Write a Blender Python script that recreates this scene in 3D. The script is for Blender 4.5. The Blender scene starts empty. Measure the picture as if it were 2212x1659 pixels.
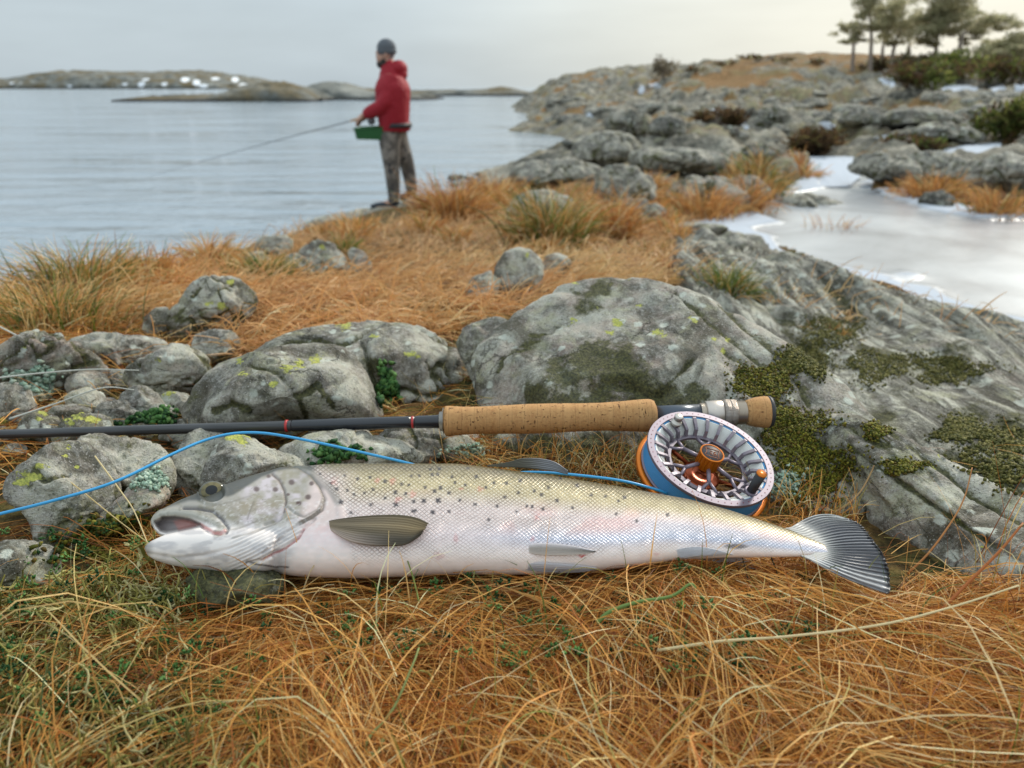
import bpy, math, random
import numpy as np
from mathutils import Vector, Matrix
from mathutils.bvhtree import BVHTree

SC = bpy.context.scene
COL = SC.collection
rng = np.random.default_rng(7)
random.seed(7)

# ------------------------------------------------------------------ camera
H = 1.75                       # lens height above the sea
F = 1663.0                     # focal length in units of a 2212 px wide frame
PITCH = math.atan((829.5 - 188.0) / F)
CP, SP = math.cos(PITCH), math.sin(PITCH)
CAM = np.array([0.0, 0.0, H])
cam = bpy.data.cameras.new('camera')
cam.sensor_width = 36.0
cam.lens = 36.0 * F / 2212.0
cam.clip_start = 0.02
cam.clip_end = 6000.0
cam.dof.use_dof = True
cam.dof.focus_distance = 0.63
cam.dof.aperture_fstop = 7.6
camo = bpy.data.objects.new('camera', cam)
COL.objects.link(camo)
camo.location = (0, 0, H)
camo.rotation_euler = (math.pi / 2 - PITCH, 0, 0)
SC.camera = camo

# ------------------------------------------------------------------ sky and sun
SUN_AZ, SUN_EL = math.radians(40), math.radians(32)      # to the right of straight ahead, behind thin cloud
w = bpy.data.worlds.new('World')
SC.world = w
w.use_nodes = True
nt = w.node_tree
nt.nodes.clear()
def N(t, kind, **kw):
    n = t.nodes.new(kind)
    for k, v in kw.items():
        setattr(n, k, v)
    return n
def lk(t, a, b):
    t.links.new(a, b)
def mth(t, op, a, b=None, c=None, clamp=False):
    n = t.nodes.new('ShaderNodeMath'); n.operation = op; n.use_clamp = clamp
    for i, v in enumerate((a, b, c)):
        if v is None: continue
        if isinstance(v, (int, float)): n.inputs[i].default_value = v
        else: t.links.new(v, n.inputs[i])
    return n.outputs[0]
def mixc(t, fac, a, b, mode='MIX'):
    n = t.nodes.new('ShaderNodeMix'); n.data_type = 'RGBA'; n.blend_type = mode; n.clamp_factor = True
    for s, v in ((n.inputs[0], fac), (n.inputs[6], a), (n.inputs[7], b)):
        if isinstance(v, (int, float)): s.default_value = v
        elif isinstance(v, tuple): s.default_value = (v[0], v[1], v[2], 1)
        else: t.links.new(v, s)
    return n.outputs[2]
def mapr(t, v, a, b, c=0.0, d=1.0, smooth=False):
    n = t.nodes.new('ShaderNodeMapRange'); n.clamp = True
    if smooth: n.interpolation_type = 'SMOOTHSTEP'
    t.links.new(v, n.inputs[0])
    for i, x in zip((1, 2, 3, 4), (a, b, c, d)):
        n.inputs[i].default_value = x
    return n.outputs[0]
out = N(nt, 'ShaderNodeOutputWorld')
sky = N(nt, 'ShaderNodeTexSky', sky_type='NISHITA', sun_disc=False)
sky.sun_elevation = SUN_EL; sky.sun_rotation = SUN_AZ; sky.dust_density = 3.0; sky.air_density = 1.0
bg1 = N(nt, 'ShaderNodeBackground'); bg1.inputs[1].default_value = 0.07
lk(nt, sky.outputs[0], bg1.inputs[0])
tc = N(nt, 'ShaderNodeTexCoord')
sx = N(nt, 'ShaderNodeSeparateXYZ'); lk(nt, tc.outputs['Generated'], sx.inputs[0])
dp = N(nt, 'ShaderNodeVectorMath', operation='DOT_PRODUCT')
lk(nt, tc.outputs['Generated'], dp.inputs[0])
ge = math.radians(9)            # the bright gap in the cloud lies low over the ridge
dp.inputs[1].default_value = (math.sin(SUN_AZ) * math.cos(ge), math.cos(SUN_AZ) * math.cos(ge), math.sin(ge))
glow = mapr(nt, dp.outputs['Value'], 0.62, 1.02, 0, 1, True)
mp = N(nt, 'ShaderNodeMapping'); mp.inputs['Scale'].default_value = (1.6, 1.6, 7.0)
lk(nt, tc.outputs['Generated'], mp.inputs[0])
nz = N(nt, 'ShaderNodeTexNoise'); nz.inputs['Scale'].default_value = 2.2; nz.inputs['Detail'].default_value = 4
lk(nt, mp.outputs[0], nz.inputs['Vector'])
base = mixc(nt, glow, (0.505, 0.585, 0.63), (0.80, 0.80, 0.71))
cl = mapr(nt, nz.outputs['Fac'], 0.3, 0.7, 0.93, 1.09)
up = mth(nt, 'MULTIPLY', mth(nt, 'MAXIMUM', sx.outputs[2], 0.0), 1.15)
gain = mth(nt, 'MULTIPLY', cl, mth(nt, 'ADD', up, 0.98))
bg2 = N(nt, 'ShaderNodeBackground'); lk(nt, base, bg2.inputs[0]); lk(nt, gain, bg2.inputs[1])
mx = N(nt, 'ShaderNodeMixShader'); mx.inputs[0].default_value = 0.88      # a closed layer of thin cloud over the clear sky
lk(nt, bg1.outputs[0], mx.inputs[1]); lk(nt, bg2.outputs[0], mx.inputs[2])
lk(nt, mx.outputs[0], out.inputs[0])

sl = bpy.data.lights.new('sun', 'SUN')
sl.energy = 2.4; sl.angle = math.radians(11); sl.color = (1.0, 0.94, 0.84)
so = bpy.data.objects.new('sun', sl); COL.objects.link(so)
so.rotation_euler = Vector((-math.sin(SUN_AZ) * math.cos(SUN_EL), -math.cos(SUN_AZ) * math.cos(SUN_EL), -math.sin(SUN_EL))).to_track_quat('-Z', 'Y').to_euler()
so['kind'] = 'structure'

SC.view_settings.view_transform = 'Standard'
SC.view_settings.look = 'None'
SC.view_settings.exposure = 0.15
SC.view_settings.gamma = 1.0
SC.view_settings.use_curve_mapping = False
SC.render.engine = 'CYCLES'
SC.cycles.use_denoising = True
try:
    SC.cycles.denoiser = 'OPENIMAGEDENOISE'
    SC.cycles.denoising_input_passes = 'RGB_ALBEDO_NORMAL'
    SC.cycles.denoising_prefilter = 'ACCURATE'
except Exception:
    pass
SC.cycles.max_bounces = 6
SC.cycles.diffuse_bounces = 3
SC.cycles.glossy_bounces = 3
SC.cycles.transmission_bounces = 3
SC.cycles.transparent_max_bounces = 6
SC.cycles.caustics_reflective = False
SC.cycles.caustics_refractive = False

# ------------------------------------------------------------------ geometry helpers
def ray(px, py):
    px = np.asarray(px, float); py = np.asarray(py, float)
    dx = (px - 1106.0) / F; dy = (829.5 - py) / F
    return np.stack([dx, CP + dy * SP, -SP + dy * CP], -1)
def P(px, py, t):
    return CAM + ray(px, py) * np.asarray(t, float)[..., None]
def at_y(px, py, y):
    d = ray(px, py)
    return CAM + d * (np.asarray(y, float) / d[..., 1])[..., None]
def proj(p):
    q = np.asarray(p, float) - CAM
    t = q[..., 1] * CP - q[..., 2] * SP
    u = q[..., 1] * SP + q[..., 2] * CP
    return 1106.0 + F * q[..., 0] / t, 829.5 - F * u / t, t

def _h(ix, iy, iz, seed):
    h = (ix.astype(np.uint32) * np.uint32(374761393)) ^ (iy.astype(np.uint32) * np.uint32(668265263)) ^ (iz.astype(np.uint32) * np.uint32(2147483647 - 58)) ^ np.uint32((seed * 974634719 + 12345) & 0xffffffff)
    h = (h ^ (h >> np.uint32(13))) * np.uint32(1274126177)
    h = (h ^ (h >> np.uint32(16))) * np.uint32(2246822519)
    return (h ^ (h >> np.uint32(15))).astype(np.float64) / 4294967295.0
def vn(p, seed=0):
    p = np.asarray(p, float)
    i = np.floor(p).astype(np.int64); f = p - i
    f = f * f * f * (f * (f * 6 - 15) + 10)
    r = 0
    for a in (0, 1):
        for b in (0, 1):
            for c in (0, 1):
                wgt = (f[..., 0] if a else 1 - f[..., 0]) * (f[..., 1] if b else 1 - f[..., 1]) * (f[..., 2] if c else 1 - f[..., 2])
                r = r + wgt * _h(i[..., 0] + a, i[..., 1] + b, i[..., 2] + c, seed)
    return r * 2 - 1
def fbm(p, octv=4, seed=0, gain=0.5, lac=2.03):
    p = np.asarray(p, float); r = 0; a = 1.0; s = 0
    for k in range(octv):
        r = r + a * vn(p, seed + k * 17); s += a; a *= gain; p = p * lac + 3.17
    return r / s
def worley(p, seed=0):
    p = np.asarray(p, float)
    i = np.floor(p).astype(np.int64)
    f1 = np.full(p.shape[:-1], 9.0); f2 = f1.copy(); cid = np.zeros(p.shape[:-1])
    for a in (-1, 0, 1):
        for b in (-1, 0, 1):
            for c in (-1, 0, 1):
                x, y, z = i[..., 0] + a, i[..., 1] + b, i[..., 2] + c
                d = np.sqrt((x + _h(x, y, z, seed) - p[..., 0]) ** 2 + (y + _h(x, y, z, seed + 1) - p[..., 1]) ** 2 + (z + _h(x, y, z, seed + 2) - p[..., 2]) ** 2)
                nearer = d < f1
                f2 = np.where(nearer, f1, np.minimum(f2, d))
                cid = np.where(nearer, _h(x, y, z, seed + 3), cid)
                f1 = np.where(nearer, d, f1)
    return f1, f2, cid
def sstep(x, a, b):
    t = np.clip((np.asarray(x, float) - a) / (b - a), 0, 1)
    return t * t * (3 - 2 * t)
def lerp(a, b, f):
    return a + (b - a) * f
def seg_dist(x, y, pts, closed=False):
    pts = np.asarray(pts, float)
    q = np.vstack([pts, pts[:1]]) if closed else pts
    best = np.full(np.shape(x), 1e9)
    for (ax, ay), (bx, by) in zip(q[:-1], q[1:]):
        vx, vy = bx - ax, by - ay
        l2 = vx * vx + vy * vy + 1e-12
        t = np.clip(((x - ax) * vx + (y - ay) * vy) / l2, 0, 1)
        best = np.minimum(best, np.hypot(x - ax - t * vx, y - ay - t * vy))
    return best
def inside(x, y, pts):
    pts = np.asarray(pts, float); c = np.zeros(np.shape(x), bool)
    n = len(pts)
    for k in range(n):
        ax, ay = pts[k]; bx, by = pts[(k + 1) % n]
        m = ((ay > y) != (by > y)) & (x < (bx - ax) * (y - ay) / (by - ay + 1e-12) + ax)
        c ^= m
    return c
def sdist(x, y, pts):                       # > 0 inside
    d = seg_dist(x, y, pts, True)
    return np.where(inside(x, y, pts), d, -d)
def srgb(*c):
    c = np.asarray(c, float) / 255.0
    return np.where(c <= 0.04045, c / 12.92, ((c + 0.055) / 1.055) ** 2.4)

def mesh(name, v, f, mat=None, attrs=None, smooth=True):
    v = np.ascontiguousarray(v, np.float32)
    me = bpy.data.meshes.new(name)
    if isinstance(f, np.ndarray):
        k = f.shape[1]; n = len(f)
        me.vertices.add(len(v)); me.vertices.foreach_set('co', v.ravel())
        me.loops.add(n * k); me.loops.foreach_set('vertex_index', np.ascontiguousarray(f, np.int32).ravel())
        me.polygons.add(n)
        me.polygons.foreach_set('loop_start', np.arange(0, n * k, k, dtype=np.int32))
        me.polygons.foreach_set('loop_total', np.full(n, k, np.int32))
        me.update(calc_edges=True)
    else:
        me.from_pydata([tuple(map(float, q)) for q in v], [], [tuple(int(i) for i in q) for q in f])
        me.update()
    me.polygons.foreach_set('use_smooth', np.full(len(me.polygons), smooth, bool))
    for an, a in (attrs or {}).items():
        a = np.asarray(a, np.float32)
        if a.ndim == 1:
            at = me.attributes.new(an, 'FLOAT', 'POINT'); at.data.foreach_set('value', a)
        else:
            at = me.attributes.new(an, 'FLOAT_COLOR', 'POINT')
            at.data.foreach_set('color', np.concatenate([a, np.ones((len(a), 1), np.float32)], 1).ravel())
    if mat is not None: me.materials.append(mat)
    return me
def tag(o, label=None, cat=None, group=None, kind=None):
    if label: o['label'] = label
    if cat: o['category'] = cat
    if group: o['group'] = group
    if kind: o['kind'] = kind
    return o
def obj(name, v, f, mat=None, parent=None, attrs=None, smooth=True, origin=None):
    v = np.asarray(v, float)
    if parent is None:
        if origin is None:
            origin = np.array([*(v[:, :2].max(0) + v[:, :2].min(0)) / 2, v[:, 2].min()])
        v = v - origin
    else:
        origin = np.array(parent['_o'])
        v = v - origin
    o = bpy.data.objects.new(name, mesh(name, v, f, mat, attrs, smooth))
    COL.objects.link(o)
    if parent is None: o.location = origin
    else: o.parent = parent
    o['_o'] = [float(q) for q in origin]
    return o
def empty(name, loc):
    o = bpy.data.objects.new(name, None); COL.objects.link(o); o.location = loc
    o.empty_display_size = 0.05
    o['_o'] = [float(q) for q in loc]
    return o
def grid_faces(n, m, wrap=False):
    i = np.arange(n - 1)[:, None]; j = np.arange(m if wrap else m - 1)[None, :]
    j2 = (j + 1) % m
    return np.stack([i * m + j, i * m + j2, (i + 1) * m + j2, (i + 1) * m + j], -1).reshape(-1, 4)
def cat_meshes(lst):
    vs, fs, o = [], [], 0
    for v, f in lst:
        vs.append(np.asarray(v, float)); fs += [tuple(int(i) + o for i in q) for q in f]; o += len(v)
    return np.vstack(vs), fs
def frames(pts):
    pts = np.asarray(pts, float)
    t = np.gradient(pts, axis=0); t /= np.linalg.norm(t, axis=1)[:, None] + 1e-12
    a = np.array([0, 0, 1.0]) if abs(t[0][2]) < 0.9 else np.array([0, 1.0, 0])
    us, vs = [], []
    u = np.cross(t[0], a); u /= np.linalg.norm(u)
    for k in range(len(pts)):
        u = u - t[k] * np.dot(u, t[k]); u /= np.linalg.norm(u) + 1e-12
        us.append(u); vs.append(np.cross(t[k], u))
    return t, np.array(us), np.array(vs)
def tube(pts, rad, m=8, caps=True):
    pts = np.asarray(pts, float); n = len(pts)
    rad = np.broadcast_to(np.asarray(rad, float), (n,))
    _, u, v = frames(pts)
    a = np.linspace(0, 2 * math.pi, m, endpoint=False)
    ring = pts[:, None] + rad[:, None, None] * (np.cos(a)[None, :, None] * u[:, None] + np.sin(a)[None, :, None] * v[:, None])
    f = [tuple(q) for q in grid_faces(n, m, True)]
    if caps:
        f.append(tuple(range(m))[::-1]); f.append(tuple((n - 1) * m + k for k in range(m)))
    return ring.reshape(-1, 3), f
def smooth_path(pts, n):
    pts = np.asarray(pts, float)
    k = np.arange(len(pts)); q = np.linspace(0, len(pts) - 1, n)
    i = np.clip(np.floor(q).astype(int), 0, len(pts) - 2); f = (q - i)[:, None]
    pp = np.vstack([2 * pts[0] - pts[1], pts, 2 * pts[-1] - pts[-2]])
    p0, p1, p2, p3 = pp[i], pp[i + 1], pp[i + 2], pp[i + 3]
    return 0.5 * (2 * p1 + (p2 - p0) * f + (2 * p0 - 5 * p1 + 4 * p2 - p3) * f ** 2 + (3 * p1 - p0 - 3 * p2 + p3) * f ** 3)
def box(c, s, R=None):
    s = np.asarray(s, float) / 2
    v = np.array([[x, y, z] for x in (-1, 1) for y in (-1, 1) for z in (-1, 1)]) * s
    if R is not None: v = v @ np.asarray(R).T
    return v + np.asarray(c), [(0, 1, 3, 2), (4, 6, 7, 5), (0, 4, 5, 1), (2, 3, 7, 6), (0, 2, 6, 4), (1, 5, 7, 3)]
def lathe(prof, p0, p1, m=48, closed=False):
    """revolve (s, r) pairs about the line p0 -> p1 (s in metres from p0)"""
    p0 = np.asarray(p0, float); d = np.asarray(p1, float) - p0; d /= np.linalg.norm(d)
    a = np.array([0, 0, 1.0]) if abs(d[2]) < 0.9 else np.array([1.0, 0, 0])
    u = np.cross(d, a); u /= np.linalg.norm(u); v = np.cross(d, u)
    prof = np.asarray(prof, float); n = len(prof)
    th = np.linspace(0, 2 * math.pi, m, endpoint=False)
    ring = p0 + prof[:, 0][:, None, None] * d + prof[:, 1][:, None, None] * (np.cos(th)[None, :, None] * u + np.sin(th)[None, :, None] * v)
    f = [tuple(q) for q in grid_faces(n, m, True)]
    if closed:
        f += [((n - 1) * m + j, (n - 1) * m + (j + 1) % m, (j + 1) % m, j) for j in range(m)]
    else:
        if prof[0, 1] > 1e-6: f.append(tuple(range(m))[::-1])
        if prof[-1, 1] > 1e-6: f.append(tuple((n - 1) * m + k for k in range(m)))
    return ring.reshape(-1, 3), f
def eval_mesh(o):
    dg = bpy.context.evaluated_depsgraph_get()
    e = o.evaluated_get(dg)
    return bpy.data.meshes.new_from_object(e, depsgraph=dg)
def np_verts(me):
    a = np.empty(len(me.vertices) * 3, np.float32); me.vertices.foreach_get('co', a)
    return a.reshape(-1, 3).astype(float)
def np_normals(me):
    a = np.empty(len(me.vertices) * 3, np.float32); me.vertices.foreach_get('normal', a)
    return a.reshape(-1, 3).astype(float)

# ------------------------------------------------------------------ materials
def mat(name, color=(0.5, 0.5, 0.5), rough=0.6, metal=0.0, spec=0.5):
    m = bpy.data.materials.new(name); m.use_nodes = True
    b = m.node_tree.nodes['Principled BSDF']
    b.inputs['Base Color'].default_value = (*color, 1); b.inputs['Roughness'].default_value = rough
    b.inputs['Metallic'].default_value = metal; b.inputs['Specular IOR Level'].default_value = spec
    return m
def bsdf(m): return m.node_tree.nodes['Principled BSDF']
def noise_tex(t, vec, scale, detail=4, rough=0.55, dist=0.0):
    n = N(t, 'ShaderNodeTexNoise'); n.inputs['Scale'].default_value = scale; n.inputs['Detail'].default_value = detail
    n.inputs['Roughness'].default_value = rough; n.inputs['Distortion'].default_value = dist
    lk(t, vec, n.inputs['Vector']); return n.outputs['Fac']
def voro(t, vec, scale, feature='F1', rand=1.0):
    n = N(t, 'ShaderNodeTexVoronoi', feature=feature); n.inputs['Scale'].default_value = scale
    n.inputs['Randomness'].default_value = rand
    lk(t, vec, n.inputs['Vector']); return n
def pos(t): return N(t, 'ShaderNodeNewGeometry').outputs['Position']
def scaled(t, vec, s, rot=(0, 0, 0)):
    n = N(t, 'ShaderNodeMapping'); n.inputs['Scale'].default_value = s; n.inputs['Rotation'].default_value = rot
    lk(t, vec, n.inputs[0]); return n.outputs[0]
def attr(t, name, col=False):
    n = N(t, 'ShaderNodeAttribute', attribute_name=name)
    return n.outputs['Color'] if col else n.outputs['Fac']
def bump(t, b, h, strength, dist):
    n = N(t, 'ShaderNodeBump'); n.inputs['Strength'].default_value = strength; n.inputs['Distance'].default_value = dist
    lk(t, h, n.inputs['Height']); lk(t, n.outputs[0], b.inputs['Normal'])
    return n
def col_mat(name, rough=0.6, spec=0.3, transl=0.0, var=0.0, metal=0.0):
    """colour from the mesh attribute Col, optionally partly translucent"""
    m = mat(name, rough=rough, spec=spec, metal=metal); t = m.node_tree; b = bsdf(m)
    c = attr(t, 'Col', True)
    if var:
        c = mixc(t, 1.0, c, mapr(t, noise_tex(t, pos(t), var, 3), 0.3, 0.7, 0.75, 1.2), 'MULTIPLY')
    lk(t, c, b.inputs['Base Color'])
    if transl:
        tr = N(t, 'ShaderNodeBsdfTranslucent'); lk(t, c, tr.inputs[0])
        ms = N(t, 'ShaderNodeMixShader'); ms.inputs[0].default_value = transl
        lk(t, b.outputs[0], ms.inputs[1]); lk(t, tr.outputs[0], ms.inputs[2])
        lk(t, ms.outputs[0], t.nodes['Material Output'].inputs[0])
    return m

def rock_mat(name, sc=1.0, base=((0.20, 0.195, 0.185), (0.42, 0.40, 0.37)), strata=False):
    """granite: grey with mica specks, pinkish feldspar (Pink), yellow crust lichen (Lich), pale lichen and dark moss (Moss)"""
    m = mat(name, rough=0.85, spec=0.25); t = m.node_tree; b = bsdf(m)
    p = pos(t)
    q = scaled(t, p, (5, 0.9, 5), (0, 0, 0.12)) if strata else p
    n1 = noise_tex(t, q, 8 / sc, 8, 0.68, 0.3)
    n2 = noise_tex(t, p, 75 / sc, 5, 0.7)
    n3 = noise_tex(t, p, 260 / sc, 3, 0.7)
    c = mixc(t, mapr(t, n1, 0.43, 0.57), base[0], base[1])
    c = mixc(t, mth(t, 'MULTIPLY', mapr(t, n2, 0.47, 0.64), 0.6), c, (0.47, 0.45, 0.41))
    pink = mth(t, 'MULTIPLY', mapr(t, noise_tex(t, p, 20 / sc, 4), 0.45, 0.62), attr(t, 'Pink'))
    c = mixc(t, mth(t, 'MULTIPLY', pink, 0.75), c, (0.50, 0.37, 0.31))
    # weathered brown-black stains
    st = mapr(t, noise_tex(t, q, 5.5 / sc, 7, 0.7, 0.8), 0.51, 0.60)
    c = mixc(t, mth(t, 'MULTIPLY', st, 0.8), c, (0.075, 0.066, 0.042))
    gl = mapr(t, noise_tex(t, p, 11 / sc, 6, 0.7, 0.5), 0.54, 0.64)
    c = mixc(t, mth(t, 'MULTIPLY', gl, 0.55), c, (0.43, 0.42, 0.27))
    # hairline cracks
    ln = mth(t, 'ABSOLUTE', mth(t, 'SUBTRACT', noise_tex(t, scaled(t, q, (1, 1, 1.6)), (4.5 if not strata else 7.0) / sc, 6, 0.6, 0.4), 0.5))
    lnf = mth(t, 'MULTIPLY', mapr(t, ln, 0.009, 0.002), mapr(t, noise_tex(t, p, 6 / sc, 2), .50, .60))
    if strata:
        l2 = mth(t, 'ABSOLUTE', mth(t, 'SUBTRACT', noise_tex(t, scaled(t, p, (9, 0.8, 9), (0, 0, 0.10)), 3.0, 7, 0.65, 0.7), 0.5))
        lnf = mth(t, 'MAXIMUM', lnf, mth(t, 'MULTIPLY', mapr(t, l2, 0.045, 0.008), 0.75))
    c = mixc(t, mth(t, 'MULTIPLY', lnf, 0.6), c, (0.04, 0.036, 0.024))
    sp = mapr(t, n3, 0.56, 0.66)
    c = mixc(t, mth(t, 'MULTIPLY', sp, 0.75), c, (0.055, 0.05, 0.045))
    sp2 = mapr(t, noise_tex(t, p, 330 / sc, 2, 0.6), 0.62, 0.7)
    c = mixc(t, mth(t, 'MULTIPLY', sp2, 0.6), c, (0.70, 0.68, 0.64))
    # pale crust lichen in roundish blotches
    v = voro(t, p, 26 / sc)
    wv = mth(t, 'ADD', v.outputs['Distance'], mth(t, 'MULTIPLY', noise_tex(t, p, 120 / sc, 3), 0.35))
    pl = mth(t, 'MULTIPLY', mapr(t, wv, 0.46, 0.38), mapr(t, noise_tex(t, p, 6 / sc, 2), 0.46, 0.54))
    c = mixc(t, mth(t, 'MULTIPLY', pl, 0.85), c, (0.56, 0.58, 0.50))
    # dark olive moss film
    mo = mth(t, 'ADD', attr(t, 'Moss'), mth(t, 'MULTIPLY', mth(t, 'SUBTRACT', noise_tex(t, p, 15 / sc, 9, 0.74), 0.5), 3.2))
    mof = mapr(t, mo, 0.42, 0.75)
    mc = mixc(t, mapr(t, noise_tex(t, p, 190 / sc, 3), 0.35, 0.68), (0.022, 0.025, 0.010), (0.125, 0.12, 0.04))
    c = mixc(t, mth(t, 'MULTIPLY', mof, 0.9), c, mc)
    # yellow-green map lichen
    ly = mth(t, 'ADD', attr(t, 'Lich'), mth(t, 'MULTIPLY', mth(t, 'SUBTRACT', noise_tex(t, p, 85 / sc, 4, 0.7), 0.5), 1.9))
    lf = mapr(t, ly, 0.50, 0.62)
    lc = mixc(t, mapr(t, n3, 0.42, 0.6), (0.56, 0.55, 0.13), (0.34, 0.36, 0.10))
    c = mixc(t, lf, c, lc)
    lk(t, c, b.inputs['Base Color'])
    hgt = mth(t, 'ADD', mth(t, 'MULTIPLY', n1, 0.9), mth(t, 'ADD', mth(t, 'MULTIPLY', n2, 0.45), mth(t, 'MULTIPLY', n3, 0.16)))
    hgt = mth(t, 'SUBTRACT', mth(t, 'ADD', hgt, mth(t, 'MULTIPLY', lf, 0.12)), mth(t, 'MULTIPLY', lnf, 0.35))
    bump(t, b, hgt, 0.85, 0.018 * sc)
    return m
def sepx(t, v, k=0):
    n = N(t, 'ShaderNodeSeparateXYZ'); lk(t, v, n.inputs[0]); return n.outputs[k]
# ------------------------------------------------------------------ terrain
A = []
def an(px, py, y): A.append(at_y(px, py, y))
def aw(px, y, z):                           # along the bearing of column px
    A.append(np.array([(px - 1106.0) / F * y / 1.0, y, z]))
for x in (-1.0, -0.35, 0.0, 0.35, 1.0):
    A.append(np.array([x, 0.15, 1.38])); A.append(np.array([x, 0.32, 1.384])); A.append(np.array([x, 0.55, 1.388]))
for x in (-0.9, -0.3, 0.15): A.append(np.array([x, 0.85, 1.38]))
for x in (-1.1, -0.5, 0.0): A.append(np.array([x, 1.2, 1.375]))
for a in [(0, 640, 1.9), (200, 602, 2.2), (350, 582, 2.6), (450, 560, 3.0), (560, 530, 3.6), (640, 502, 5.0), (760, 472, 7.0), (860, 446, 9.2),
          (-500, 760, 1.5), (600, 640, 1.45), (700, 600, 1.9), (800, 545, 2.9), (900, 484, 4.9), (950, 445, 7.2), (1010, 425, 9.0), (1100, 560, 2.5), (1200, 505, 3.8),
          (1300, 458, 5.6), (1400, 410, 8.5), (1100, 398, 11), (1060, 374, 16.5),
          (1480, 500, 4.2), (1700, 570, 2.9), (2000, 670, 2.1), (2212, 740, 1.7), (1500, 560, 2.9), (1600, 700, 1.5), (1800, 720, 1.6), (2000, 850, 1.2), (2212, 900, 1.1),
          (2700, 950, 1.2), (1500, 444, 7.0), (1600, 426, 8.0), (1700, 384, 10.3), (1560, 352, 13), (1400, 332, 15), (1250, 320, 21), (1240, 303, 27), (1350, 283, 25),
          (1500, 300, 20), (1650, 292, 19), (1800, 302, 17), (2000, 312, 14.5), (2212, 340, 11), (2212, 425, 7.6), (2050, 402, 8.8), (2212, 300, 15), (2212, 250, 22),
          (2000, 252, 24), (1800, 250, 26), (1600, 240, 30), (1400, 242, 34), (1300, 262, 32), (1200, 272, 34), (1110, 272, 35),
          (2900, 420, 7.6), (2900, 300, 15), (2900, 250, 22)]: an(*a)
for a in [(0, 3.0, .75), (0, 4.2, 0), (0, 6, -.6), (-700, 2.2, 1.0), (-700, 4, -.3), (-700, 8, -.8), (350, 4, .55), (350, 5.6, 0), (350, 8, -.6), (560, 5.2, .5), (560, 7, -.1), (560, 9, -.6), (700, 8, .15), (700, 9.2, -.35), (760, 9.3, .05), (760, 11, -.6),
          (860, 10.4, .1), (860, 11.8, -.4), (860, 15, -.8), (950, 13, -.1), (1000, 17, 0), (1000, 21, -.8), (1090, 23, -.3), (1150, 28, -.6), (1000, 34, -1), (1060, 40, -.6), (0, 20, -1.5), (500, 20, -1.5), (500, 60, -1.5), (0, 60, -1.5), (900, 60, -1.5), (1090, 50, -.8), (1100, 70, -.6),
          (2000, 2.6, .72), (2212, 2.1, .74), (1700, 3.7, .72), (2212, 2.7, .66), (2000, 3.3, .66), (1560, 5.1, .72), (2600, 1.75, .8), (2600, 2.4, .66), (2400, 4.5, .66)]: aw(*a)
# the far hill: slopes, ridge, and the ground falling away behind it
for a in [(1170, 236, 50), (1230, 222, 56), (1300, 216, 50), (1450, 212, 45), (1620, 190, 42), (1800, 190, 40), (2000, 202, 36), (2212, 212, 32), (2900, 215, 32),
          (1160, 205, 70), (1190, 180, 70), (1230, 166, 70), (1300, 156, 70), (1400, 160, 68), (1480, 156, 62), (1520, 143, 58), (1620, 126, 55), (1750, 132, 52), (1860, 142, 50), (2000, 150, 48), (2212, 160, 45), (2900, 160, 45)]: an(*a)
for a in [(1130, 100, -1), (1300, 100, 1.5), (1600, 100, 2.), (2212, 100, 2.), (2900, 100, 2.), (500, 110, -1.5), (1100, 120, -1.5), (1600, 140, -1.5), (2212, 140, -1.5)]: aw(*a)
# pond hollow
POND_Z = 0.75
def plane_pt(px, py, z):
    d = ray(px, py); t = (z - H) / d[..., 2]
    return CAM + d * t[..., None]
POND_PX = [(1545, 500), (1700, 536), (2000, 655), (2212, 712), (2500, 760), (2700, 600), (2500, 485), (2212, 472), (2100, 470), (1930, 432), (1860, 404), (1895, 372), (1850, 346), (1765, 346), (1765, 372), (1735, 402), (1655, 440), (1615, 478)]
POND = plane_pt(*np.array(POND_PX, float).T, POND_Z)[:, :2]
A = np.array(A)
def tpc(x, y):
    y = np.maximum(y, 0.12)
    return np.stack([np.clip(x / (y + 0.12), -1.25, 1.25) * 1.3, np.log(y + 0.12)], -1)
def _k(r2): return np.where(r2 > 1e-12, r2 * np.log(r2 + 1e-12), 0)
_Q = tpc(A[:, 0], A[:, 1])
_n = len(A)
_M = np.zeros((_n + 3, _n + 3))
_M[:_n, :_n] = _k(((_Q[:, None] - _Q[None]) ** 2).sum(-1)) + np.eye(_n) * 0.004
_M[:_n, _n:] = np.c_[np.ones(_n), _Q]; _M[_n:, :_n] = _M[:_n, _n:].T
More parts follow.
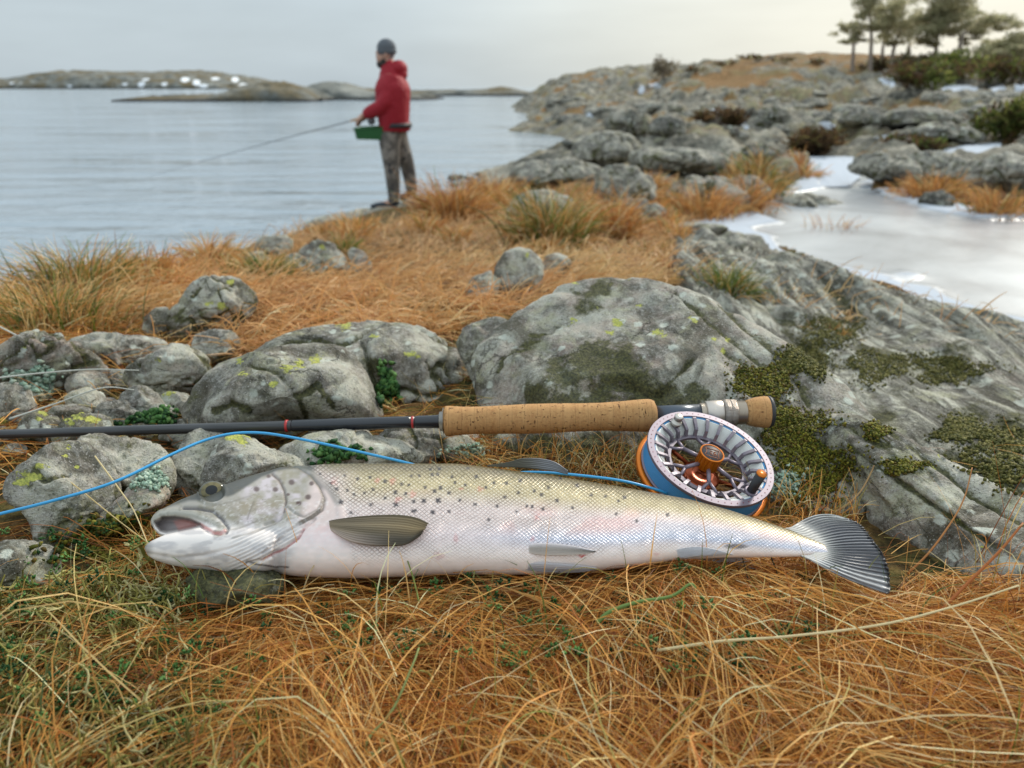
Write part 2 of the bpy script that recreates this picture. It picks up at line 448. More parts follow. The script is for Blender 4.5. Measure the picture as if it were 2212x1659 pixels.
# solved for the drop of each anchor per metre of distance, so near relief stays fine and far relief large
_W = np.linalg.solve(_M, np.r_[(A[:, 2] - H) / (A[:, 1] + 0.3), 0, 0, 0])
def terr0(x, y):
    x = np.asarray(x, float); y = np.asarray(y, float); sh = x.shape
    q = tpc(x.ravel(), y.ravel()); r = np.empty(len(q))
    for k in range(0, len(q), 20000):
        c = q[k:k + 20000]
        r[k:k + 20000] = _k(((c[:, None] - _Q[None]) ** 2).sum(-1)) @ _W[:_n] + _W[_n] + c @ _W[_n + 1:]
    yy = np.maximum(y.ravel(), 0.12)
    z = np.clip(H + r * (yy + 0.3), -2.0, 6.5)
    return z.reshape(sh)
def terr_full(x, y):
    """height, rockiness"""
    z = terr0(x, y); y = np.asarray(y, float); x = np.asarray(x, float)
    d = sdist(x, y, POND)
    z = np.where(d > -0.5, np.minimum(z, POND_Z + 0.05 - 0.22 * sstep(d, -0.45, 0.25) + np.maximum(-d, 0) * 0.8), z)
    z = np.where((d < 0) & (y < 9), np.maximum(z, lerp(z, POND_Z + 0.015, sstep(d, -1.3, -0.5))), z)      # banks that hold the pond
    p = np.stack([x, y, 0 * x], -1)
    near = 1 - sstep(y, 0.5, 1.0)
    z = z + fbm(p * 9, 3, 5) * 0.012 * (1 - 0.5 * near) * (1 - sstep(y, 8, 14))
    far = sstep(y, 8, 15) * (z > -0.6)
    f1, f2, cid = worley(p * np.array([0.34, 0.26, 1]) + fbm(p * 0.5, 2, 8)[..., None] * 0.5, 21)
    dome = (1 - np.clip(f1 * 1.25, 0, 1) ** 2) * (0.35 + 0.65 * cid)
    g1, g2, gid = worley(p * np.array([1.1, 0.9, 1]), 33)
    dome2 = (1 - np.clip(g1 * 1.3, 0, 1) ** 2) * gid
    soft = sstep(y, 40, 52) * 0.7 * sstep(x / (y + .1), .20, .30)
    rock = sstep(dome + fbm(p * .8, 4, 44) * .7 + fbm(p * .16, 3, 49) * .5, 0.04, 0.26)
    crag = 1 - np.abs(fbm(p * np.array([.9, .6, 1]) + fbm(p * .4, 2, 61)[..., None], 5, 47, .58)) * 2.4
    z = z + far * (dome * 0.55 + dome2 * 0.26 - 0.30 + fbm(p * 1.3, 4, 3) * 0.16 + 0.46 * crag * (.4 + .6 * rock)) * np.clip(y / 30, 0.35, 1.0) * (1 - soft) * sstep(z, -0.3, 0.5)
    ug = x / (y + .1)
    midr = sstep(ug, .02, .10) * sstep(y, 6.0, 8.5) * (1 - sstep(y, 17, 24)) * (d < -.1)
    mr = sstep(fbm(p * .55, 4, 52) + .32 * dome2, -.16, .10)
    z = z + midr * ((mr - .35) * .20 + .16 * crag * mr) * (z > .1)
    rock = np.maximum(rock, midr * mr / np.maximum(sstep(y, 8, 14), .05))
    # bare washed rock along the waterline
    shore = (1 - sstep(z, 0.25, 0.55)) * sstep(y, 2.5, 5)
    rk = np.maximum(np.clip(rock * sstep(y, 8, 14), 0, 1) * (1 - 0.75 * soft), shore)
    rk = np.maximum(rk, midr * mr)
    return z, np.clip(rk, 0, 1)
NA, NR = 540, 380
TH = np.radians(np.linspace(-80, 80, NA)); RR = np.exp(np.linspace(math.log(0.16), math.log(150), NR))
gx = RR[:, None] * np.sin(TH)[None]; gy = RR[:, None] * np.cos(TH)[None]
TZ, TRK = terr_full(gx, gy)
def rocky(x, y):
    return terr_full(np.asarray(x, float), np.asarray(y, float))[1]
def ground(x, y):
    """bilinear lookup in the built sheet"""
    x = np.asarray(x, float); y = np.asarray(y, float)
    r = np.hypot(x, y); a = np.arctan2(x, y)
    i = np.clip(np.log(np.maximum(r, 0.16) / 0.16) / math.log(150 / 0.16) * (NR - 1), 0, NR - 1.001)
    j = np.clip((a - TH[0]) / (TH[-1] - TH[0]) * (NA - 1), 0, NA - 1.001)
    i0 = i.astype(int); j0 = j.astype(int); fi = i - i0; fj = j - j0
    return (TZ[i0, j0] * (1 - fi) * (1 - fj) + TZ[i0 + 1, j0] * fi * (1 - fj) + TZ[i0, j0 + 1] * (1 - fi) * fj + TZ[i0 + 1, j0 + 1] * fi * fj)
_YS = np.exp(np.linspace(math.log(0.25), math.log(140), 900))
def hit(px, py):
    """depth and point where the sight line of (px, py) meets the ground"""
    px = np.atleast_1d(np.asarray(px, float)); py = np.atleast_1d(np.asarray(py, float))
    d = ray(px, py); d = d / d[:, 1:2]
    x = d[:, 0:1] * _YS; z = H + d[:, 2:3] * _YS
    below = z < ground(x, np.broadcast_to(_YS, x.shape))
    k = np.where(below.any(1), below.argmax(1), len(_YS) - 1)
    k = np.maximum(k, 1)
    lo, hi = _YS[k - 1], _YS[k]
    for _ in range(14):
        mid = (lo + hi) / 2
        b = H + d[:, 2] * mid < ground(d[:, 0] * mid, mid)
        hi = np.where(b, mid, hi); lo = np.where(b, lo, mid)
    pt = CAM + d * hi[:, None]
    return proj(pt)[2], pt

gm = mat('ground_soil', rough=0.95, spec=0.15); t = gm.node_tree; b = bsdf(gm); p = pos(t)
big = N(t, 'ShaderNodeVectorMath', operation='LENGTH'); lk(t, p, big.inputs[0])
farf = mapr(t, big.outputs['Value'], 6, 16)
fine = noise_tex(t, p, 60, 5, 0.7); coarse = noise_tex(t, p, 1.5, 6, 0.65)
soil = mixc(t, mapr(t, fine, 0.35, 0.65), (0.05, 0.030, 0.012), (0.20, 0.105, 0.035))
gr = mixc(t, mapr(t, coarse, 0.35, 0.65), (0.19, 0.095, 0.035), (0.34, 0.20, 0.085))
gr = mixc(t, mapr(t, noise_tex(t, p, 0.5, 4), 0.52, 0.66), gr, (0.15, 0.145, 0.06))
gr = mixc(t, 0.55, gr, mixc(t, mapr(t, noise_tex(t, p, 7, 4, 0.7), 0.35, 0.65), (0.10, 0.055, 0.02), (0.36, 0.22, 0.10)))
soil = mixc(t, mapr(t, noise_tex(t, p, 11, 4, .65), .45, .6), soil, mixc(t, mapr(t, fine, .4, .6), (.022, .026, .01), (.10, .10, .03)))
mid = mixc(t, farf, soil, gr)
rk = attr(t, 'Rock')
rk = mapr(t, mth(t, 'ADD', rk, mth(t, 'MULTIPLY', mth(t, 'SUBTRACT', noise_tex(t, p, 1.6, 5, 0.65), 0.5), 1.3)), 0.42, 0.6)
rc = mixc(t, mapr(t, noise_tex(t, scaled(t, p, (1, 1, 2)), 1.3, 9, 0.74), 0.40, 0.60), (0.06, 0.06, 0.05), (0.40, 0.37, 0.30))
rc = mixc(t, mapr(t, noise_tex(t, p, 0.5, 6, 0.7), 0.50, 0.60), rc, mixc(t, mapr(t, noise_tex(t, p, 3, 4), .4, .6), (0.22, 0.16, 0.10), (0.26, 0.24, 0.13)))
rc = mixc(t, mth(t, 'MULTIPLY', mapr(t, noise_tex(t, p, 9, 4, 0.7), 0.5, 0.62), 0.6), rc, (0.07, 0.07, 0.06))
c = mixc(t, rk, mid, rc)
lk(t, c, b.inputs['Base Color'])
bump(t, b, mth(t, 'ADD', fine, mth(t, 'MULTIPLY', noise_tex(t, p, 3.0, 6, 0.7), 8)), 0.8, 0.02)
g = obj('ground', np.stack([gx, gy, TZ], -1).reshape(-1, 3), grid_faces(NR, NA), gm, attrs={'Rock': TRK.ravel()}, origin=np.zeros(3))
tag(g, kind='structure')

# ------------------------------------------------------------------ sea
wm = mat('sea_water', (0.27, 0.325, 0.37), rough=0.06, spec=0.5); t = wm.node_tree; b = bsdf(wm); p = pos(t)
b.inputs['IOR'].default_value = 1.42
w1 = noise_tex(t, scaled(t, p, (0.55, 1.25, 1), (0, 0, 0.1)), 1.0, 4, 0.55, 0.4)
w2 = noise_tex(t, scaled(t, p, (1.0, 2.0, 1), (0, 0, -0.2)), 3.2, 3, 0.5)
w3 = noise_tex(t, scaled(t, p, (0.10, 0.22, 1)), 1.0, 4, 0.5)
w4 = noise_tex(t, scaled(t, p, (0.12, 0.9, 1), (0, 0, 0.05)), 1.0, 2, 0.4)
hh = mth(t, 'ADD', mth(t, 'ADD', mth(t, 'MULTIPLY', w4, 0.30), mth(t, 'MULTIPLY', w1, 0.20)), mth(t, 'ADD', mth(t, 'MULTIPLY', w2, 0.022), mth(t, 'MULTIPLY', w3, 0.25)))
bump(t, b, hh, 0.8, 1.0)
lk(t, mapr(t, w3, 0.35, 0.65, 0.05, 0.16), b.inputs['Roughness'])
R = np.r_[np.exp(np.linspace(math.log(1.0), math.log(5500), 60))]
th = np.linspace(0, 2 * math.pi, 97)[:-1]
v = np.stack([R[:, None] * np.sin(th), R[:, None] * np.cos(th), np.zeros((60, 96))], -1).reshape(-1, 3)
o = obj('sea', v, grid_faces(60, 96, True), wm, origin=np.zeros(3)); tag(o, kind='structure')

# ------------------------------------------------------------------ frozen pond
pm = mat('pond_ice', rough=0.35, spec=0.5); t = pm.node_tree; b = bsdf(pm); p = pos(t)
n1 = noise_tex(t, p, 0.8, 5, 0.6, 0.5); n2 = noise_tex(t, scaled(t, p, (1, 2.2, 1), (0, 0, 0.5)), 2.6, 5, 0.65)
edge = attr(t, 'Edge')
sn = mapr(t, mth(t, 'ADD', edge, mth(t, 'MULTIPLY', mth(t, 'SUBTRACT', n2, 0.5), 1.3)), 0.30, 0.85)
ice = mixc(t, mapr(t, n1, 0.35, 0.65), (0.17, 0.185, 0.205), (0.42, 0.44, 0.465))
lk(t, mixc(t, sn, ice, (0.50, 0.53, 0.58)), b.inputs['Base Color'])
lk(t, mapr(t, sn, 0, 1, 0.24, 0.9), b.inputs['Roughness']); lk(t, mapr(t, sn, 0, .6, 0.5, 0.0), b.inputs['Specular IOR Level'])
bump(t, b, mth(t, 'ADD', mth(t, 'MULTIPLY', n1, 0.5), mth(t, 'MULTIPLY', sn, 0.6)), 0.25, 0.05)
xs = np.linspace(POND[:, 0].min() - .3, POND[:, 0].max() + .3, 130); ys = np.linspace(POND[:, 1].min() - .3, POND[:, 1].max() + .3, 150)
X, Y = np.meshgrid(xs, ys)
d = sdist(X, Y, POND)
ed = 1 - sstep(d + fbm(np.stack([X, Y, 0 * X], -1) * 1.2, 3, 4) * 0.5, -0.05, 0.16)
Z = POND_Z + 0.03 * ed + fbm(np.stack([X, Y, 0 * X], -1) * 2, 3, 9) * 0.006
f = grid_faces(len(ys), len(xs)); keep = (d.ravel()[f] > -0.32).all(1)
o = obj('frozen_pond', np.stack([X, Y, Z], -1).reshape(-1, 3), f[keep], pm, attrs={'Edge': ed.ravel()}, origin=np.array([4, 6, POND_Z]))
tag(o, kind='structure')

# ------------------------------------------------------------------ islands across the water
im = mat('island_rock', rough=0.95, spec=0.1); t = im.node_tree; b = bsdf(im); p = pos(t)
c = mixc(t, mapr(t, noise_tex(t, p, 0.16, 6, 0.65), 0.38, 0.62), (0.10, 0.105, 0.095), (0.30, 0.30, 0.27))
c = mixc(t, mapr(t, noise_tex(t, p, 0.06, 7, 0.7), 0.45, 0.58), c, (0.17, 0.135, 0.08))
c = mixc(t, attr(t, 'Tide'), c, (0.07, 0.065, 0.06))
c = mixc(t, mapr(t, mth(t, 'ADD', attr(t, 'Snow'), mth(t, 'MULTIPLY', noise_tex(t, p, 0.12, 4, 0.6), 0.8)), 0.85, 1.0), c, (0.85, 0.87, 0.9))
lk(t, c, b.inputs['Base Color'])
bump(t, b, noise_tex(t, p, 0.3, 6, 0.7), 0.8, 1.5)
def island(prof, dist, depth, snow=(), n=200, m=36, seed=0, base=None):
    prof = np.array(prof, float)
    px = np.linspace(prof[0, 0], prof[-1, 0], n); py = np.interp(px, prof[:, 0], prof[:, 1])
    top = at_y(px, py, np.full(n, dist + depth * 0.5))
    a = np.linspace(0, math.pi, m)
    hgt = np.maximum(top[:, 2], 0.02)
    X = np.repeat(top[:, 0][:, None], m, 1); Y = dist + depth * (0.5 - 0.5 * np.cos(a))[None] + 0 * X
    Z = hgt[:, None] * np.sin(a)[None] ** 0.75
    q = np.stack([X, Y, Z], -1); s = depth / 40
    Z = Z + fbm(q / (7 * s), 6, seed, .6) * 0.26 * hgt.max() * np.sin(a)[None]
    Y = Y + fbm(q / (14 * s), 4, seed + 9) * depth * 0.15
    Z = np.where(np.sin(a)[None] < 0.02, -0.4, Z)
    sn = np.zeros_like(Z)
    qx, qy, _ = proj(np.stack([X, Y, Z], -1))
    for (sx_, sy_, r1, r2) in snow:
        sn = np.maximum(sn, np.clip(1.3 - np.hypot((qx - sx_) / r1, (qy - sy_) / r2), 0, 1))
    tide = 1 - sstep(Z, 0.25 * s ** 0.3, 0.55 * s ** 0.3)
    o = obj('island', np.stack([X, Y, Z], -1).reshape(-1, 3), grid_faces(n, m), im, attrs={'Snow': sn.ravel(), 'Tide': tide.ravel()})
    return tag(o, kind='structure')
island([(-300, 176), (-150, 168), (0, 172), (60, 175), (80, 176), (105, 170), (150, 162), (185, 152), (230, 156), (290, 155), (330, 158), (420, 152), (480, 158), (520, 166), (560, 178), (590, 185), (620, 189)], 800, 260,
       [(25, 180, 8, 3), (45, 180, 6, 3), (150, 187, 12, 4), (305, 182, 12, 6), (315, 172, 10, 4), (355, 182, 10, 5), (400, 172, 12, 7), (425, 178, 10, 8), (440, 185, 14, 5), (465, 170, 12, 4), (508, 172, 10, 8), (525, 184, 12, 5), (270, 182, 8, 4)], seed=3)
island([(295, 211), (320, 207), (360, 208), (420, 208), (480, 205), (500, 197), (540, 186), (580, 180), (612, 178), (640, 184), (670, 194), (690, 203), (705, 213)], 104, 16, seed=11)
island([(640, 214), (655, 205), (668, 194), (680, 184), (712, 174), (745, 180), (780, 191), (810, 196), (850, 200), (900, 204), (930, 208), (950, 214)], 118, 20, seed=15)
island([(845, 207), (890, 196), (940, 196), (1000, 194), (1050, 193), (1080, 187), (1100, 190), (1130, 197), (1180, 204)], 170, 30, seed=19)
# ------------------------------------------------------------------ rocks
RM = rock_mat('granite', 0.55, ((0.115, 0.108, 0.086), (0.46, 0.445, 0.36)))
RMD = rock_mat('granite_dark', 0.75, ((0.095, 0.092, 0.075), (0.39, 0.37, 0.30)))
RMF = rock_mat('granite_far', 3.0, ((0.08, 0.082, 0.068), (0.35, 0.33, 0.265)))
RMS = rock_mat('gneiss_slab', 1.1, ((0.12, 0.115, 0.09), (0.52, 0.505, 0.41)), strata=True)
def Z6(*a): return [(x * .4846, 472.8 + y * .4846) for x, y in a]
def Z5(*a): return [(945.7 + x * .5727, y * .5727) for x, y in a]
def blobpoly(cx, cy, rx, ry, seed, n=11):
    r = np.random.default_rng(seed); a = np.linspace(0, 2 * math.pi, n, endpoint=False)
    k = 1 + r.uniform(-.16, .16, n)
    return [(cx + rx * k[i] * math.cos(a[i]), cy - ry * k[i] * math.sin(a[i])) for i in range(n)]
MOSSPADS = [blobpoly(1650, 830, 62, 44, 1), blobpoly(1705, 920, 70, 44, 2), blobpoly(1755, 1015, 76, 68, 3), blobpoly(1893, 932, 34, 18, 4), blobpoly(1950, 1008, 44, 14, 5)]
def rock(label, poly, t=None, base=None, T=0.5, res=(72, 40), seed=0, facets=6, dmin=.55, pink=0.2, moss=0.35, lich=(), amp=0.058, crack=0.0, cracks=(), m=None, group=None, name='rock', planes=None, tilt=0.25, rough=1.0, side=0.0, mossy=()):
    """a boulder whose outline, seen from the path, is poly; T = thickness as a share of its width"""
    r = np.random.default_rng(seed + 100)
    poly = np.array(poly, float)
    x0, x1, y0, y1 = poly[:, 0].min(), poly[:, 0].max(), poly[:, 1].min(), poly[:, 1].max()
    cx, cy = (x0 + x1) / 2, y0 + (y1 - y0) * 0.55
    if 8 <= seed <= 25: t = None               # these stand where their foot meets the ground
    off = 0.06 if t is None else 0.35
    if t is None:
        t = hit(cx, base if base is not None else y1 - 0.06 * (y1 - y0))[0][0]
    W = (x1 - x0) / F * t; depth = W * T
    t = t + depth * off
    nf, ns = res
    phi = np.linspace(0, 2 * math.pi, nf, endpoint=False)
    # silhouette radius by bearing
    vx, vy = np.cos(phi), -np.sin(phi)
    rad = np.zeros(nf)
    pc = np.vstack([poly, poly[:1]])
    for (ax, ay), (bx, by) in zip(pc[:-1], pc[1:]):
        ex, ey = bx - ax, by - ay
        den = vx * ey - vy * ex
        den = np.where(abs(den) < 1e-9, 1e-9, den)
        s = ((ax - cx) * ey - (ay - cy) * ex) / den
        u = ((ax - cx) * vy - (ay - cy) * vx) / den
        rad = np.where((s > 0) & (u >= -1e-6) & (u <= 1 + 1e-6), np.maximum(rad, s), rad)
    k = max(1, nf // 40)
    rr = sum(np.roll(rad, j) for j in range(-k, k + 1)) / (2 * k + 1)
    rad = rr * t / F
    psi = np.linspace(-math.pi / 2, math.pi / 2, ns)
    q = np.stack([np.cos(psi)[:, None] * np.cos(phi)[None], np.cos(psi)[:, None] * np.sin(phi)[None], np.sin(psi)[:, None] + 0 * phi[None]], -1)
    g = np.full(q.shape[:2], 1.25)
    pl = list(planes or [])
    for _ in range(facets):
        nz_ = r.uniform(.25, .95) * (1 if r.random() < .75 else -1); a = r.uniform(0, 2 * math.pi)
        h = math.sqrt(1 - nz_ * nz_)
        pl.append((h * math.cos(a), h * math.sin(a), nz_, r.uniform(max(dmin, .35 + .38 * h), .95)))
    for (a, b_, c_, dd) in pl:
        dt = q @ np.array([a, b_, c_])
        g = np.minimum(g, np.where(dt > 0.05, dd / np.maximum(dt, .05), 9))
    g = np.minimum(g, 1.0 + 0.12 * np.abs(q[..., 2]))
    g = 1.0 + (g - 1.0) * sstep(np.abs(q[..., 2]), .10, .42)
    d = ray(cx, cy); d = d / np.linalg.norm(d)
    right = np.array([1.0, 0, 0]); right -= d * d[0]; right /= np.linalg.norm(right)
    upv = np.cross(right, d)
    c0 = P(cx, cy, t)
    pp = q * g[..., None]
    # lean: upper parts go back, lower parts come forward
    zc = pp[..., 2] * depth * 0.5 - tilt * pp[..., 1] * rad[None] * 1.0
    v = c0 + (pp[..., 0] * rad[None])[..., None] * right + (pp[..., 1] * rad[None])[..., None] * upv - zc[..., None] * d
    sz = W
    nrm = pp[..., 0:1] * right + pp[..., 1:2] * upv - pp[..., 2:3] * d
    nrm /= np.linalg.norm(nrm, axis=-1, keepdims=True) + 1e-9
    u = v / sz
    n1 = fbm(u * 2.6 + seed, 5, seed, 0.52)
    rid = 1 - np.abs(fbm(u * np.array([3.0, 2, 4.5]) + seed * 1.7, 4, seed + 5)) * 2
    n2 = fbm(u * np.array([6, 6, 9]) + seed * .7, 4, seed + 8)
    stepn = np.round(n2 * 3.2 + fbm(u * 15, 2, seed + 2) * .35) / 3.2
    disp = (n1 * 0.9 - 0.45 * sstep(rid, 0.70, 1.0) + 0.42 * stepn) * amp * sz * rough + fbm(u * 22, 3, seed + 4) * amp * 0.13 * sz
    ck = np.zeros(disp.shape)
    ppx, ppy, _ = proj(v)
    if crack:
        w1, w2, _c = worley(u * crack + fbm(u * 4, 2, 3)[..., None] * .35, seed + 50)
        ck = np.maximum(ck, 1 - sstep(w2 - w1, 0.0, 0.07))
    for line in cracks:
        wob = fbm(np.stack([ppx, ppy, 0 * ppx], -1) / 26, 3, seed) * 5
        ck = np.maximum(ck, 1 - sstep(seg_dist(ppx + wob, ppy + wob, np.array(line)), 1.5, 9))
    disp -= ck * 0.035 * sz * (1 if crack else min(1, 0.13 / sz))
    v = v + nrm * disp[..., None]
    V = v.reshape(-1, 3)
    ppx, ppy = ppx.ravel(), ppy.ravel()
    L = np.full(len(V), 0.0)
    for (lx, ly, lr) in lich:
        L = np.maximum(L, 0.95 - 0.62 * np.hypot((ppx - lx) / lr, (ppy - ly) / (lr * 0.62)))
    L = np.clip(L, 0, .9)
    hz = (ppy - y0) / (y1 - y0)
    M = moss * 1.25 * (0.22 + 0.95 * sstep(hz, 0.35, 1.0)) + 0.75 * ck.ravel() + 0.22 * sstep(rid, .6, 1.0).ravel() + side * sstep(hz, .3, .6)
    for pg in mossy:
        M = np.maximum(M, .80 * sstep(sdist(ppx, ppy, np.array(pg)) + fbm(np.stack([ppx, ppy, 0 * ppx], -1) / 30, 3, seed) * 22, -10, 26))
    PK = np.clip(pink + 0 * M, 0, 1)
    # cap the two poles by one vertex each is needless: the rings there have zero radius
    o = obj(name, V, grid_faces(ns, nf, True)[:, ::-1], m or RM, attrs={'Lich': L, 'Moss': M, 'Pink': PK})
    return tag(o, label, 'rock', group)

big = (132, 74)
# --- left-hand side, near to far
rock('low grey boulder cut by the bottom left edge of the rocks, below the blue line', [(-60, 1190), (0, 1172), (50, 1165), (97, 1180), (120, 1205), (125, 1245), (110, 1290), (-60, 1300)], t=.575, T=.7, seed=1, moss=.2, res=(90, 50), pink=.1)
rock('large grey block with yellow lichen along its left edge, under the blue line', Z6((55, 1200), (75, 1150), (130, 1090), (190, 1020), (250, 985), (330, 975), (400, 1010), (460, 1080), (520, 1180), (500, 1330), (450, 1440), (330, 1490), (200, 1460), (150, 1320), (80, 1260)), t=.64, T=.6, res=(130, 74), seed=2, facets=9, moss=.34, lich=[(70, 1030, 34), (88, 1010, 20), (143, 985, 10), (50, 1045, 20), (150, 965, 10), (165, 1010, 7)], cracks=[[(75, 1010), (95, 1040), (150, 1030)]])
rock('pinkish stone wedged upright against the block beside the fish snout', Z6((440, 1340), (520, 1260), (590, 1180), (650, 1145), (720, 1170), (750, 1250), (680, 1310), (560, 1380), (470, 1410)), t=.655, T=.8, seed=3, pink=.95, moss=.05, res=(80, 46))
rock('dark mossy upright stone behind the pink one, under the rod', Z6((330, 990), (430, 950), (520, 960), (600, 970), (680, 1000), (740, 1060), (770, 1150), (740, 1260), (640, 1300), (540, 1260), (430, 1120)), t=.70, T=.6, seed=4, moss=.62, pink=.3, res=(90, 50))
rock('grey stone with a yellow lichen cap just above the fish head', Z6((905, 1190), (930, 1090), (980, 1010), (1030, 965), (1110, 965), (1180, 1010), (1260, 1040), (1350, 1060), (1400, 1140), (1330, 1240), (1000, 1260)), t=.70, T=.7, seed=5, moss=.22, lich=[(498, 948, 16), (515, 942, 24), (525, 955, 14), (535, 940, 12)], res=(110, 62), facets=7)
rock('tall grey stone left of the lichen-capped one, behind the fish forehead', Z6((770, 1160), (780, 1050), (810, 975), (870, 930), (960, 920), (1010, 1000), (970, 1110), (930, 1240), (820, 1250)), t=.745, T=.7, seed=6, moss=.36, res=(90, 50))
rock('long grey stone lying behind the fish shoulder under the blue line', Z6((1230, 1060), (1290, 1000), (1400, 950), (1560, 940), (1680, 960), (1790, 990), (1880, 1050), (1900, 1110), (1500, 1160), (1250, 1130)), t=.735, T=.5, seed=7, moss=.42, res=(100, 50))
rock('small yellow-topped stone poking up behind the rod at the left', Z6((250, 960), (300, 900), (360, 862), (430, 862), (480, 885), (510, 940), (520, 1010), (260, 1010)), t=.84, T=.7, seed=8, lich=[(168, 900, 22), (195, 905, 20), (150, 912, 14), (215, 905, 12)], moss=.2)
rock('grey stone with a yellow crust left of the yellow-topped one', Z6((80, 960), (110, 890), (170, 855), (240, 870), (270, 930), (280, 1010), (80, 1010)), t=.88, T=.7, seed=9, lich=[(95, 890, 14), (85, 905, 12)], moss=.35)
rock('brown moss-covered stone between the yellow-crusted stones', Z6((210, 890), (250, 830), (330, 820), (400, 845), (420, 890), (380, 960), (240, 960)), t=.94, T=.7, seed=10, moss=.85)
rock('pale grey stone at the left edge behind white grass stalks', Z6((-60, 800), (0, 735), (70, 725), (120, 760), (150, 840), (120, 930), (0, 960), (-60, 950)), t=.90, T=.7, seed=11, moss=.25, lich=[(5, 915, 25)])
rock('round grey cobble behind the brown mossy stone', Z6((290, 800), (330, 765), (390, 752), (450, 775), (480, 830), (470, 880), (330, 880)), t=.98, T=.9, seed=12, moss=.15, facets=3)
rock('dome-shaped pinkish grey cobble, hindmost of the small pile', Z6((300, 750), (310, 705), (360, 675), (420, 672), (470, 700), (490, 750), (460, 800), (330, 800)), t=1.06, T=.9, seed=13, moss=.1, pink=.5, facets=3)
rock('small grey cobble between the pinkish dome and the angular block', Z6((460, 720), (480, 680), (530, 668), (580, 690), (585, 740), (520, 770)), t=1.08, T=.9, seed=14, facets=4)
rock('pointed grey cobble in the middle of the small pile', Z6((535, 830), (550, 775), (590, 745), (640, 742), (690, 770), (730, 830), (740, 900), (620, 910)), t=.90, T=.9, seed=15, moss=.2, res=(80, 46))
rock('mossy-flanked cobble just above the rod', Z6((435, 870), (450, 825), (510, 810), (570, 820), (620, 860), (650, 930), (450, 940)), t=.85, T=.9, seed=16, moss=.34, res=(80, 46))
rock('little brown stone with a yellow lichen spot beside the rounded outcrop', Z6((715, 850), (720, 785), (760, 765), (830, 775), (870, 830), (860, 900), (740, 900)), t=.88, T=.8, seed=17, lich=[(365, 850, 18)], moss=.5)
rock('dark stone gap-filler between two cobbles above the rod', Z6((640, 880), (660, 830), (720, 820), (780, 850), (790, 940), (650, 945)), t=.89, T=.8, seed=18, moss=.45)
rock('big pinkish boulder at the left edge under the grass tuft', Z6((-90, 640), (0, 585), (70, 545), (150, 500), (240, 490), (300, 530), (370, 590), (430, 640), (460, 700), (420, 760), (300, 790), (100, 760), (-90, 770)), t=1.10, T=.7, seed=19, crack=2.1, pink=.75, moss=.2, res=(120, 66), cracks=[[(105, 712), (150, 735), (185, 775)]], lich=[(55, 750, 9)], facets=7)
rock('flat-topped grey slab behind the pinkish boulder', Z6((320, 560), (340, 515), (480, 505), (640, 520), (740, 545), (735, 610), (600, 660), (430, 680), (350, 640)), t=1.25, T=.6, seed=20, moss=.3, res=(90, 46))
rock('angular pale block with one yellow spot in the middle of the left rocks', Z6((565, 700), (590, 645), (660, 610), (760, 562), (850, 558), (920, 610), (960, 670), (920, 750), (800, 800), (600, 780)), t=1.05, T=.7, seed=21, crack=2.2, pink=.5, moss=.18, lich=[(343, 778, 9)], res=(110, 60), facets=8, cracks=[[(415, 745), (440, 775), (465, 790)]])
rock('upright lichen-crusted rock standing at the edge of the orange grass', Z6((755, 520), (765, 430), (820, 345), (870, 285), (950, 250), (1040, 243), (1110, 290), (1155, 345), (1120, 410), (1060, 480), (980, 530), (850, 540)), t=1.42, T=.7, seed=22, crack=2.0, moss=.35, lich=[(480, 660, 18), (500, 605, 12), (450, 655, 12)], res=(120, 66), facets=9)
rock('small grey stone left of the upright lichen-crusted rock', Z6((640, 490), (650, 440), (690, 395), (745, 390), (765, 430), (745, 500), (660, 525)), t=1.42, T=.8, seed=23, moss=.2)
rock('tiny brown stone peeping from the grass left of the small grey stone', Z6((590, 420), (610, 385), (650, 380), (670, 410), (650, 440), (600, 440)), t=1.6, T=.8, seed=24, moss=.2, pink=.5)
rock('dark-sided angular stone in front of the upright rock', Z6((855, 560), (880, 515), (950, 490), (1040, 500), (1070, 560), (1060, 610), (960, 650), (880, 620)), t=1.22, T=.8, seed=25, moss=.25, res=(80, 46))
rock('rounded grey outcrop with four yellow lichen spots, centre left behind the rod', Z6((830, 900), (845, 830), (890, 750), (950, 670), (1040, 622), (1200, 580), (1350, 562), (1480, 553), (1560, 575), (1610, 640), (1660, 740), (1700, 840), (1720, 930), (1500, 990), (1000, 990)), t=.83, T=.75, res=big, seed=26, facets=7, dmin=.66, moss=.16, lich=[(520, 806, 15), (620, 797, 20), (645, 790, 18), (681, 778, 18), (590, 830, 15), (515, 778, 14)], cracks=[[(540, 787), (600, 805), (640, 850), (665, 905)], [(660, 850), (690, 830), (720, 880)], [(460, 890), (500, 870), (540, 890)]], amp=.035)
rock('long grey whaleback with a mossy cleft behind the rounded outcrop', Z6((1110, 600), (1130, 560), (1250, 520), (1400, 480), (1600, 448), (1800, 450), (1920, 480), (2030, 560), (2110, 680), (2190, 800), (2220, 930), (1900, 980), (1650, 960), (1400, 900), (1150, 700)), t=.98, T=.7, res=big, seed=27, crack=2.3, facets=6, dmin=.75, moss=.30, lich=[(745, 702, 22), (808, 727, 12), (890, 762, 16), (905, 770, 10)], cracks=[[(785, 740), (800, 800), (830, 880)], [(560, 745), (650, 735), (750, 740)], [(930, 780), (980, 850), (1030, 900)]], amp=.035, tilt=.45, mossy=[[(770, 740), (800, 745), (850, 830), (880, 890), (800, 890)]])
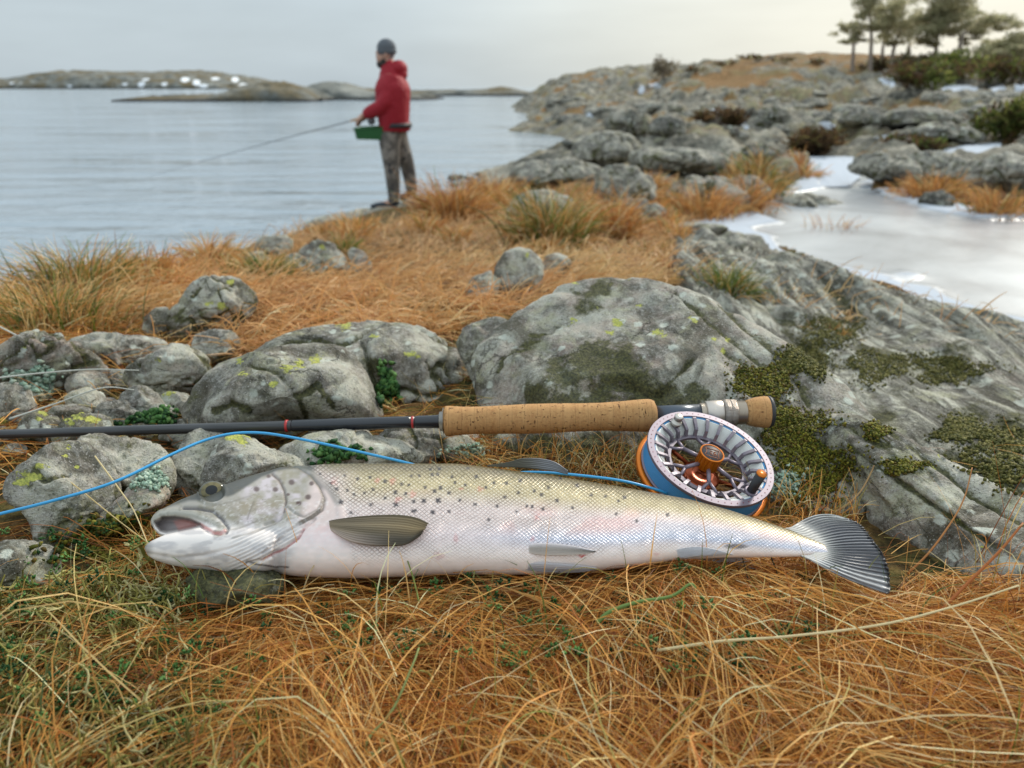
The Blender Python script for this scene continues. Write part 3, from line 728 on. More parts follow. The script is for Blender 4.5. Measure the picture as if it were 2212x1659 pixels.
# --- out in the grass
rock('grey boulder in the orange grass with one bright lichen spot', Z6((1330, 200), (1340, 130), (1420, 90), (1490, 108), (1540, 170), (1575, 250), (1480, 270), (1380, 240)), base=596, T=.8, seed=28, moss=.1, lich=[(695, 533, 12)])
rock('low smooth stone leaning against the lichen-spotted grass boulder', Z6((1265, 215), (1275, 165), (1320, 150), (1380, 175), (1440, 240), (1430, 270), (1290, 260)), base=594, T=.8, seed=29, moss=.05)
rock('leaning grey slab on the other side of the lichen-spotted boulder', Z6((1548, 150), (1570, 125), (1620, 145), (1660, 200), (1655, 265), (1580, 260)), base=594, T=.6, seed=30, moss=.1, pink=.4)
rock('flat grey stone on the bank nearest the water, behind the grass boulder', Z6((1130, 130), (1170, 75), (1270, 70), (1310, 95), (1290, 170), (1180, 200)), base=555, T=.8, seed=31, moss=.2)
rock('half-buried stone left of the flat bank stone', Z6((1080, 190), (1110, 150), (1170, 140), (1200, 180), (1180, 220), (1090, 220)), base=575, T=.8, seed=32, moss=.25)
rock('smooth egg-shaped stone behind the big centre rock', [(1062, 620), (1068, 580), (1085, 548), (1115, 532), (1150, 540), (1175, 570), (1172, 615), (1140, 650), (1085, 650)], base=640, T=.9, seed=33, moss=.1, facets=3, lich=[(1140, 548, 10)])
rock('low dark stone at the left foot of the egg-shaped stone', [(1005, 628), (1015, 600), (1060, 585), (1085, 610), (1070, 650), (1020, 655)], base=642, T=.8, seed=34, moss=.25)
rock('small purple-grey stone on the shoulder of the big centre rock', [(1170, 580), (1178, 555), (1200, 545), (1225, 552), (1240, 580), (1220, 600), (1180, 600)], base=590, T=.9, seed=35, moss=.05, facets=3)
rock('pale weathered boulder in the grass right of the angler', [(1095, 470), (1100, 435), (1130, 415), (1190, 412), (1235, 425), (1255, 460), (1262, 510), (1200, 530), (1120, 500)], base=500, T=.8, seed=36, moss=.08, facets=5, pink=.3)
rock('flat pale ledge under the angler', [(630, 492), (680, 472), (760, 458), (830, 444), (880, 432), (915, 440), (925, 468), (860, 486), (760, 498), (660, 502)], t=8.55, T=.9, seed=37, moss=.1, facets=5, rough=.5, tilt=1.2, res=(100, 56))
rock('pointed stone beside the heel of the angler', [(860, 462), (875, 432), (905, 420), (930, 425), (945, 455), (920, 480), (870, 482)], t=8.6, T=.8, seed=38, moss=.15)
# --- big centre rock and right-hand front rock
rock('huge lichen-spotted grey rock rising behind the reel', [(975, 770), (990, 715), (1030, 685), (1085, 650), (1150, 602), (1225, 562), (1320, 548), (1420, 574), (1530, 622), (1620, 680), (1710, 748), (1800, 832), (1870, 910), (1915, 1010), (1925, 1100), (1880, 1180), (1700, 1200), (1300, 1180), (1120, 1040), (1060, 930), (1000, 840)], t=.80, T=.62, res=(200, 108), seed=39, facets=0, planes=[(0.05, -.35, .94, .50), (-.25, .62, .74, .66), (.62, .35, .70, .72), (-.75, -.1, .65, .76), (.2, .85, .5, .87)], amp=.028, moss=.22, tilt=.55, side=.0, pink=.45, mossy=[[(1075, 880), (1180, 765), (1290, 722), (1370, 735), (1420, 800), (1530, 830), (1565, 900), (1500, 1000), (1100, 1000)], [(1180, 690), (1250, 610), (1330, 600), (1330, 640), (1240, 700)]] + MOSSPADS,
     lich=[(1335, 700, 16), (1320, 720, 12), (1420, 720, 14), (1435, 728, 10), (1380, 655, 12), (1290, 665, 10), (1310, 605, 10), (1240, 610, 9), (1255, 597, 8), (1570, 735, 14), (1540, 740, 10), (1560, 760, 9), (1490, 690, 10), (1450, 660, 10), (1500, 700, 9), (1360, 600, 8), (1330, 575, 10), (1230, 700, 8), (1240, 690, 12)],
     cracks=[[(1540, 640), (1650, 740), (1760, 850), (1850, 960)], [(1450, 620), (1560, 720), (1660, 800)], [(1560, 760), (1640, 800), (1660, 850)], [(1075, 800), (1100, 760), (1200, 700)], [(1380, 930), (1440, 830), (1500, 770)]])
rock('dark smooth hollowed rock between the whaleback and the huge rock', [(985, 745), (1000, 705), (1040, 690), (1090, 680), (1110, 720), (1090, 780), (1070, 840), (1020, 830)], t=1.0, T=.7, seed=40, moss=.3, res=(80, 46))
rock('long grey rock running into the lower right corner behind the tail fin', [(1770, 880), (1790, 818), (1860, 858), (1935, 888), (2030, 962), (2130, 1030), (2225, 1092), (2350, 1180), (2400, 1300), (2350, 1420), (2200, 1400), (2050, 1330), (1960, 1250), (1900, 1140), (1860, 1030), (1790, 930)], t=.615, T=.6, res=(170, 96), seed=41, mossy=MOSSPADS[3:], facets=0, planes=[(-.35, -.3, .88, .60), (.35, .5, .79, .62), (-.8, .2, .55, .83)], moss=.22, tilt=.5, amp=.035,
     lich=[(1990, 985, 12), (2010, 1000, 12), (2025, 985, 10), (2070, 1120, 9), (1945, 975, 8), (1890, 950, 9), (2120, 1180, 8), (1960, 960, 8)], cracks=[[(1800, 850), (1950, 950), (2100, 1060), (2250, 1150)], [(1830, 960), (2000, 1080), (2150, 1180)], [(1830, 920), (1900, 960), (1980, 955)], [(1880, 1010), (1920, 990)]], pink=.3)
rock('dark mossy foot of the huge rock under the cork grip', [(1010, 960), (1060, 925), (1160, 912), (1290, 920), (1420, 935), (1560, 950), (1620, 1000), (1560, 1050), (1300, 1040), (1080, 1030)], t=.80, T=.4, seed=48, moss=.45, mossy=[[(1040, 930), (1600, 930), (1600, 1060), (1040, 1060)]], res=(120, 60))
rock('grey mossy stone under the rod behind the shoulder of the fish', [(800, 985), (830, 930), (900, 905), (980, 915), (1040, 960), (1050, 1010), (900, 1030)], t=.79, T=.6, seed=49, moss=.45, res=(90, 50), cracks=[[(880, 920), (900, 960), (890, 1000)]])
rock('low mossy rock behind the reel and the tail fin', [(1620, 1000), (1660, 940), (1740, 920), (1820, 940), (1870, 1010), (1890, 1110), (1850, 1180), (1650, 1180), (1600, 1090)], t=.735, T=.6, seed=42, moss=.35, mossy=MOSSPADS, res=(110, 60), pink=.2)
rock('dark mossy stone under the throat of the fish', [(405, 1245), (440, 1225), (520, 1222), (600, 1228), (620, 1260), (590, 1310), (500, 1325), (430, 1300)], t=.545, T=.9, seed=43, moss=1.1, mossy=[[(380, 1200), (640, 1200), (640, 1340), (380, 1340)]], res=(70, 40))
rock('flat lichen-patched stone showing through the straw at the bottom edge', [(1075, 1660), (1100, 1635), (1160, 1622), (1230, 1630), (1260, 1660), (1240, 1690), (1100, 1690)], t=.436, T=.8, seed=44, moss=.2, lich=())

# --- the foliated slab falling away to the right
def rayfield(poly, nx, ny):
    poly = np.array(poly, float)
    X, Y = np.meshgrid(np.linspace(poly[:, 0].min(), poly[:, 0].max(), nx), np.linspace(poly[:, 1].min(), poly[:, 1].max(), ny))
    return X, Y
slab = np.array([(1430, 478), (1545, 494), (1700, 530), (2000, 645), (2212, 702), (2600, 800), (3200, 960), (3200, 1500), (2250, 1290), (2050, 1100), (1880, 1010), (1650, 880), (1490, 740), (1425, 570)], float)
X, Y = rayfield(slab, 440, 250)
tt, pt = hit(X.ravel(), Y.ravel()); sd = sdist(X.ravel(), Y.ravel(), slab)
far_side = pt[:, 1] > 6.3
edge = sstep(sd, -12, 45)
u = pt.copy()
u[:, 0] -= (pt[:, 1] - 1) * -0.04
q = np.stack([u[:, 0] * 9, u[:, 1] * 1.25, 0 * u[:, 0]], -1)
warp = fbm(pt * np.array([2.2, 1.2, 0]), 3, 71)[:, None] * np.array([1.3, .5, 0])
r1 = 1 - np.abs(fbm(q + warp, 4, 60)) * 2.2
r2 = 1 - np.abs(fbm(q * 2.7 + warp, 3, 64)) * 2.0
sc = np.clip(pt[:, 1] / 1.8, 0.5, 1.6)
r1 = np.where(r1 > 0, r1 ** .8, r1)
dz = (r1 * 0.022 + r2 * 0.016 + fbm(pt * 30, 3, 6) * 0.005 - 0.008) * sc
zz = pt[:, 2] - 0.05 * (1 - edge) + (0.018 + dz) * edge
M = 0.08 + 0.72 * sstep(-np.maximum(r1, r2 - .15), -0.45, 0.15) + 0.35 * fbm(pt * 3, 3, 12)
for pg in MOSSPADS + [blobpoly(1800, 715, 64, 34, 10), blobpoly(1900, 790, 74, 34, 11), blobpoly(2050, 800, 74, 32, 12), blobpoly(2160, 985, 64, 64, 13), blobpoly(1740, 775, 54, 38, 14), blobpoly(2080, 930, 54, 28, 15)]:
    M = np.maximum(M, .7 * sstep(sdist(X.ravel(), Y.ravel(), np.array(pg)), -14, 22))
V = np.c_[pt[:, :2], zz]
f = grid_faces(250, 440); keep = (sd[f] > -14).all(1) & (~far_side[f]).all(1)
spread = np.abs(tt[f].max(1) - tt[f].min(1)) < 0.6
o = obj('rock_slab', V, f[keep & spread][:, ::-1], RMS, attrs={'Lich': np.clip(fbm(pt * 4, 3, 19) * 1.1 - .3, 0, .3), 'Moss': M, 'Pink': np.clip(fbm(pt * 2.5, 2, 23) + .1, 0, 1)})
tag(o, 'long ridged grey rock slab sloping down to the frozen pond on the right', 'rock')
rock('low dark boulder on the pond side of the slab at the right edge', [(2030, 700), (2045, 668), (2100, 660), (2170, 680), (2260, 715), (2300, 770), (2200, 780), (2090, 745)], t=2.0, T=.5, seed=45, moss=.25, res=(80, 44))
rock('grey step of rock on the slab beside the green tuft', [(1625, 690), (1640, 660), (1700, 655), (1770, 690), (1800, 740), (1740, 760), (1660, 735)], t=1.62, T=.6, seed=46, moss=.3, res=(80, 44))
rock('pale plate of rock at the top end of the slab', [(1460, 560), (1480, 510), (1520, 490), (1570, 530), (1600, 590), (1560, 610), (1500, 600)], t=3.1, T=.5, seed=47, moss=.1)

# --- middle distance outcrops
mid_specs = [
 ('tallest domed outcrop of the shore right of the angler', Z5((600, 720), (610, 660), (660, 620), (740, 625), (800, 680), (815, 750), (760, 790), (660, 780)), 1),
 ('smooth striped outcrop at the shore, left of the domed one', Z5((270, 680), (300, 620), (400, 595), (520, 595), (600, 640), (600, 700), (480, 720), (330, 715)), 1),
 ('grey shoulder of rock behind the striped outcrop', Z5((520, 590), (540, 540), (600, 500), (680, 500), (740, 540), (760, 600), (640, 630)), 1),
 ('broad hump of rock behind the domed outcrop', Z5((740, 600), (780, 560), (880, 545), (1000, 560), (1080, 600), (1040, 650), (880, 660), (790, 650)), 0),
 ('ribbed pinkish outcrop above the grassy hollow', Z5((860, 760), (880, 710), (960, 665), (1060, 670), (1120, 720), (1180, 760), (1100, 800), (940, 800)), 2),
 ('pale plate-like outcrop left of the snow hollow', Z5((1090, 700), (1130, 660), (1200, 670), (1250, 730), (1230, 770), (1140, 750)), 2),
 ('small grey stone in the grass under the ribbed outcrop', Z5((760, 830), (775, 780), (820, 765), (855, 790), (850, 850), (790, 860)), 0),
 ('rust-streaked stone at the foot of the domed outcrop', Z5((690, 790), (720, 750), (780, 750), (800, 800), (760, 830)), 2),
 ('flat grey rock island in the frozen pond', Z5((1270, 780), (1300, 740), (1400, 730), (1500, 760), (1570, 800), (1590, 830), (1500, 850), (1380, 840)), 0),
 ('long low ledge at the near edge of the snow', Z5((850, 870), (920, 845), (1040, 840), (1090, 860), (1050, 890), (920, 900)), 0),
 ('rounded dark outcrop above the pond inlet', Z5((1570, 640), (1600, 590), (1680, 570), (1760, 600), (1810, 650), (1780, 690), (1680, 690)), 0),
 ('grey hump right of the rounded dark outcrop', Z5((1760, 620), (1800, 570), (1900, 570), (1990, 610), (2010, 670), (1900, 690), (1800, 680)), 0),
 ('large smooth outcrop at the right edge above the pond', Z5((1990, 700), (2010, 620), (2090, 585), (2200, 600), (2300, 660), (2300, 740), (2150, 750)), 0),
 ('flat rock behind the long snow strip', Z5((1790, 520), (1815, 480), (1890, 465), (1990, 482), (2050, 520), (2030, 536), (1900, 530)), 0),
 ('pair-topped dark outcrop above the long snow strip', Z5((1670, 470), (1700, 420), (1790, 400), (1880, 410), (1960, 460), (1900, 475), (1760, 480)), 0),
 ('cone-shaped grey outcrop left of the pair-topped one', Z5((1520, 465), (1550, 420), (1600, 400), (1660, 430), (1670, 470), (1580, 480)), 0),
 ('grey outcrop in the middle of the hillside', Z5((1200, 470), (1220, 410), (1280, 395), (1320, 430), (1330, 480), (1260, 490)), 0),
 ('broken grey outcrop left of the dark heather', Z5((1140, 590), (1160, 550), (1230, 540), (1290, 570), (1290, 610), (1200, 620)), 0),
 ('grey knoll behind the little snow patch', Z5((800, 500), (820, 450), (870, 430), (920, 460), (930, 510), (860, 530)), 0),
 ('rock knoll left of the little snow patch', Z5((640, 480), (660, 420), (720, 410), (780, 440), (800, 500), (720, 520)), 0),
 ('boulder half out of the grass in the pond peninsula', Z5((1820, 760), (1840, 720), (1890, 715), (1940, 750), (1930, 790), (1860, 790)), 0),
]
for i, (lab, poly, kind) in enumerate(mid_specs):
    pa = np.array(poly); m0 = pa.mean(0); pa = m0 + (pa - m0) * np.array([1.16, 1.0]); poly = [tuple(q) for q in pa]
    rock(lab, poly, base=pa[:, 1].max() - 5, T=.75, seed=60 + i, res=(62, 34), m=RMF if i > 12 else RMD, moss=.22, pink=.6 if kind == 2 else .15, facets=8, amp=.075, name='rock_outcrop', crack=2.4)
r = np.random.default_rng(5); k = 0
while k < 70:
    px, py = r.uniform(1190, 2212), r.uniform(190, 320)
    t_, p_ = hit(px, py)
    if p_[0, 1] < 13 or p_[0, 1] > 56 or (py > 248 and px > 1780): continue
    s = r.uniform(14, 42) * (0.7 if py < 235 else 1)
    rock('grey rock outcrop bulging from the brown grass of the far hillside', blobpoly(px, py, s * 1.25, s * r.uniform(.32, .5), k), t=t_[0], T=.8, seed=200 + k, res=(40, 24), m=RMF, moss=.2, facets=6, amp=.07, name='rock_outcrop', group='outcrops scattered over the far hillside')
    k += 1
# stones awash along the shore
for k in range(26):
    px = r.uniform(960, 1215); py = np.interp(px, [960, 1090, 1215], [392, 368, 318]) + r.uniform(-10, 14)
    yy = float(np.interp(px, [960, 1090, 1215], [14.0, 17, 25]))
    s = r.uniform(5, 13)
    c = plane_pt(px, py, 0.05); tt_ = proj(c)[2]
    rock('dark wet stone at the waterline right of the angler', blobpoly(px, py, s, s * .45, k + 90), t=float(tt_), T=.9, seed=300 + k, res=(28, 16), m=RMF, moss=.3, name='rock', group='dark wet stones along the waterline')

# small stones packed between the left-hand rocks
r = np.random.default_rng(8); k = 0
for px, py, s in ((395, 925, 30), (452, 905, 26), (700, 935, 34), (770, 945, 30), (870, 948, 36), (955, 950, 30), (1010, 940, 24), (560, 930, 26), (300, 935, 30), (235, 928, 24)):
    rock('small grey stone wedged under the rod behind the fish', blobpoly(px, py, s, s * .72, k + 140), base=min(py + s * .4, 962), T=.9, seed=450 + k, res=(44, 26), moss=.35, pink=.3, facets=6, name='stone', group='small stones wedged under the rod'); k += 1
k = 0
while k < 34:
    px, py = r.uniform(-10, 460), r.uniform(800, 1080)
    if py > 960 and px > 250: continue
    s = r.uniform(16, 34)
    rock('small grey stone packed between the larger rocks at the left', blobpoly(px, py, s, s * r.uniform(.6, .8), k + 40), base=py + s * .4, T=.9, seed=400 + k, res=(40, 24), moss=r.uniform(.1, .6), pink=r.uniform(0, .7), facets=5, name='stone', group='small stones packed between the left-hand rocks')
    k += 1

rock('low pale ledge where the slab runs under the edge of the frozen pond', [(1500, 540), (1520, 512), (1570, 500), (1640, 512), (1660, 540), (1600, 560), (1530, 560)], base=548, T=.9, seed=52, m=RMD, moss=.15, res=(70, 40))
# ------------------------------------------------------------------ the fish
def ZH(*a): return [(283.7 + x * .3135, 945.8 + y * .3135) for x, y in a]      # head
def ZB(*a): return [(882.5 + x * .5129, 945.5 + y * .5129) for x, y in a]      # body and tail
TOP = np.array([(330, 1122), (337, 1106), (351, 1096), (365, 1088), (378, 1080), (396.6, 1071), (409, 1066), (434, 1055.5), (459, 1046), (478, 1040), (503, 1030.4), (534.5, 1018), (566, 1010), (597, 1005.4), (628.6, 1002.2), (691, 997.5), (754, 996), (848, 995), (977, 997), (1062, 1006), (1170, 1020), (1293, 1039), (1395, 1056), (1498, 1076.3), (1600, 1104.5), (1652, 1122.5), (1713, 1143), (1754, 1161), (1785, 1176)], float)
BOT = np.array([(330, 1127), (338, 1140), (350, 1151), (362, 1158), (380, 1166), (405, 1180), (430, 1198), (460, 1214), (500, 1227), (550, 1233), (597, 1230), (622, 1228), (660, 1235.8), (722.6, 1239), (817, 1239), (977, 1231), (1036, 1233), (1150, 1233), (1241, 1231), (1318, 1222.5), (1395, 1212), (1447, 1205), (1549, 1202), (1652, 1202), (1723.6, 1202), (1785, 1200)], float)
JT = np.array([(312.5, 1181), (316, 1175), (326, 1168), (340, 1161), (356, 1153.5), (387, 1147), (419, 1140), (437, 1136), (480, 1134), (540, 1140), (600, 1150)], float)
JB = np.array([(312.5, 1184), (321, 1199.7), (340, 1210.7), (378, 1221.7), (424.8, 1228.5), (487.5, 1234), (550, 1236), (575, 1234.5), (600, 1229)], float)
ZC = 1.430
def loft(top, bot, n, k, m=56, zoff=0.0, kf=None):
    X = np.linspace(top[0, 0], top[-1, 0], n)
    # more stations near the ends
    e = np.linspace(0, 1, n); X = top[0, 0] + (top[-1, 0] - top[0, 0]) * (e - 0.10 * np.sin(2 * math.pi * e) / 1.0 * 0.9)
    yt = np.interp(X, top[:, 0], top[:, 1]); yb = np.interp(X, bot[:, 0], bot[:, 1])
    ker = np.array([1, 2, 1]) / 4
    for _ in range(2):
        yt[1:-1] = np.convolve(yt, ker, 'valid'); yb[1:-1] = np.convolve(yb, ker, 'valid')
    c = plane_pt(X, (yt + yb) / 2, ZC + zoff); tt = proj(c)[2]
    d = ray(X, (yt + yb) / 2); beta = np.arctan2(-d[:, 2], d[:, 1])
    E = (yb - yt) / 2 * tt / F / np.sqrt(1 + ((yt + yb) / 2 - 829.5) ** 2 / F ** 2) * 1.0
    kk = k if kf is None else kf(X)
    tau = math.radians(6)
    a = E / np.sqrt(np.sin(beta + tau) ** 2 + (kk * np.cos(beta + tau)) ** 2)
    b = kk * a
    th = np.linspace(0, 2 * math.pi, m, endpoint=False)
    h = np.cos(th)[None] * a[:, None]; wv = np.sign(np.sin(th)) * np.abs(np.sin(th)) ** 0.92 * b[:, None]
    v = np.stack([c[:, 0:1] + 0 * h, c[:, 1:2] + h * math.cos(tau) - wv * math.sin(tau), c[:, 2:3] + h * math.sin(tau) + wv * math.cos(tau)], -1)
    v = v.reshape(-1, 3); f = [tuple(q) for q in grid_faces(n, m, True)]
    c0, c1 = len(v), len(v) + 1
    v = np.vstack([v, c[:1], c[-1:]])
    f += [(c0, (j + 1) % m, j) for j in range(m)] + [(c1, (n - 1) * m + j, (n - 1) * m + (j + 1) % m) for j in range(m)]
    return v, f
def kbody(X): return np.interp(X, [330, 420, 560, 800, 1200, 1600, 1785], [.60, .58, .54, .50, .48, .44, .34])
v, f = cat_meshes([loft(TOP, BOT, 170, .5, kf=kbody), loft(JT, JB, 60, .95, zoff=0.001)])
tmp = bpy.data.objects.new('tmp', mesh('tmp', v, f)); COL.objects.link(tmp)
rm_ = tmp.modifiers.new('r', 'REMESH'); rm_.mode = 'VOXEL'; rm_.voxel_size = 0.00102
sm_ = tmp.modifiers.new('s', 'SMOOTH'); sm_.iterations = 6; sm_.factor = 0.5
fm = eval_mesh(tmp); bpy.data.objects.remove(tmp)
FV = np_verts(fm); FN = np_normals(fm)
fx, fy, ft = proj(FV)
viewd = FV - CAM; viewd /= np.linalg.norm(viewd, axis=1)[:, None]
front = (FN * viewd).sum(1) < 0.15
# keep only front-facing features on the upper side
hx, hy = (fx - 283.7) / .3135, (fy - 945.8) / .3135          # head coordinates
bx, by = (fx - 882.5) / .5129, (fy - 945.5) / .5129          # body coordinates
yt = np.interp(fx, TOP[:, 0], TOP[:, 1]); yb = np.interp(fx, BOT[:, 0], BOT[:, 1])
hgt = np.clip((yb - fy) / (yb - yt), -0.2, 1.1)              # 0 belly .. 1 back
head = front & (fx < 790)
disp = np.zeros(len(FV)); push = np.zeros(len(FV))
def on(dst, val): dst[hi_] += val
hi_ = np.where(head)[0]; X, Y = hx[hi_], hy[hi_]
MOUTH = [(158, 575), (215, 546), (300, 541), (400, 556), (470, 588), (496, 607), (440, 624), (330, 648), (240, 664), (196, 652), (165, 615)]
md = sdist(X, Y, MOUTH)
cav = sstep(md, -6, 30)
push[hi_] = cav * 0.0135
MAX = [(150, 580), (160, 545), (205, 520), (300, 508), (420, 522), (530, 565), (600, 600), (642, 632), (625, 650), (590, 655)]
md2 = seg_dist(X, Y, MAX)
disp[hi_] += 0.0010 * (1 - sstep(md2, 8, 34)) * (1 - cav)
GROOVE = [(360, 486), (450, 484), (560, 505), (625, 560), (668, 620), (655, 655), (600, 668), (530, 645), (485, 607)]
disp[hi_] -= 0.0016 * (1 - sstep(seg_dist(X, Y, GROOVE), 3, 16))
GILL = [(1040, 200), (1150, 222), (1235, 275), (1295, 345), (1328, 425), (1312, 495), (1245, 545), (1160, 590), (1020, 690), (900, 790)]
gd = seg_dist(X, Y, GILL)
gin = (X < np.interp(Y, [200, 222, 275, 345, 425, 495, 545, 590, 690, 790], [1040, 1150, 1235, 1295, 1328, 1312, 1245, 1160, 1020, 900]))
disp[hi_] += np.where(gin, 0.0013 * (1 - sstep(gd, 0, 120)), 0)
CLEI = [(1090, 180), (1250, 262), (1370, 345), (1432, 440), (1448, 540), (1420, 610)]
disp[hi_] -= 0.0012 * (1 - sstep(seg_dist(X, Y, GILL[:8]), 3, 22)) * (~gin)
disp[hi_] += 0.0008 * (1 - sstep(seg_dist(X, Y, CLEI), 5, 45))
PRE = [(970, 250), (1020, 292), (1052, 360), (1066, 440), (1052, 510), (1015, 570), (920, 600)]
disp[hi_] -= 0.0011 * (1 - sstep(seg_dist(X, Y, PRE), 2, 13))
SUB = [(1318, 430), (1285, 500), (1190, 555), (1120, 520), (1080, 480)]
disp[hi_] -= 0.0007 * (1 - sstep(seg_dist(X, Y, SUB), 2, 11))
# branchiostegal folds under the gill cover
fold = np.clip(np.minimum((X - 640) / 120, 1), 0, 1) * sstep(Y, 590, 660) * (1 - sstep(X - np.interp(Y, [560, 640, 730, 830, 870], [1260, 1190, 1100, 900, 800]), -12, 4)) * (Y > 640 - (X - 640) * .15)
ph = (Y + 0.42 * (X - 640) + 0.0002 * (X - 700) ** 2) / 27.0
disp[hi_] += 0.0005 * fold * np.sin(ph * 2 * math.pi)
EDGE2 = [(1260, 560), (1190, 622), (1150, 690), (1060, 760), (900, 845), (800, 862)]
disp[hi_] -= 0.0018 * (1 - sstep(seg_dist(X, Y, EDGE2), 2, 18))
JL = [(110, 800), (300, 830), (480, 815), (660, 770), (800, 730)]
disp[hi_] -= 0.0006 * (1 - sstep(seg_dist(X, Y, JL), 2, 22))
EYE = (557, 374)
ed_ = np.hypot((X - EYE[0]) / 84, (Y - EYE[1]) / 66)
disp[hi_] -= 0.0022 * (1 - sstep(ed_, .75, 1.05))
disp[hi_] += 0.0009 * (1 - sstep(np.abs(ed_ - 1.16), 0, .2))
# lateral line and a faint sag of the flank
disp += np.where(front, fbm(FV * 26, 2, 31) * 0.0006, 0)
FV2 = FV + FN * disp[:, None] + viewd * push[:, None]

# --- skin colours: pigment, darkened creases and painted shading lines
def S(*c): return srgb(*c)
n = len(FV)
Cc = np.zeros((n, 3))
nzf = fbm(np.c_[fx / 30, fy / 16, 0 * fx], 4, 41); nzb = fbm(np.c_[fx / 90, fy / 50, 0 * fx], 3, 42)
back = S(112, 102, 68); mid_ = S(203, 188, 186); low = S(226, 210, 212); belly = S(240, 230, 228)
tailf = sstep(fx, 1150, 1500)
backline = lerp(.80, .74, tailf) + nzf * .03
c = belly[None] + 0 * Cc
c = lerp(c, low[None], sstep(hgt, .12, .34)[:, None])
c = lerp(c, S(172, 184, 208)[None], (sstep(hgt, .18, .34) * (1 - sstep(hgt, .50, .62)) * sstep(fx, 950, 1250) * .9)[:, None])
c = lerp(c, mid_[None], (sstep(hgt, .30, .50) * (1 - .55 * tailf))[:, None])
c = lerp(c, S(208, 168, 166)[None], (sstep(nzb, .02, .4) * sstep(hgt, .30, .5) * (1 - sstep(hgt, .72, .82)) * .6)[:, None])
c = lerp(c, S(178, 165, 120)[None], (sstep(hgt, .56, .80) * (1 - sstep(hgt, .90, 1.0)) * .9 * sstep(fx, 700, 800))[:, None])
c = lerp(c, back[None], (sstep(hgt, backline, .985) * sstep(fx, 640, 720))[:, None])
# far (down-turned) side
# head
hd = (1 - sstep(fx + (hgt - .5) * -60, 640, 668))[:, None]
hc = S(154, 150, 143)[None] + 0 * Cc
hc = lerp(hc, S(196, 188, 200)[None], (sstep(fbm(np.c_[fx / 20, fy / 16, 0 * fx], 5, 52), -.25, .45) * sstep(fx, 500, 540) * .65)[:, None])
hc = lerp(hc, S(128, 122, 98)[None], (sstep(fbm(np.c_[fx / 16, fy / 10, 0 * fx], 5, 55), -.15, .5) * .6)[:, None])
topdark = sstep(hy + (hx - 600) * .31, 500, 380) if False else 1 - sstep(hy - np.interp(hx, [100, 250, 400, 560, 700, 900, 1000, 1150, 1250], [560, 478, 432, 440, 395, 268, 232, 212, 240]), -14, 14)
hc = lerp(hc, S(62, 64, 60)[None], (topdark * .92)[:, None])
hc = lerp(hc, S(150, 150, 146)[None], ((1 - sstep(np.abs(hy - np.interp(hx, [300, 560, 900, 1100], [440, 270, 215, 190])), 0, 22)) * .25 * topdark)[:, None])
under = sstep(hy - np.interp(hx, [90, 400, 640, 700, 800, 1000, 1200], [560, 560, 560, 590, 610, 600, 570]), -30, 60)
hc = lerp(hc, S(226, 221, 220)[None], (under * .95)[:, None])
hc = lerp(hc, S(168, 166, 170)[None], (sstep(fbm(np.c_[fx / 40, fy / 14, 0 * fx], 3, 58), .05, .4) * under * .6)[:, None])
c = c * (1 + .10 * fbm(np.c_[fx / 14, fy / 9, 0 * fx], 4, 63))[:, None] * (1 + .08 * nzb)[:, None]
C0 = lerp(c, hc, hd) * np.array([1.10, 1.05, 1.00])
C1 = C0.copy()
def paint(col, wgt, idx=hi_):
    C1[idx] = lerp(C1[idx], np.asarray(col)[None], np.clip(wgt, 0, 1)[:, None])
paint(S(158, 154, 142), (1 - sstep(md2, 12, 32)) * .85 * (1 - cav))
paint(S(188, 182, 170), (1 - sstep(md2, 1, 9)) * .5 * (1 - cav))
paint(S(112, 106, 92), sstep(fbm(np.c_[X / 26, Y / 26, 0 * X], 4, 91), .0, .5) * (1 - sstep(md2, 20, 60)) * .5)
paint(S(196, 118, 112), (1 - sstep(seg_dist(X, Y, [(470, 590), (520, 618), (575, 655), (615, 660), (652, 640)]), 3, 13)) * .8)
paint(S(84, 78, 84), (1 - sstep(seg_dist(X, Y, GROOVE[:6]), 4, 14)) * .8)
paint(S(120, 112, 112), cav * .95)
paint(S(170, 122, 116), sstep(sdist(X, Y, [(285, 570), (345, 556), (440, 570), (475, 600), (420, 618), (320, 640)]), -8, 14) * .95)
paint(S(60, 54, 54), (1 - sstep(seg_dist(X, Y, [(215, 552), (300, 547), (400, 563), (470, 592)]), 3, 16)) * .8)
paint(S(90, 88, 82), (1 - sstep(np.hypot(X - 95, Y - 765), 15, 75)) * .55)
paint(S(105, 88, 80), (1 - sstep(seg_dist(X, Y, PRE[:5]), 3, 12)) * .8)
paint(S(92, 84, 66), (1 - sstep(np.abs(seg_dist(X, Y, GILL[:8])), 3, 15)) * .75)
paint(S(120, 112, 98), (1 - sstep(seg_dist(X, Y, SUB), 2, 10)) * .6)
paint(S(98, 100, 92), (1 - sstep(seg_dist(X, Y, CLEI[:4]), 18, 46)) * .55 * (~gin))
paint(S(178, 104, 100), (1 - sstep(seg_dist(X, Y, EDGE2[1:5]), 3, 13)) * .8)
paint(S(60, 48, 46), (1 - sstep(seg_dist(X, Y, [(790, 862), (870, 872), (1000, 892), (1080, 893)]), 3, 11)) * .85)
paint(S(166, 162, 164), fold * (0.5 - 0.5 * np.sin(ph * 2 * math.pi)) * .55)
paint(S(150, 132, 110), sstep(Y, 430, 460) * (1 - sstep(Y, 470, 560)) * sstep(X, 600, 760) * (1 - sstep(X, 1000, 1060)) * .35)
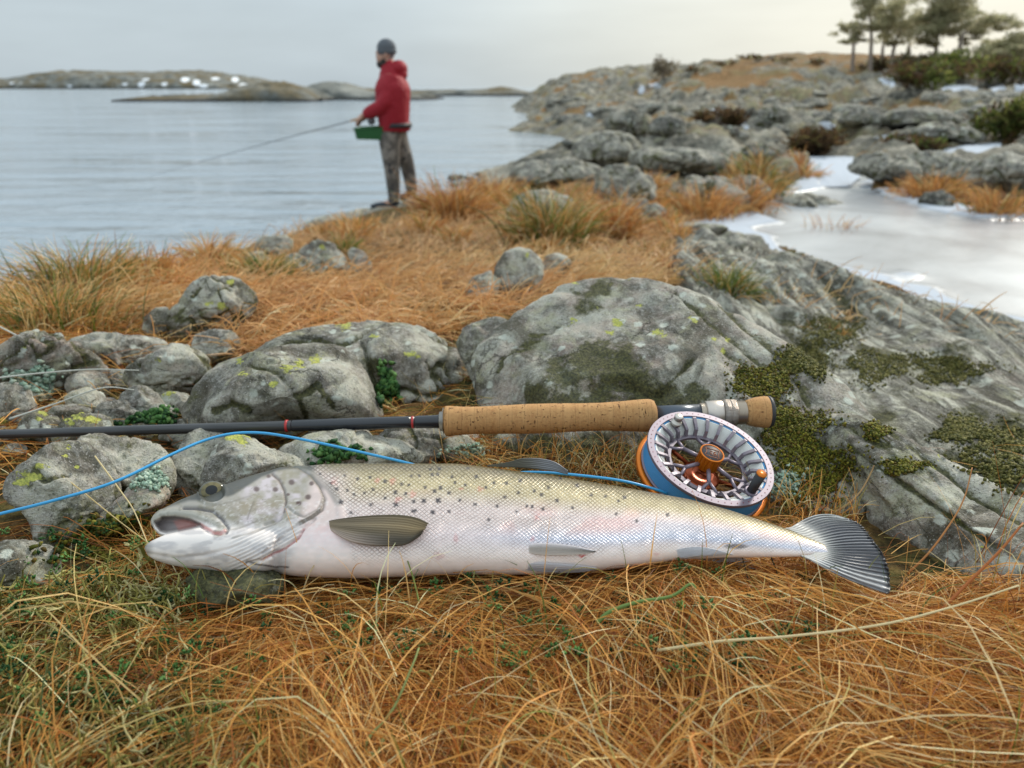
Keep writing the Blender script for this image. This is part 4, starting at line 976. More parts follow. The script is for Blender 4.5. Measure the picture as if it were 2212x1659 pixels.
for (sx_, sy_, r_) in [(862, 352, 26), (992, 354, 24), (1104, 306, 26), (1243, 322, 20), (1218, 410, 26), (1154, 452, 24), (1150, 445, 14), (945, 262, 18), (1080, 390, 15)]:
    paint(S(84, 62, 56), (1 - sstep(np.hypot((X - sx_), (Y - sy_) * 1.15), r_ * .5, r_ * 1.1)) * .9)
vein = np.abs(fbm(np.c_[X / 60, Y / 44, 0 * X], 5, 93))
paint(S(104, 96, 80), (1 - sstep(vein, .0, .05)) * (Y > 300) * (Y < 600) * (X > 560) * (X < 1050) * .45)
paint(S(232, 228, 226), sstep(fbm(np.c_[X / 18, Y / 14, 0 * X], 4, 94), .1, .5) * (Y > 430) * (X > 480) * .35)
for ln_, w_ in (([(845, 440), (820, 500), (800, 560)], .6), ([(700, 690), (820, 660), (980, 600), (1040, 560)], .55), ([(420, 486), (560, 470), (700, 440), (820, 400)], .4), ([(660, 640), (760, 620), (900, 560)], .45)):
    paint(S(110, 102, 90), (1 - sstep(seg_dist(X, Y, ln_), 1, 12)) * w_)  # dark shading lines on the head, painted into the skin colour
paint(S(40, 40, 40), (1 - sstep(seg_dist(X, Y, [(270, 446), (300, 430), (350, 405)]), 4, 12)) * .9)
paint(S(70, 72, 66), (1 - sstep(ed_, 1.0, 1.2)) * .6)
# spots on the flank: small dark crosses
r = np.random.default_rng(11)
SP_ = [(1377, 315, 15), (1415, 355, 18), (1445, 445, 20), (1515, 515, 14), (1300, 250, 12), (1560, 285, 15), (1645, 275, 14), (1748, 300, 17), (1665, 355, 14), (1605, 378, 13), (1487, 362, 14), (1535, 390, 13), (1470, 260, 12), (1820, 375, 19), (1748, 415, 14), (1650, 458, 15), (1822, 460, 22), (1862, 320, 14), (1912, 325, 13), (1890, 385, 15), (1945, 440, 17), (2025, 340, 15), (2015, 435, 20), (2115, 432, 24), (2130, 345, 18), (2080, 515, 18), (2190, 380, 16), (1960, 505, 12), (1930, 265, 12), (2110, 250, 14), (2060, 215, 12)]
spots = [(283.7 + a * .3135, 945.8 + b_ * .3135, c_ * .3135) for a, b_, c_ in SP_]
SPB = [(45, 160), (100, 155), (130, 130), (182, 165), (195, 190), (110, 225), (65, 268), (122, 265), (20, 310), (100, 312), (215, 262), (280, 280), (170, 310), (325, 210), (360, 190), (285, 165), (520, 290), (530, 225), (560, 240), (462, 232), (470, 180), (590, 210), (405, 250), (372, 288), (337, 345), (412, 190), (690, 295), (710, 200), (625, 265), (875, 320), (770, 240), (830, 245), (885, 265), (910, 250), (640, 170), (250, 130), (565, 300), (498, 288), (1090, 325), (960, 350), (455, 310), (240, 200)]
spots += [(882.5 + a * .5129, 945.5 + b_ * .5129, r.uniform(3.8, 5.6)) for a, b_ in SPB]
fi_ = np.where(front)[0]
for (sx_, sy_, r_) in spots:
    r_ = r_ * .92
    m_ = fi_[(np.abs(fx[fi_] - sx_) < r_ * 2.2) & (np.abs(fy[fi_] - sy_) < r_ * 2.2)]
    dx_, dy_ = fx[m_] - sx_, fy[m_] - sy_
    ang = r.uniform(-.3, .3); ca, sa = math.cos(ang), math.sin(ang)
    u_, v_ = dx_ * ca + dy_ * sa, -dx_ * sa + dy_ * ca
    cr = np.minimum(np.abs(u_ + v_), np.abs(u_ - v_)) / 1.4
    w_ = (1 - sstep(cr, r_ * .22, r_ * .55)) * (1 - sstep(np.hypot(u_, v_), r_ * .75, r_ * 1.3))
    w_ = np.maximum(w_, (1 - sstep(np.hypot(u_, v_), r_ * .3, r_ * .6)) * .9)
    paint(S(52, 46, 52), w_ * .92, m_)
paint(S(84, 74, 74), (1 - sstep(np.hypot((bx[fi_] - 1380) / 62, (by[fi_] - 458) / 14), .5, 1.05)) * .8, fi_)
# blood specks and raw patches
for (sx_, sy_, rx_, ry_, k_) in [(730, 500, 16, 9, .9), (200, 425, 10, 26, .35), (540, 335, 14, 18, .4), (300, 215, 14, 12, .4), (520, 430, 14, 14, .4), (1040, 490, 26, 8, .3), (1235, 458, 16, 5, .5), (130, 500, 30, 20, .25), (225, 215, 12, 8, .4), (1300, 350, 20, 10, .15)]:
    e_ = np.hypot((bx[fi_] - sx_) / rx_, (by[fi_] - sy_) / ry_) + fbm(np.c_[bx[fi_] / 9, by[fi_] / 9, 0 * bx[fi_]], 3, 77) * .9
    paint(S(196, 62, 58), (1 - sstep(e_, .4, 1.1)) * k_, fi_)
for (sx_, sy_) in [(1845, 425), (1935, 390), (1800, 300), (1700, 290), (1400, 300)]:
    e_ = np.hypot((hx[fi_] - sx_) / 26, (hy[fi_] - sy_) / 26) + fbm(np.c_[hx[fi_] / 16, hy[fi_] / 16, 0 * hx[fi_]], 3, 78) * .9
    paint(S(214, 120, 104), (1 - sstep(e_, .4, 1.1)) * .5, fi_)
scale_ = sstep(fx - np.interp(fy, [1000, 1040, 1100, 1160, 1240], [650, 690, 735, 748, 752]), 0, 16) * sstep(hgt, .03, .22)
_g = np.linspace(600, 1800, 600); _sz = np.interp(_g, [640, 900, 1400, 1760], [5.9, 5.6, 5.0, 4.0]); _cum = np.r_[0, np.cumsum(1 / _sz[:-1]) * (_g[1] - _g[0])]
sU = np.interp(fx, _g, _cum) + fbm(np.c_[fx / 26, fy / 20, 0 * fx], 3, 81) * .8; sV = (fy - (yt + yb) / 2) / np.interp(fx, [640, 1760], [4.3, 3.4]) + fbm(np.c_[fx / 26, fy / 20, 0 * fx + 9], 3, 82) * .8
mfish = mat('fish_skin', rough=0.26, spec=0.55); t = mfish.node_tree; b = bsdf(mfish)
U_, V_, K_ = attr(t, 'SU'), attr(t, 'SV'), attr(t, 'Scale')
# overlapping scales in staggered rows
a1 = mth(t, 'ADD', mth(t, 'MULTIPLY', U_, 0.5), mth(t, 'MULTIPLY', V_, 0.5)); a2 = mth(t, 'SUBTRACT', mth(t, 'MULTIPLY', U_, 0.5), mth(t, 'MULTIPLY', V_, 0.5))
f1 = mth(t, 'ABSOLUTE', mth(t, 'SUBTRACT', mth(t, 'FRACT', a1), 0.5)); f2 = mth(t, 'ABSOLUTE', mth(t, 'SUBTRACT', mth(t, 'FRACT', a2), 0.5))
edge = mth(t, 'MAXIMUM', f1, f2)                       # 0.5 on the scale borders
border = mth(t, 'MULTIPLY', mapr(t, edge, 0.33, 0.48), K_)
cen = mth(t, 'MULTIPLY', mapr(t, edge, 0.36, 0.10), K_)
cell = N(t, 'ShaderNodeTexWhiteNoise', noise_dimensions='2D'); cv = N(t, 'ShaderNodeCombineXYZ')
lk(t, mth(t, 'FLOOR', a1), cv.inputs[0]); lk(t, mth(t, 'FLOOR', a2), cv.inputs[1]); lk(t, cv.outputs[0], cell.inputs['Vector'])
c = attr(t, 'Col', True)
dark = mixc(t, 1.0, c, (0.22, 0.19, 0.18), 'MULTIPLY')
bw = N(t, 'ShaderNodeRGBToBW'); lk(t, c, bw.inputs[0])
brt = mixc(t, mapr(t, bw.outputs[0], .12, .4, 0.03, .42), c, (0.90, 0.88, 0.84))
c = mixc(t, mth(t, 'MULTIPLY', cen, mapr(t, cell.outputs['Value'], 0, 1, .25, 1.0)), c, brt)
c = mixc(t, mth(t, 'MULTIPLY', mth(t, 'MULTIPLY', border, attr(t, 'Edge')), mapr(t, noise_tex(t, pos(t), 60, 5, .7), .38, .62, .12, .95)), c, dark)
lk(t, c, b.inputs['Base Color'])
lk(t, mth(t, 'MULTIPLY', K_, 0.18), b.inputs['Metallic'])
lk(t, mth(t, 'ADD', mth(t, 'MULTIPLY', K_, 0.12), 0.04), b.inputs['Coat Weight']); lk(t, mapr(t, K_, 0, 1, .40, .33), b.inputs['Roughness']); b.inputs['Coat Roughness'].default_value = 0.10
hh = mth(t, 'ADD', mth(t, 'MULTIPLY', border, -1.0), mth(t, 'MULTIPLY', noise_tex(t, pos(t), 90, 3), 0.5))
bump(t, b, hh, 0.5, 0.0006)
EdgeA = lerp(.62, 1.0, sstep(hgt, .42, .72)) * lerp(1, .75, tailf)
fish = empty('sea_trout', (0.0, 0.54, 1.40))
fish['label'] = 'silver sea trout with dark cross-shaped spots lying on its side on the straw, mouth open'
fish['category'] = 'fish'
faces = np.empty(len(fm.loops), np.int32); fm.loops.foreach_get('vertex_index', faces)
body = obj('body', FV2, faces.reshape(-1, 4), mfish, fish, attrs={'Col': np.clip(C1, 0, 1), 'SU': sU, 'SV': sV, 'Scale': np.where(front, scale_, 0), 'Edge': EdgeA})
FBVH = BVHTree.FromPolygons([Vector(q) for q in FV2[::1]], faces.reshape(-1, 4).tolist())
def on_fish(px, py, off=0.0):
    d = Vector(ray(px, py)); d.normalize()
    h_ = FBVH.ray_cast(Vector(CAM), d)[0]
    return None if h_ is None else np.array(h_) - np.array(d) * off
# --- eye
ec = on_fish(283.7 + EYE[0] * .3135, 945.8 + EYE[1] * .3135)
ed = (CAM - ec) / np.linalg.norm(CAM - ec)
en = np.array([0.0, -0.30, 0.954]); en = (en + ed * 1.6); en /= np.linalg.norm(en)
eu = np.cross(np.array([0, 0, 1.0]), en); eu /= np.linalg.norm(eu); ev = np.cross(en, eu)
er = 0.0098
th = np.linspace(0, math.pi / 2, 22); ph_ = np.linspace(0, 2 * math.pi, 40, endpoint=False)
rr = np.sin(th)[:, None] * er; zz = np.cos(th)[:, None] * er * 0.42
vv = ec + en * 0.0022 + (rr * np.cos(ph_))[..., None] * eu + (rr * 0.86 * np.sin(ph_))[..., None] * ev + (zz + 0 * ph_)[..., None] * en
vv = vv.reshape(-1, 3)
rn = np.repeat(np.sin(th), 40)
an_ = np.tile(ph_, 22)
cc = np.where((rn < .50)[:, None], S(8, 10, 14)[None], S(112, 102, 66)[None])
cc = np.where(((rn > .50) & (rn < .56))[:, None], S(180, 170, 120)[None], cc)
cc = np.where((rn > .80)[:, None], S(96, 94, 80)[None], cc)
cc = cc * (1 - .25 * (np.sin(an_ * 7) > .5) * (rn > .56))[:, None]
me_ = col_mat('fish_eye', 0.05, 0.45); bsdf(me_).inputs['Coat Weight'].default_value = 0.0
obj('eye', vv, grid_faces(22, 40, True), me_, fish, attrs={'Col': cc})
# --- fins: thin sheets between a leading and a trailing polyline
def fin_mat(name):
    m = mat(name, rough=0.3, spec=0.5); t = m.node_tree; b = bsdf(m)
    c = attr(t, 'Col', True); k = attr(t, 'Ray')
    nn = noise_tex(t, pos(t), 160, 3, .6)
    st = mth(t, 'ABSOLUTE', mth(t, 'SUBTRACT', mth(t, 'FRACT', mth(t, 'ADD', k, mth(t, 'MULTIPLY', nn, .5))), 0.5))
    c = mixc(t, mapr(t, st, .12, .42), c, mixc(t, 1.0, c, attr(t, 'Dk', True), 'MULTIPLY'))
    lk(t, c, b.inputs['Base Color']); bump(t, b, st, 0.25, 0.0003)
    tr = N(t, 'ShaderNodeBsdfTranslucent'); lk(t, c, tr.inputs[0])
    ms = N(t, 'ShaderNodeMixShader'); ms.inputs[0].default_value = .25
    lk(t, b.outputs[0], ms.inputs[1]); lk(t, tr.outputs[0], ms.inputs[2]); lk(t, ms.outputs[0], t.nodes['Material Output'].inputs[0])
    return m
FM = fin_mat('fin_skin')
def fin(name, A_, B_, lift, colfn, rays=14, n=40, m=30, dk=(.45, .4, .4), tdef=None, rootlift=-0.002, wob=0.0006, label=None):
    """A_ -> B_ : corresponding polylines; rows run from A_ (k=0) to B_ (k=1), each polyline from root to tip"""
    s = np.linspace(0, 1, n)
    a = smooth_path(A_, n); bb = smooth_path(B_, n)
    k = np.linspace(0, 1, m)
    Q = a[:, None] * (1 - k)[None, :, None] + bb[:, None] * k[None, :, None]
    V = np.zeros((n, m, 3)); last = None
    jg = fbm(np.c_[k * rays * 1.6, 0 * k, 0 * k], 3, 7) * .05 - .03 * np.abs(np.sin(k * rays * math.pi))
    Q = Q + (Q - Q[int(n * .6)][None]) * (jg[None, :, None] * sstep(s, .7, 1)[:, None, None])
    for i in range(n):
        for j in range(m):
            h_ = on_fish(*Q[i, j])
            if h_ is None:
                t_ = tdef if tdef is not None else last
            else:
                t_ = proj(h_)[2]; last = t_
                if tdef is not None: t_ = min(t_, tdef + .02)
            V[i, j, 0] = t_
    tt = V[..., 0]
    for _ in range(14):
        tp = np.pad(tt, 1, mode='edge'); tt = (tp[:-2, 1:-1] + tp[2:, 1:-1] + tp[1:-1, :-2] + tp[1:-1, 2:] + 2 * tt) / 6
    lf = lerp(rootlift, lift, sstep(s, 0, .35))[:, None] + 0 * k[None]
    lf = lf + wob * np.sin(k * rays * 2 * math.pi)[None] * sstep(s, .05, .3)[:, None]
    V = P(Q[..., 0], Q[..., 1], tt - lf)
    S_, K2 = np.meshgrid(s, k, indexing='ij')
    cc = colfn(S_, K2, Q)
    o = obj(name, V.reshape(-1, 3), grid_faces(n, m), FM, fish, attrs={'Col': cc.reshape(-1, 3), 'Ray': (K2 * rays).ravel(), 'Dk': np.broadcast_to(np.array(dk), (n * m, 3))})
    so_ = o.modifiers.new('thick', 'SOLIDIFY'); so_.thickness = 0.0007
    if label: o['label'] = label
    return o
def pcol(s, k, q):
    c = lerp(S(158, 140, 112), S(168, 144, 102), sstep(s, .2, .9)[..., None])
    c = lerp(c, S(80, 70, 46), (1 - sstep(k, 0, .10))[..., None])
    c = lerp(c, S(84, 76, 60), (sstep(k, .42, .72) * sstep(s, .2, .5))[..., None] * .9)
    return lerp(c, S(222, 200, 186), (sstep(k, .55, .9) * (1 - sstep(s, .25, .75)))[..., None] * .8)
fin('pectoral_fin', ZH((1322, 588), (1400, 563), (1600, 538), (1800, 529), (1930, 541), (2010, 568), (2050, 592)), ZH((1324, 598), (1400, 655), (1500, 712), (1620, 740), (1760, 746), (1890, 736), (1990, 676)), 0.007, pcol, rays=13, dk=(.62, .58, .52))
def dcol(s, k, q): return lerp(S(120, 116, 98), S(166, 168, 172), sstep(s, .35, .7)[..., None])
fin('dorsal_fin', ZB((330, 116), (420, 102), (480, 86), (560, 88), (620, 104), (672, 140)), ZB((330, 122), (440, 124), (500, 128), (560, 134), (620, 142), (672, 152)), 0.0, dcol, rays=6, tdef=.645, m=16)
def vcol(s, k, q): return lerp(S(236, 228, 228), S(214, 202, 190), sstep(k, .0, .5)[..., None])
fin('pelvic_fin', ZB((455, 462), (540, 446), (620, 448), (700, 458), (785, 478)), ZB((455, 470), (540, 492), (640, 496), (720, 491), (788, 482)), 0.003, vcol, rays=8, m=16, dk=(.9, .88, .88))
def vcol2(s, k, q): return lerp(S(222, 216, 218), S(176, 172, 176), sstep(k, .2, .9)[..., None])
fin('pelvic_fin', ZB((440, 540), (540, 528), (620, 532), (700, 538), (790, 552)), ZB((440, 546), (540, 563), (640, 569), (720, 567), (792, 556)), 0.003, vcol2, rays=8, m=14, dk=(.85, .85, .87))
def acol(s, k, q): return lerp(S(238, 238, 242), S(244, 244, 246), sstep(s, .4, .9)[..., None])
fin('anal_fin', ZB((1085, 490), (1150, 466), (1235, 460), (1330, 480), (1420, 512), (1466, 550)), ZB((1090, 496), (1160, 505), (1240, 515), (1330, 528), (1410, 546), (1466, 551)), 0.004, acol, rays=10, dk=(.82, .83, .87), tdef=.605)
def tcol(s, k, q):
    c = lerp(S(214, 212, 206), S(146, 146, 150), sstep(s, .0, .45)[..., None])
    c = lerp(c, S(214, 214, 214), (1 - sstep(np.abs(k - .93), .0, .09))[..., None] * .85)
    c = lerp(c, S(226, 226, 220), ((1 - sstep(k, .0, .30)) * sstep(s, .2, .5) * (1 - sstep(s, .86, .95)))[..., None] * .75)
    c = lerp(c, S(48, 48, 52), (sstep(s, .9, .99))[..., None] * .75)
    return c
ROOT = ZB((1612, 376), (1660, 395), (1705, 425), (1735, 455), (1742, 480), (1728, 500), (1690, 512)); OUT = ZB((1832, 338), (1895, 362), (1930, 395), (1962, 440), (2002, 495), (2026, 565), (2030, 658))
def tail():
    n, m = 60, 110
    r0 = smooth_path(ROOT, m); r1 = smooth_path(OUT, m); s = np.linspace(-.12, 1, n); k = np.linspace(0, 1, m)
    # leading edges bulge a little outward
    Q = r0[None] * (1 - s)[:, None, None] + r1[None] * s[:, None, None]
    Q[..., 1] += (np.sin(np.clip(s, 0, 1) * math.pi)[:, None] * (-17 * (1 - k) ** 2 + 6 * k ** 2)[None])
    jag = fbm(np.c_[k * 60, 0 * k, 0 * k], 2, 5) * 5 - 5 * np.abs(np.sin(k * 26))
    Q[-1, :, 0] += jag
    c0 = plane_pt(Q[..., 0], Q[..., 1], ZC - 0.004)
    zl = ZC + 0.001 + 0.004 * np.sin(k * 3.1 + .3)[None] * sstep(s, 0, 1)[:, None] - 0.012 * sstep(s, .3, 1)[:, None] * sstep(k, .55, 1)[None] + 0.0007 * np.sin(k * 24 * 2 * math.pi)[None] * sstep(s, 0, .3)[:, None]
    V = plane_pt(Q[..., 0], Q[..., 1], zl)
    S_, K2 = np.meshgrid(np.clip(s, 0, 1), k, indexing='ij')
    o = obj('tail_fin', V.reshape(-1, 3), grid_faces(n, m), FM, fish, attrs={'Col': tcol(S_, K2, Q).reshape(-1, 3), 'Ray': (K2 * 22).ravel(), 'Dk': np.broadcast_to(np.array((.46, .45, .46)), (n * m, 3))})
    o.modifiers.new('thick', 'SOLIDIFY').thickness = 0.0009
tail()
# ------------------------------------------------------------------ fly rod
TR = 0.772
def axis_pt(px, dy=0.0, t=TR):
    return P(px, np.interp(px, [-900, 0, 900, 1187, 1416, 1667], [964, 938, 910, 902, 896.5, 889.5]) + dy, t)
def px2m(w, t=TR): return w * t / F
p0 = axis_pt(0); p1 = axis_pt(1667)
RD = (p1 - p0) / np.linalg.norm(p1 - p0)
def s_of(px): return float(np.dot(axis_pt(px) - p0, RD))
def rodlathe(prof, m=40):
    """(px along the rod, half width in px)"""
    return lathe([(s_of(a), px2m(b_)) for a, b_ in prof], p0, p0 + RD, m)
rod = empty('fly_rod', p0 + RD * s_of(1187))
tag(rod, 'fly rod with a cork grip resting on the stones above the fish', 'fishing rod')
mb = mat('rod_blank', (0.028, 0.029, 0.031), 0.30, 0.0, 0.6); t = mb.node_tree
b = bsdf(mb); lk(t, mixc(t, mapr(t, noise_tex(t, scaled(t, pos(t), (20, 900, 900)), 1.0, 3), .35, .65), (0.022, .023, .025), (0.05, .05, .052)), b.inputs['Base Color'])
v, f = rodlathe([(-2600, 6), (-900, 8.5), (0, 10), (620, 11.5), (959, 13)])
obj('blank', v, f, mb, rod)
mw = mat('red_thread', (0.45, 0.03, 0.03), .35)
for a in (617, 889):
    v, f = rodlathe([(a, 11.7), (a + .5, 13.4), (a + 5, 13.4), (a + 5.5, 11.7)]); obj('winding', v, f, mw, rod)
mblk = mat('rod_wraps', (0.018, 0.02, 0.026), .18, spec=.6)
v, f = rodlathe([(630, 11.6), (634, 12.9), (884, 13.4), (886, 12.6)]); obj('thread_wrap', v, f, mblk, rod)
v, f = rodlathe([(896, 12.8), (900, 13.6), (945, 14.2), (952, 17)]); obj('thread_wrap', v, f, mblk, rod)
ms = mat('brushed_metal', (0.55, 0.51, 0.46), .32, .9)
v, f = rodlathe([(949, 14), (950, 21), (957, 22), (958, 30)]); obj('winding_check', v, f, ms, rod)
mc = mat('cork', rough=.75, spec=.25); t = mc.node_tree; b = bsdf(mc)
ob = N(t, 'ShaderNodeTexCoord').outputs['Object']
ring = noise_tex(t, scaled(t, ob, (95, 0.01, 0.01)), 1.0, 3, .6)
fine = noise_tex(t, ob, 420, 4, .7)
c = mixc(t, mapr(t, ring, .3, .7), (0.36, 0.165, 0.06), (0.56, 0.31, 0.13))
c = mixc(t, mapr(t, fine, .4, .7), c, (0.56, 0.31, 0.12))
pit = noise_tex(t, scaled(t, ob, (150, 480, 480)), 1.0, 3, .62, .4)
pit2 = noise_tex(t, scaled(t, ob, (620, 110, 110)), 1.0, 3, .6, .3)
pf = mth(t, 'MAXIMUM', mapr(t, pit, .63, .67), mth(t, 'MAXIMUM', mapr(t, pit2, .64, .68), 0.0))
c = mixc(t, pf, c, (0.075, 0.03, 0.012))
# the glued cork discs
dsc = mth(t, 'ABSOLUTE', mth(t, 'SUBTRACT', mth(t, 'FRACT', mth(t, 'MULTIPLY', sepx(t, ob), 80.0)), .5))
c = mixc(t, mapr(t, dsc, .47, .5, 0, .55), c, (0.16, 0.08, 0.03))
lk(t, c, b.inputs['Base Color'])
bump(t, b, mth(t, 'ADD', mth(t, 'MULTIPLY', pf, -1), mth(t, 'MULTIPLY', fine, .3)), .6, .0008)
gp = [(958, 24), (959.5, 31.5), (964, 33.2), (975, 32.4), (1000, 30.4), (1040, 29.6), (1080, 30.6), (1140, 32.2), (1200, 32.0), (1250, 30.4), (1300, 30.2), (1345, 32.4), (1385, 35.2), (1402, 35.4), (1411, 33.4), (1416, 29), (1417.5, 20)]
gp = np.array(gp); gq = np.interp(np.linspace(958, 1417.5, 90), gp[:, 0], gp[:, 1])
v, f = rodlathe(list(zip(np.r_[958, np.linspace(958, 1417.5, 90)[1:-1], 1417.5], gq)), 48); obj('cork_grip', v, f, mc, rod)
msl = mat('reel_seat_slate', (0.075, 0.09, 0.115), .28, .35)
v, f = rodlathe([(1414, 20.5), (1516, 21.5)]); obj('reel_seat', v, f, msl, rod)
mth_ = mat('bronze_thread', (0.48, 0.40, 0.32), .35, .85)
pr = []
for k in range(6): pr += [(1512 + k * 3.6, 22), (1513.6 + k * 3.6, 24), (1515 + k * 3.6, 22)]
v, f = rodlathe(pr); obj('seat_thread', v, f, mth_, rod)
mhd = mat('champagne_metal', (0.60, 0.53, 0.47), .36, .8)
v, f = rodlathe([(1523, 24), (1525, 27.5), (1558, 28.5), (1560, 26)]); obj('sliding_hood', v, f, mhd, rod)
mkn = mat('knurled_metal', (0.42, 0.36, 0.31), .35, .9); t = mkn.node_tree; ob = N(t, 'ShaderNodeTexCoord').outputs['Object']
bump(t, bsdf(mkn), voro(t, ob, 900, 'F1', .2).outputs['Distance'], .9, .001)
v, f = rodlathe([(1560, 26), (1561, 29.5), (1574, 29.8), (1575, 28.6), (1576, 29.8), (1588, 29), (1589, 26)]); obj('lock_ring', v, f, mkn, rod)
pr = []
for k in range(7): pr += [(1588 + k * 3.2, 21.5), (1589.4 + k * 3.2, 25.5), (1590.8 + k * 3.2, 21.5)]
v, f = rodlathe(pr); obj('seat_thread', v, f, mth_, rod)
mc2 = mc
v, f = rodlathe([(1609, 22), (1611, 25.5), (1618, 28.5), (1632, 32.2), (1646, 34), (1655, 34.2), (1658, 33.8)], 48); obj('butt_cork', v, f, mc2, rod)
mcap = mat('butt_cap_rubber', (0.03, 0.03, 0.033), .5)
v, f = rodlathe([(1657, 33.9), (1662, 34.4), (1666, 32), (1668, 25), (1668.4, 2)], 48); obj('butt_cap', v, f, mcap, rod)

# ------------------------------------------------------------------ reel
RT = 0.70
RC = P(1535.5, 984.5, RT)
d = ray(1535.5, 984.5); d = d / np.linalg.norm(d)
rt = np.cross(d, [0, 0, 1.0]); rt /= np.linalg.norm(rt); upi = np.cross(rt, d)
ang = math.radians(21)
e1 = math.cos(ang) * rt - math.sin(ang) * upi
mi = math.sin(ang) * rt + math.cos(ang) * upi
n_ = -0.615 * d + 0.788 * mi; n_ /= np.linalg.norm(n_)
e2 = np.cross(n_, e1)
RR_ = 141.5 * RT / F
RB = np.stack([e1, e2, n_], 1)
def L(p): return RC + (np.asarray(p, float) * RR_) @ RB.T
reel = empty('fly_reel', L((0, 0, -.47)))
tag(reel, 'large arbor fly reel with orange hub and blue line lying behind the fish', 'fishing reel')
mo = mat('orange_anodised', (0.62, 0.17, 0.012), .28, .55)
ml = mat('lilac_anodised', (0.20, 0.165, 0.205), .42, .35)
mli = mat('rib_anodised', (0.17, 0.145, 0.175), .42, .35)
def lring(prof, m=96, closed=True):
    v, f = lathe([(z, r_) for r_, z in prof], (0, 0, 0), (0, 0, 1), m, closed); return L(v), f
v, f = lring([(.895, 0), (.995, 0), (1.0, -.012), (1.0, -.045), (.99, -.055), (.90, -.055), (.89, -.04), (.89, -.01)]); rim = obj('spool_rim', v, f, ml, reel, smooth=False)
mpin = mat('rim_hole', (0.20, 0.02, 0.03), .5)
lst = []
for k in range(60):
    a = 2 * math.pi * k / 60
    v, f = lathe([(0.004, .0001), (0.004, .0085), (-.01, .0085)], (.948 * math.cos(a), .948 * math.sin(a), 0), (.948 * math.cos(a), .948 * math.sin(a), 1), 10)
    lst.append((L(v), f))
v, f = cat_meshes(lst); obj('rim_hole', v, f, mpin, rim, smooth=False)['kind'] = 'stuff'
# backing and fly line on the spool
mwb = mat('white_backing', (0.82, 0.82, 0.78), .5)
def wound(name, r0, r1, z0, z1, m_, turns, amp=.006):
    pr = []
    for k in range(turns * 4 + 1):
        q = k / (turns * 4); ph = (k % 4)
        pr.append((lerp(r0, r1, q) + (amp if ph == 2 else amp * .7 if ph in (1, 3) else 0), lerp(z0, z1, q)))
    v, f = lathe([(z, r_) for r_, z in pr], (0, 0, 0), (0, 0, 1), 96)
    f = [q for q in f if len(q) == 4]
    o = obj(name, L(v), f, m_, reel); o.modifiers.new('thick', 'SOLIDIFY').thickness = 0.0012
    return o
wound('backing', .865, .675, -.03, -.215, mwb, 16, -.011)
mbl = mat('blue_line', (0.055, 0.27, 0.55), .35, 0, .5)
wound('backing_edge', .885, .86, -.02, -.04, mbl, 2)
for z0, z1, rr2 in ((-.06, -.335, .925),):
    wound('wound_line', rr2, rr2 * .985, z0, z1, mbl, 10, .035)
v, f = lring([(.86, -.335), (.985, -.335), (.99, -.35), (.985, -.365), (.86, -.365)]); obj('spool_flange', v, f, ml, reel)
v, f = lring([(.93, -.37), (1.035, -.37), (1.055, -.39), (1.05, -.45), (1.02, -.47), (.93, -.47)]); obj('frame_rim', v, f, mo, reel)
v, f = lring([(.30, -.43), (.30, -.46), (.02, -.46), (.02, -.40), (.20, -.40), (.24, -.41), (.28, -.41)], 64); fh = obj('frame_hub', v, f, mat('dark_orange_anodised', (0.28, 0.05, 0.012), .25, .6), reel)
for k in range(5):
    a = 2 * math.pi * (k + .2) / 5
    c0 = np.array([math.cos(a), math.sin(a), 0])
    pts = [c0 * .28 + [0, 0, -.435], c0 * .95 + [0, 0, -.44]]
    v, f = tube(pts, .035, 8); obj('frame_spoke', L(v), f, mo if False else fh.data.materials[0], reel)
# ribs: one mesh, 24 copies
rp = np.array([(.905, -.012), (.86, -.008), (.75, -.035), (.69, -.055), (.655, -.075), (.63, -.14), (.595, -.205)])
rpi = np.array([(.905, -.05), (.85, -.055), (.765, -.075), (.715, -.095), (.69, -.11), (.67, -.16), (.635, -.215)])
def rib_mesh(a):
    c0 = np.array([math.cos(a), math.sin(a)]); tn = np.array([-math.sin(a), math.cos(a)])
    V = []
    for (r_, z), (r2, z2), w_ in zip(rp, rpi, (.036, .027, .024, .024, .024, .024, .024)):
        for rr_, zz_, sg in ((r_, z, -1), (r_, z, 1), (r2, z2, 1), (r2, z2, -1)):
            q = c0 * rr_ + tn * w_ * sg; V.append((q[0], q[1], zz_))
    f = [tuple(q) for q in grid_faces(len(rp), 4, True)] + [(0, 1, 2, 3), (27, 26, 25, 24)]
    return np.array(V), f
for k in range(24):
    a = 2 * math.pi * (k + .35) / 24
    if k in (22,): pass
    v, f = rib_mesh(a); obj('rib', L(v), f, mli, reel, smooth=False)
v, f = lring([(.57, -.18), (.64, -.18), (.64, -.22), (.57, -.22)]); obj('arbor_ring', v, f, mli, reel, smooth=False)
for k in range(6):
    a = math.radians(-68 + 60 * k); c0 = np.array([math.cos(a), math.sin(a), 0]); tn = np.array([-math.sin(a), math.cos(a), 0])
    arm = [tube([c0 * .12 + [0, 0, -.13], c0 * .42 + [0, 0, -.17]], .034, 6)]
    for sg in (-1, 1): arm.append(tube([c0 * .41 + [0, 0, -.17], c0 * .50 + tn * .07 * sg + [0, 0, -.185], c0 * .60 + tn * .13 * sg + [0, 0, -.20]], .028, 6))
    v, f = cat_meshes(arm); obj('spoke', L(v), f, ml, reel)
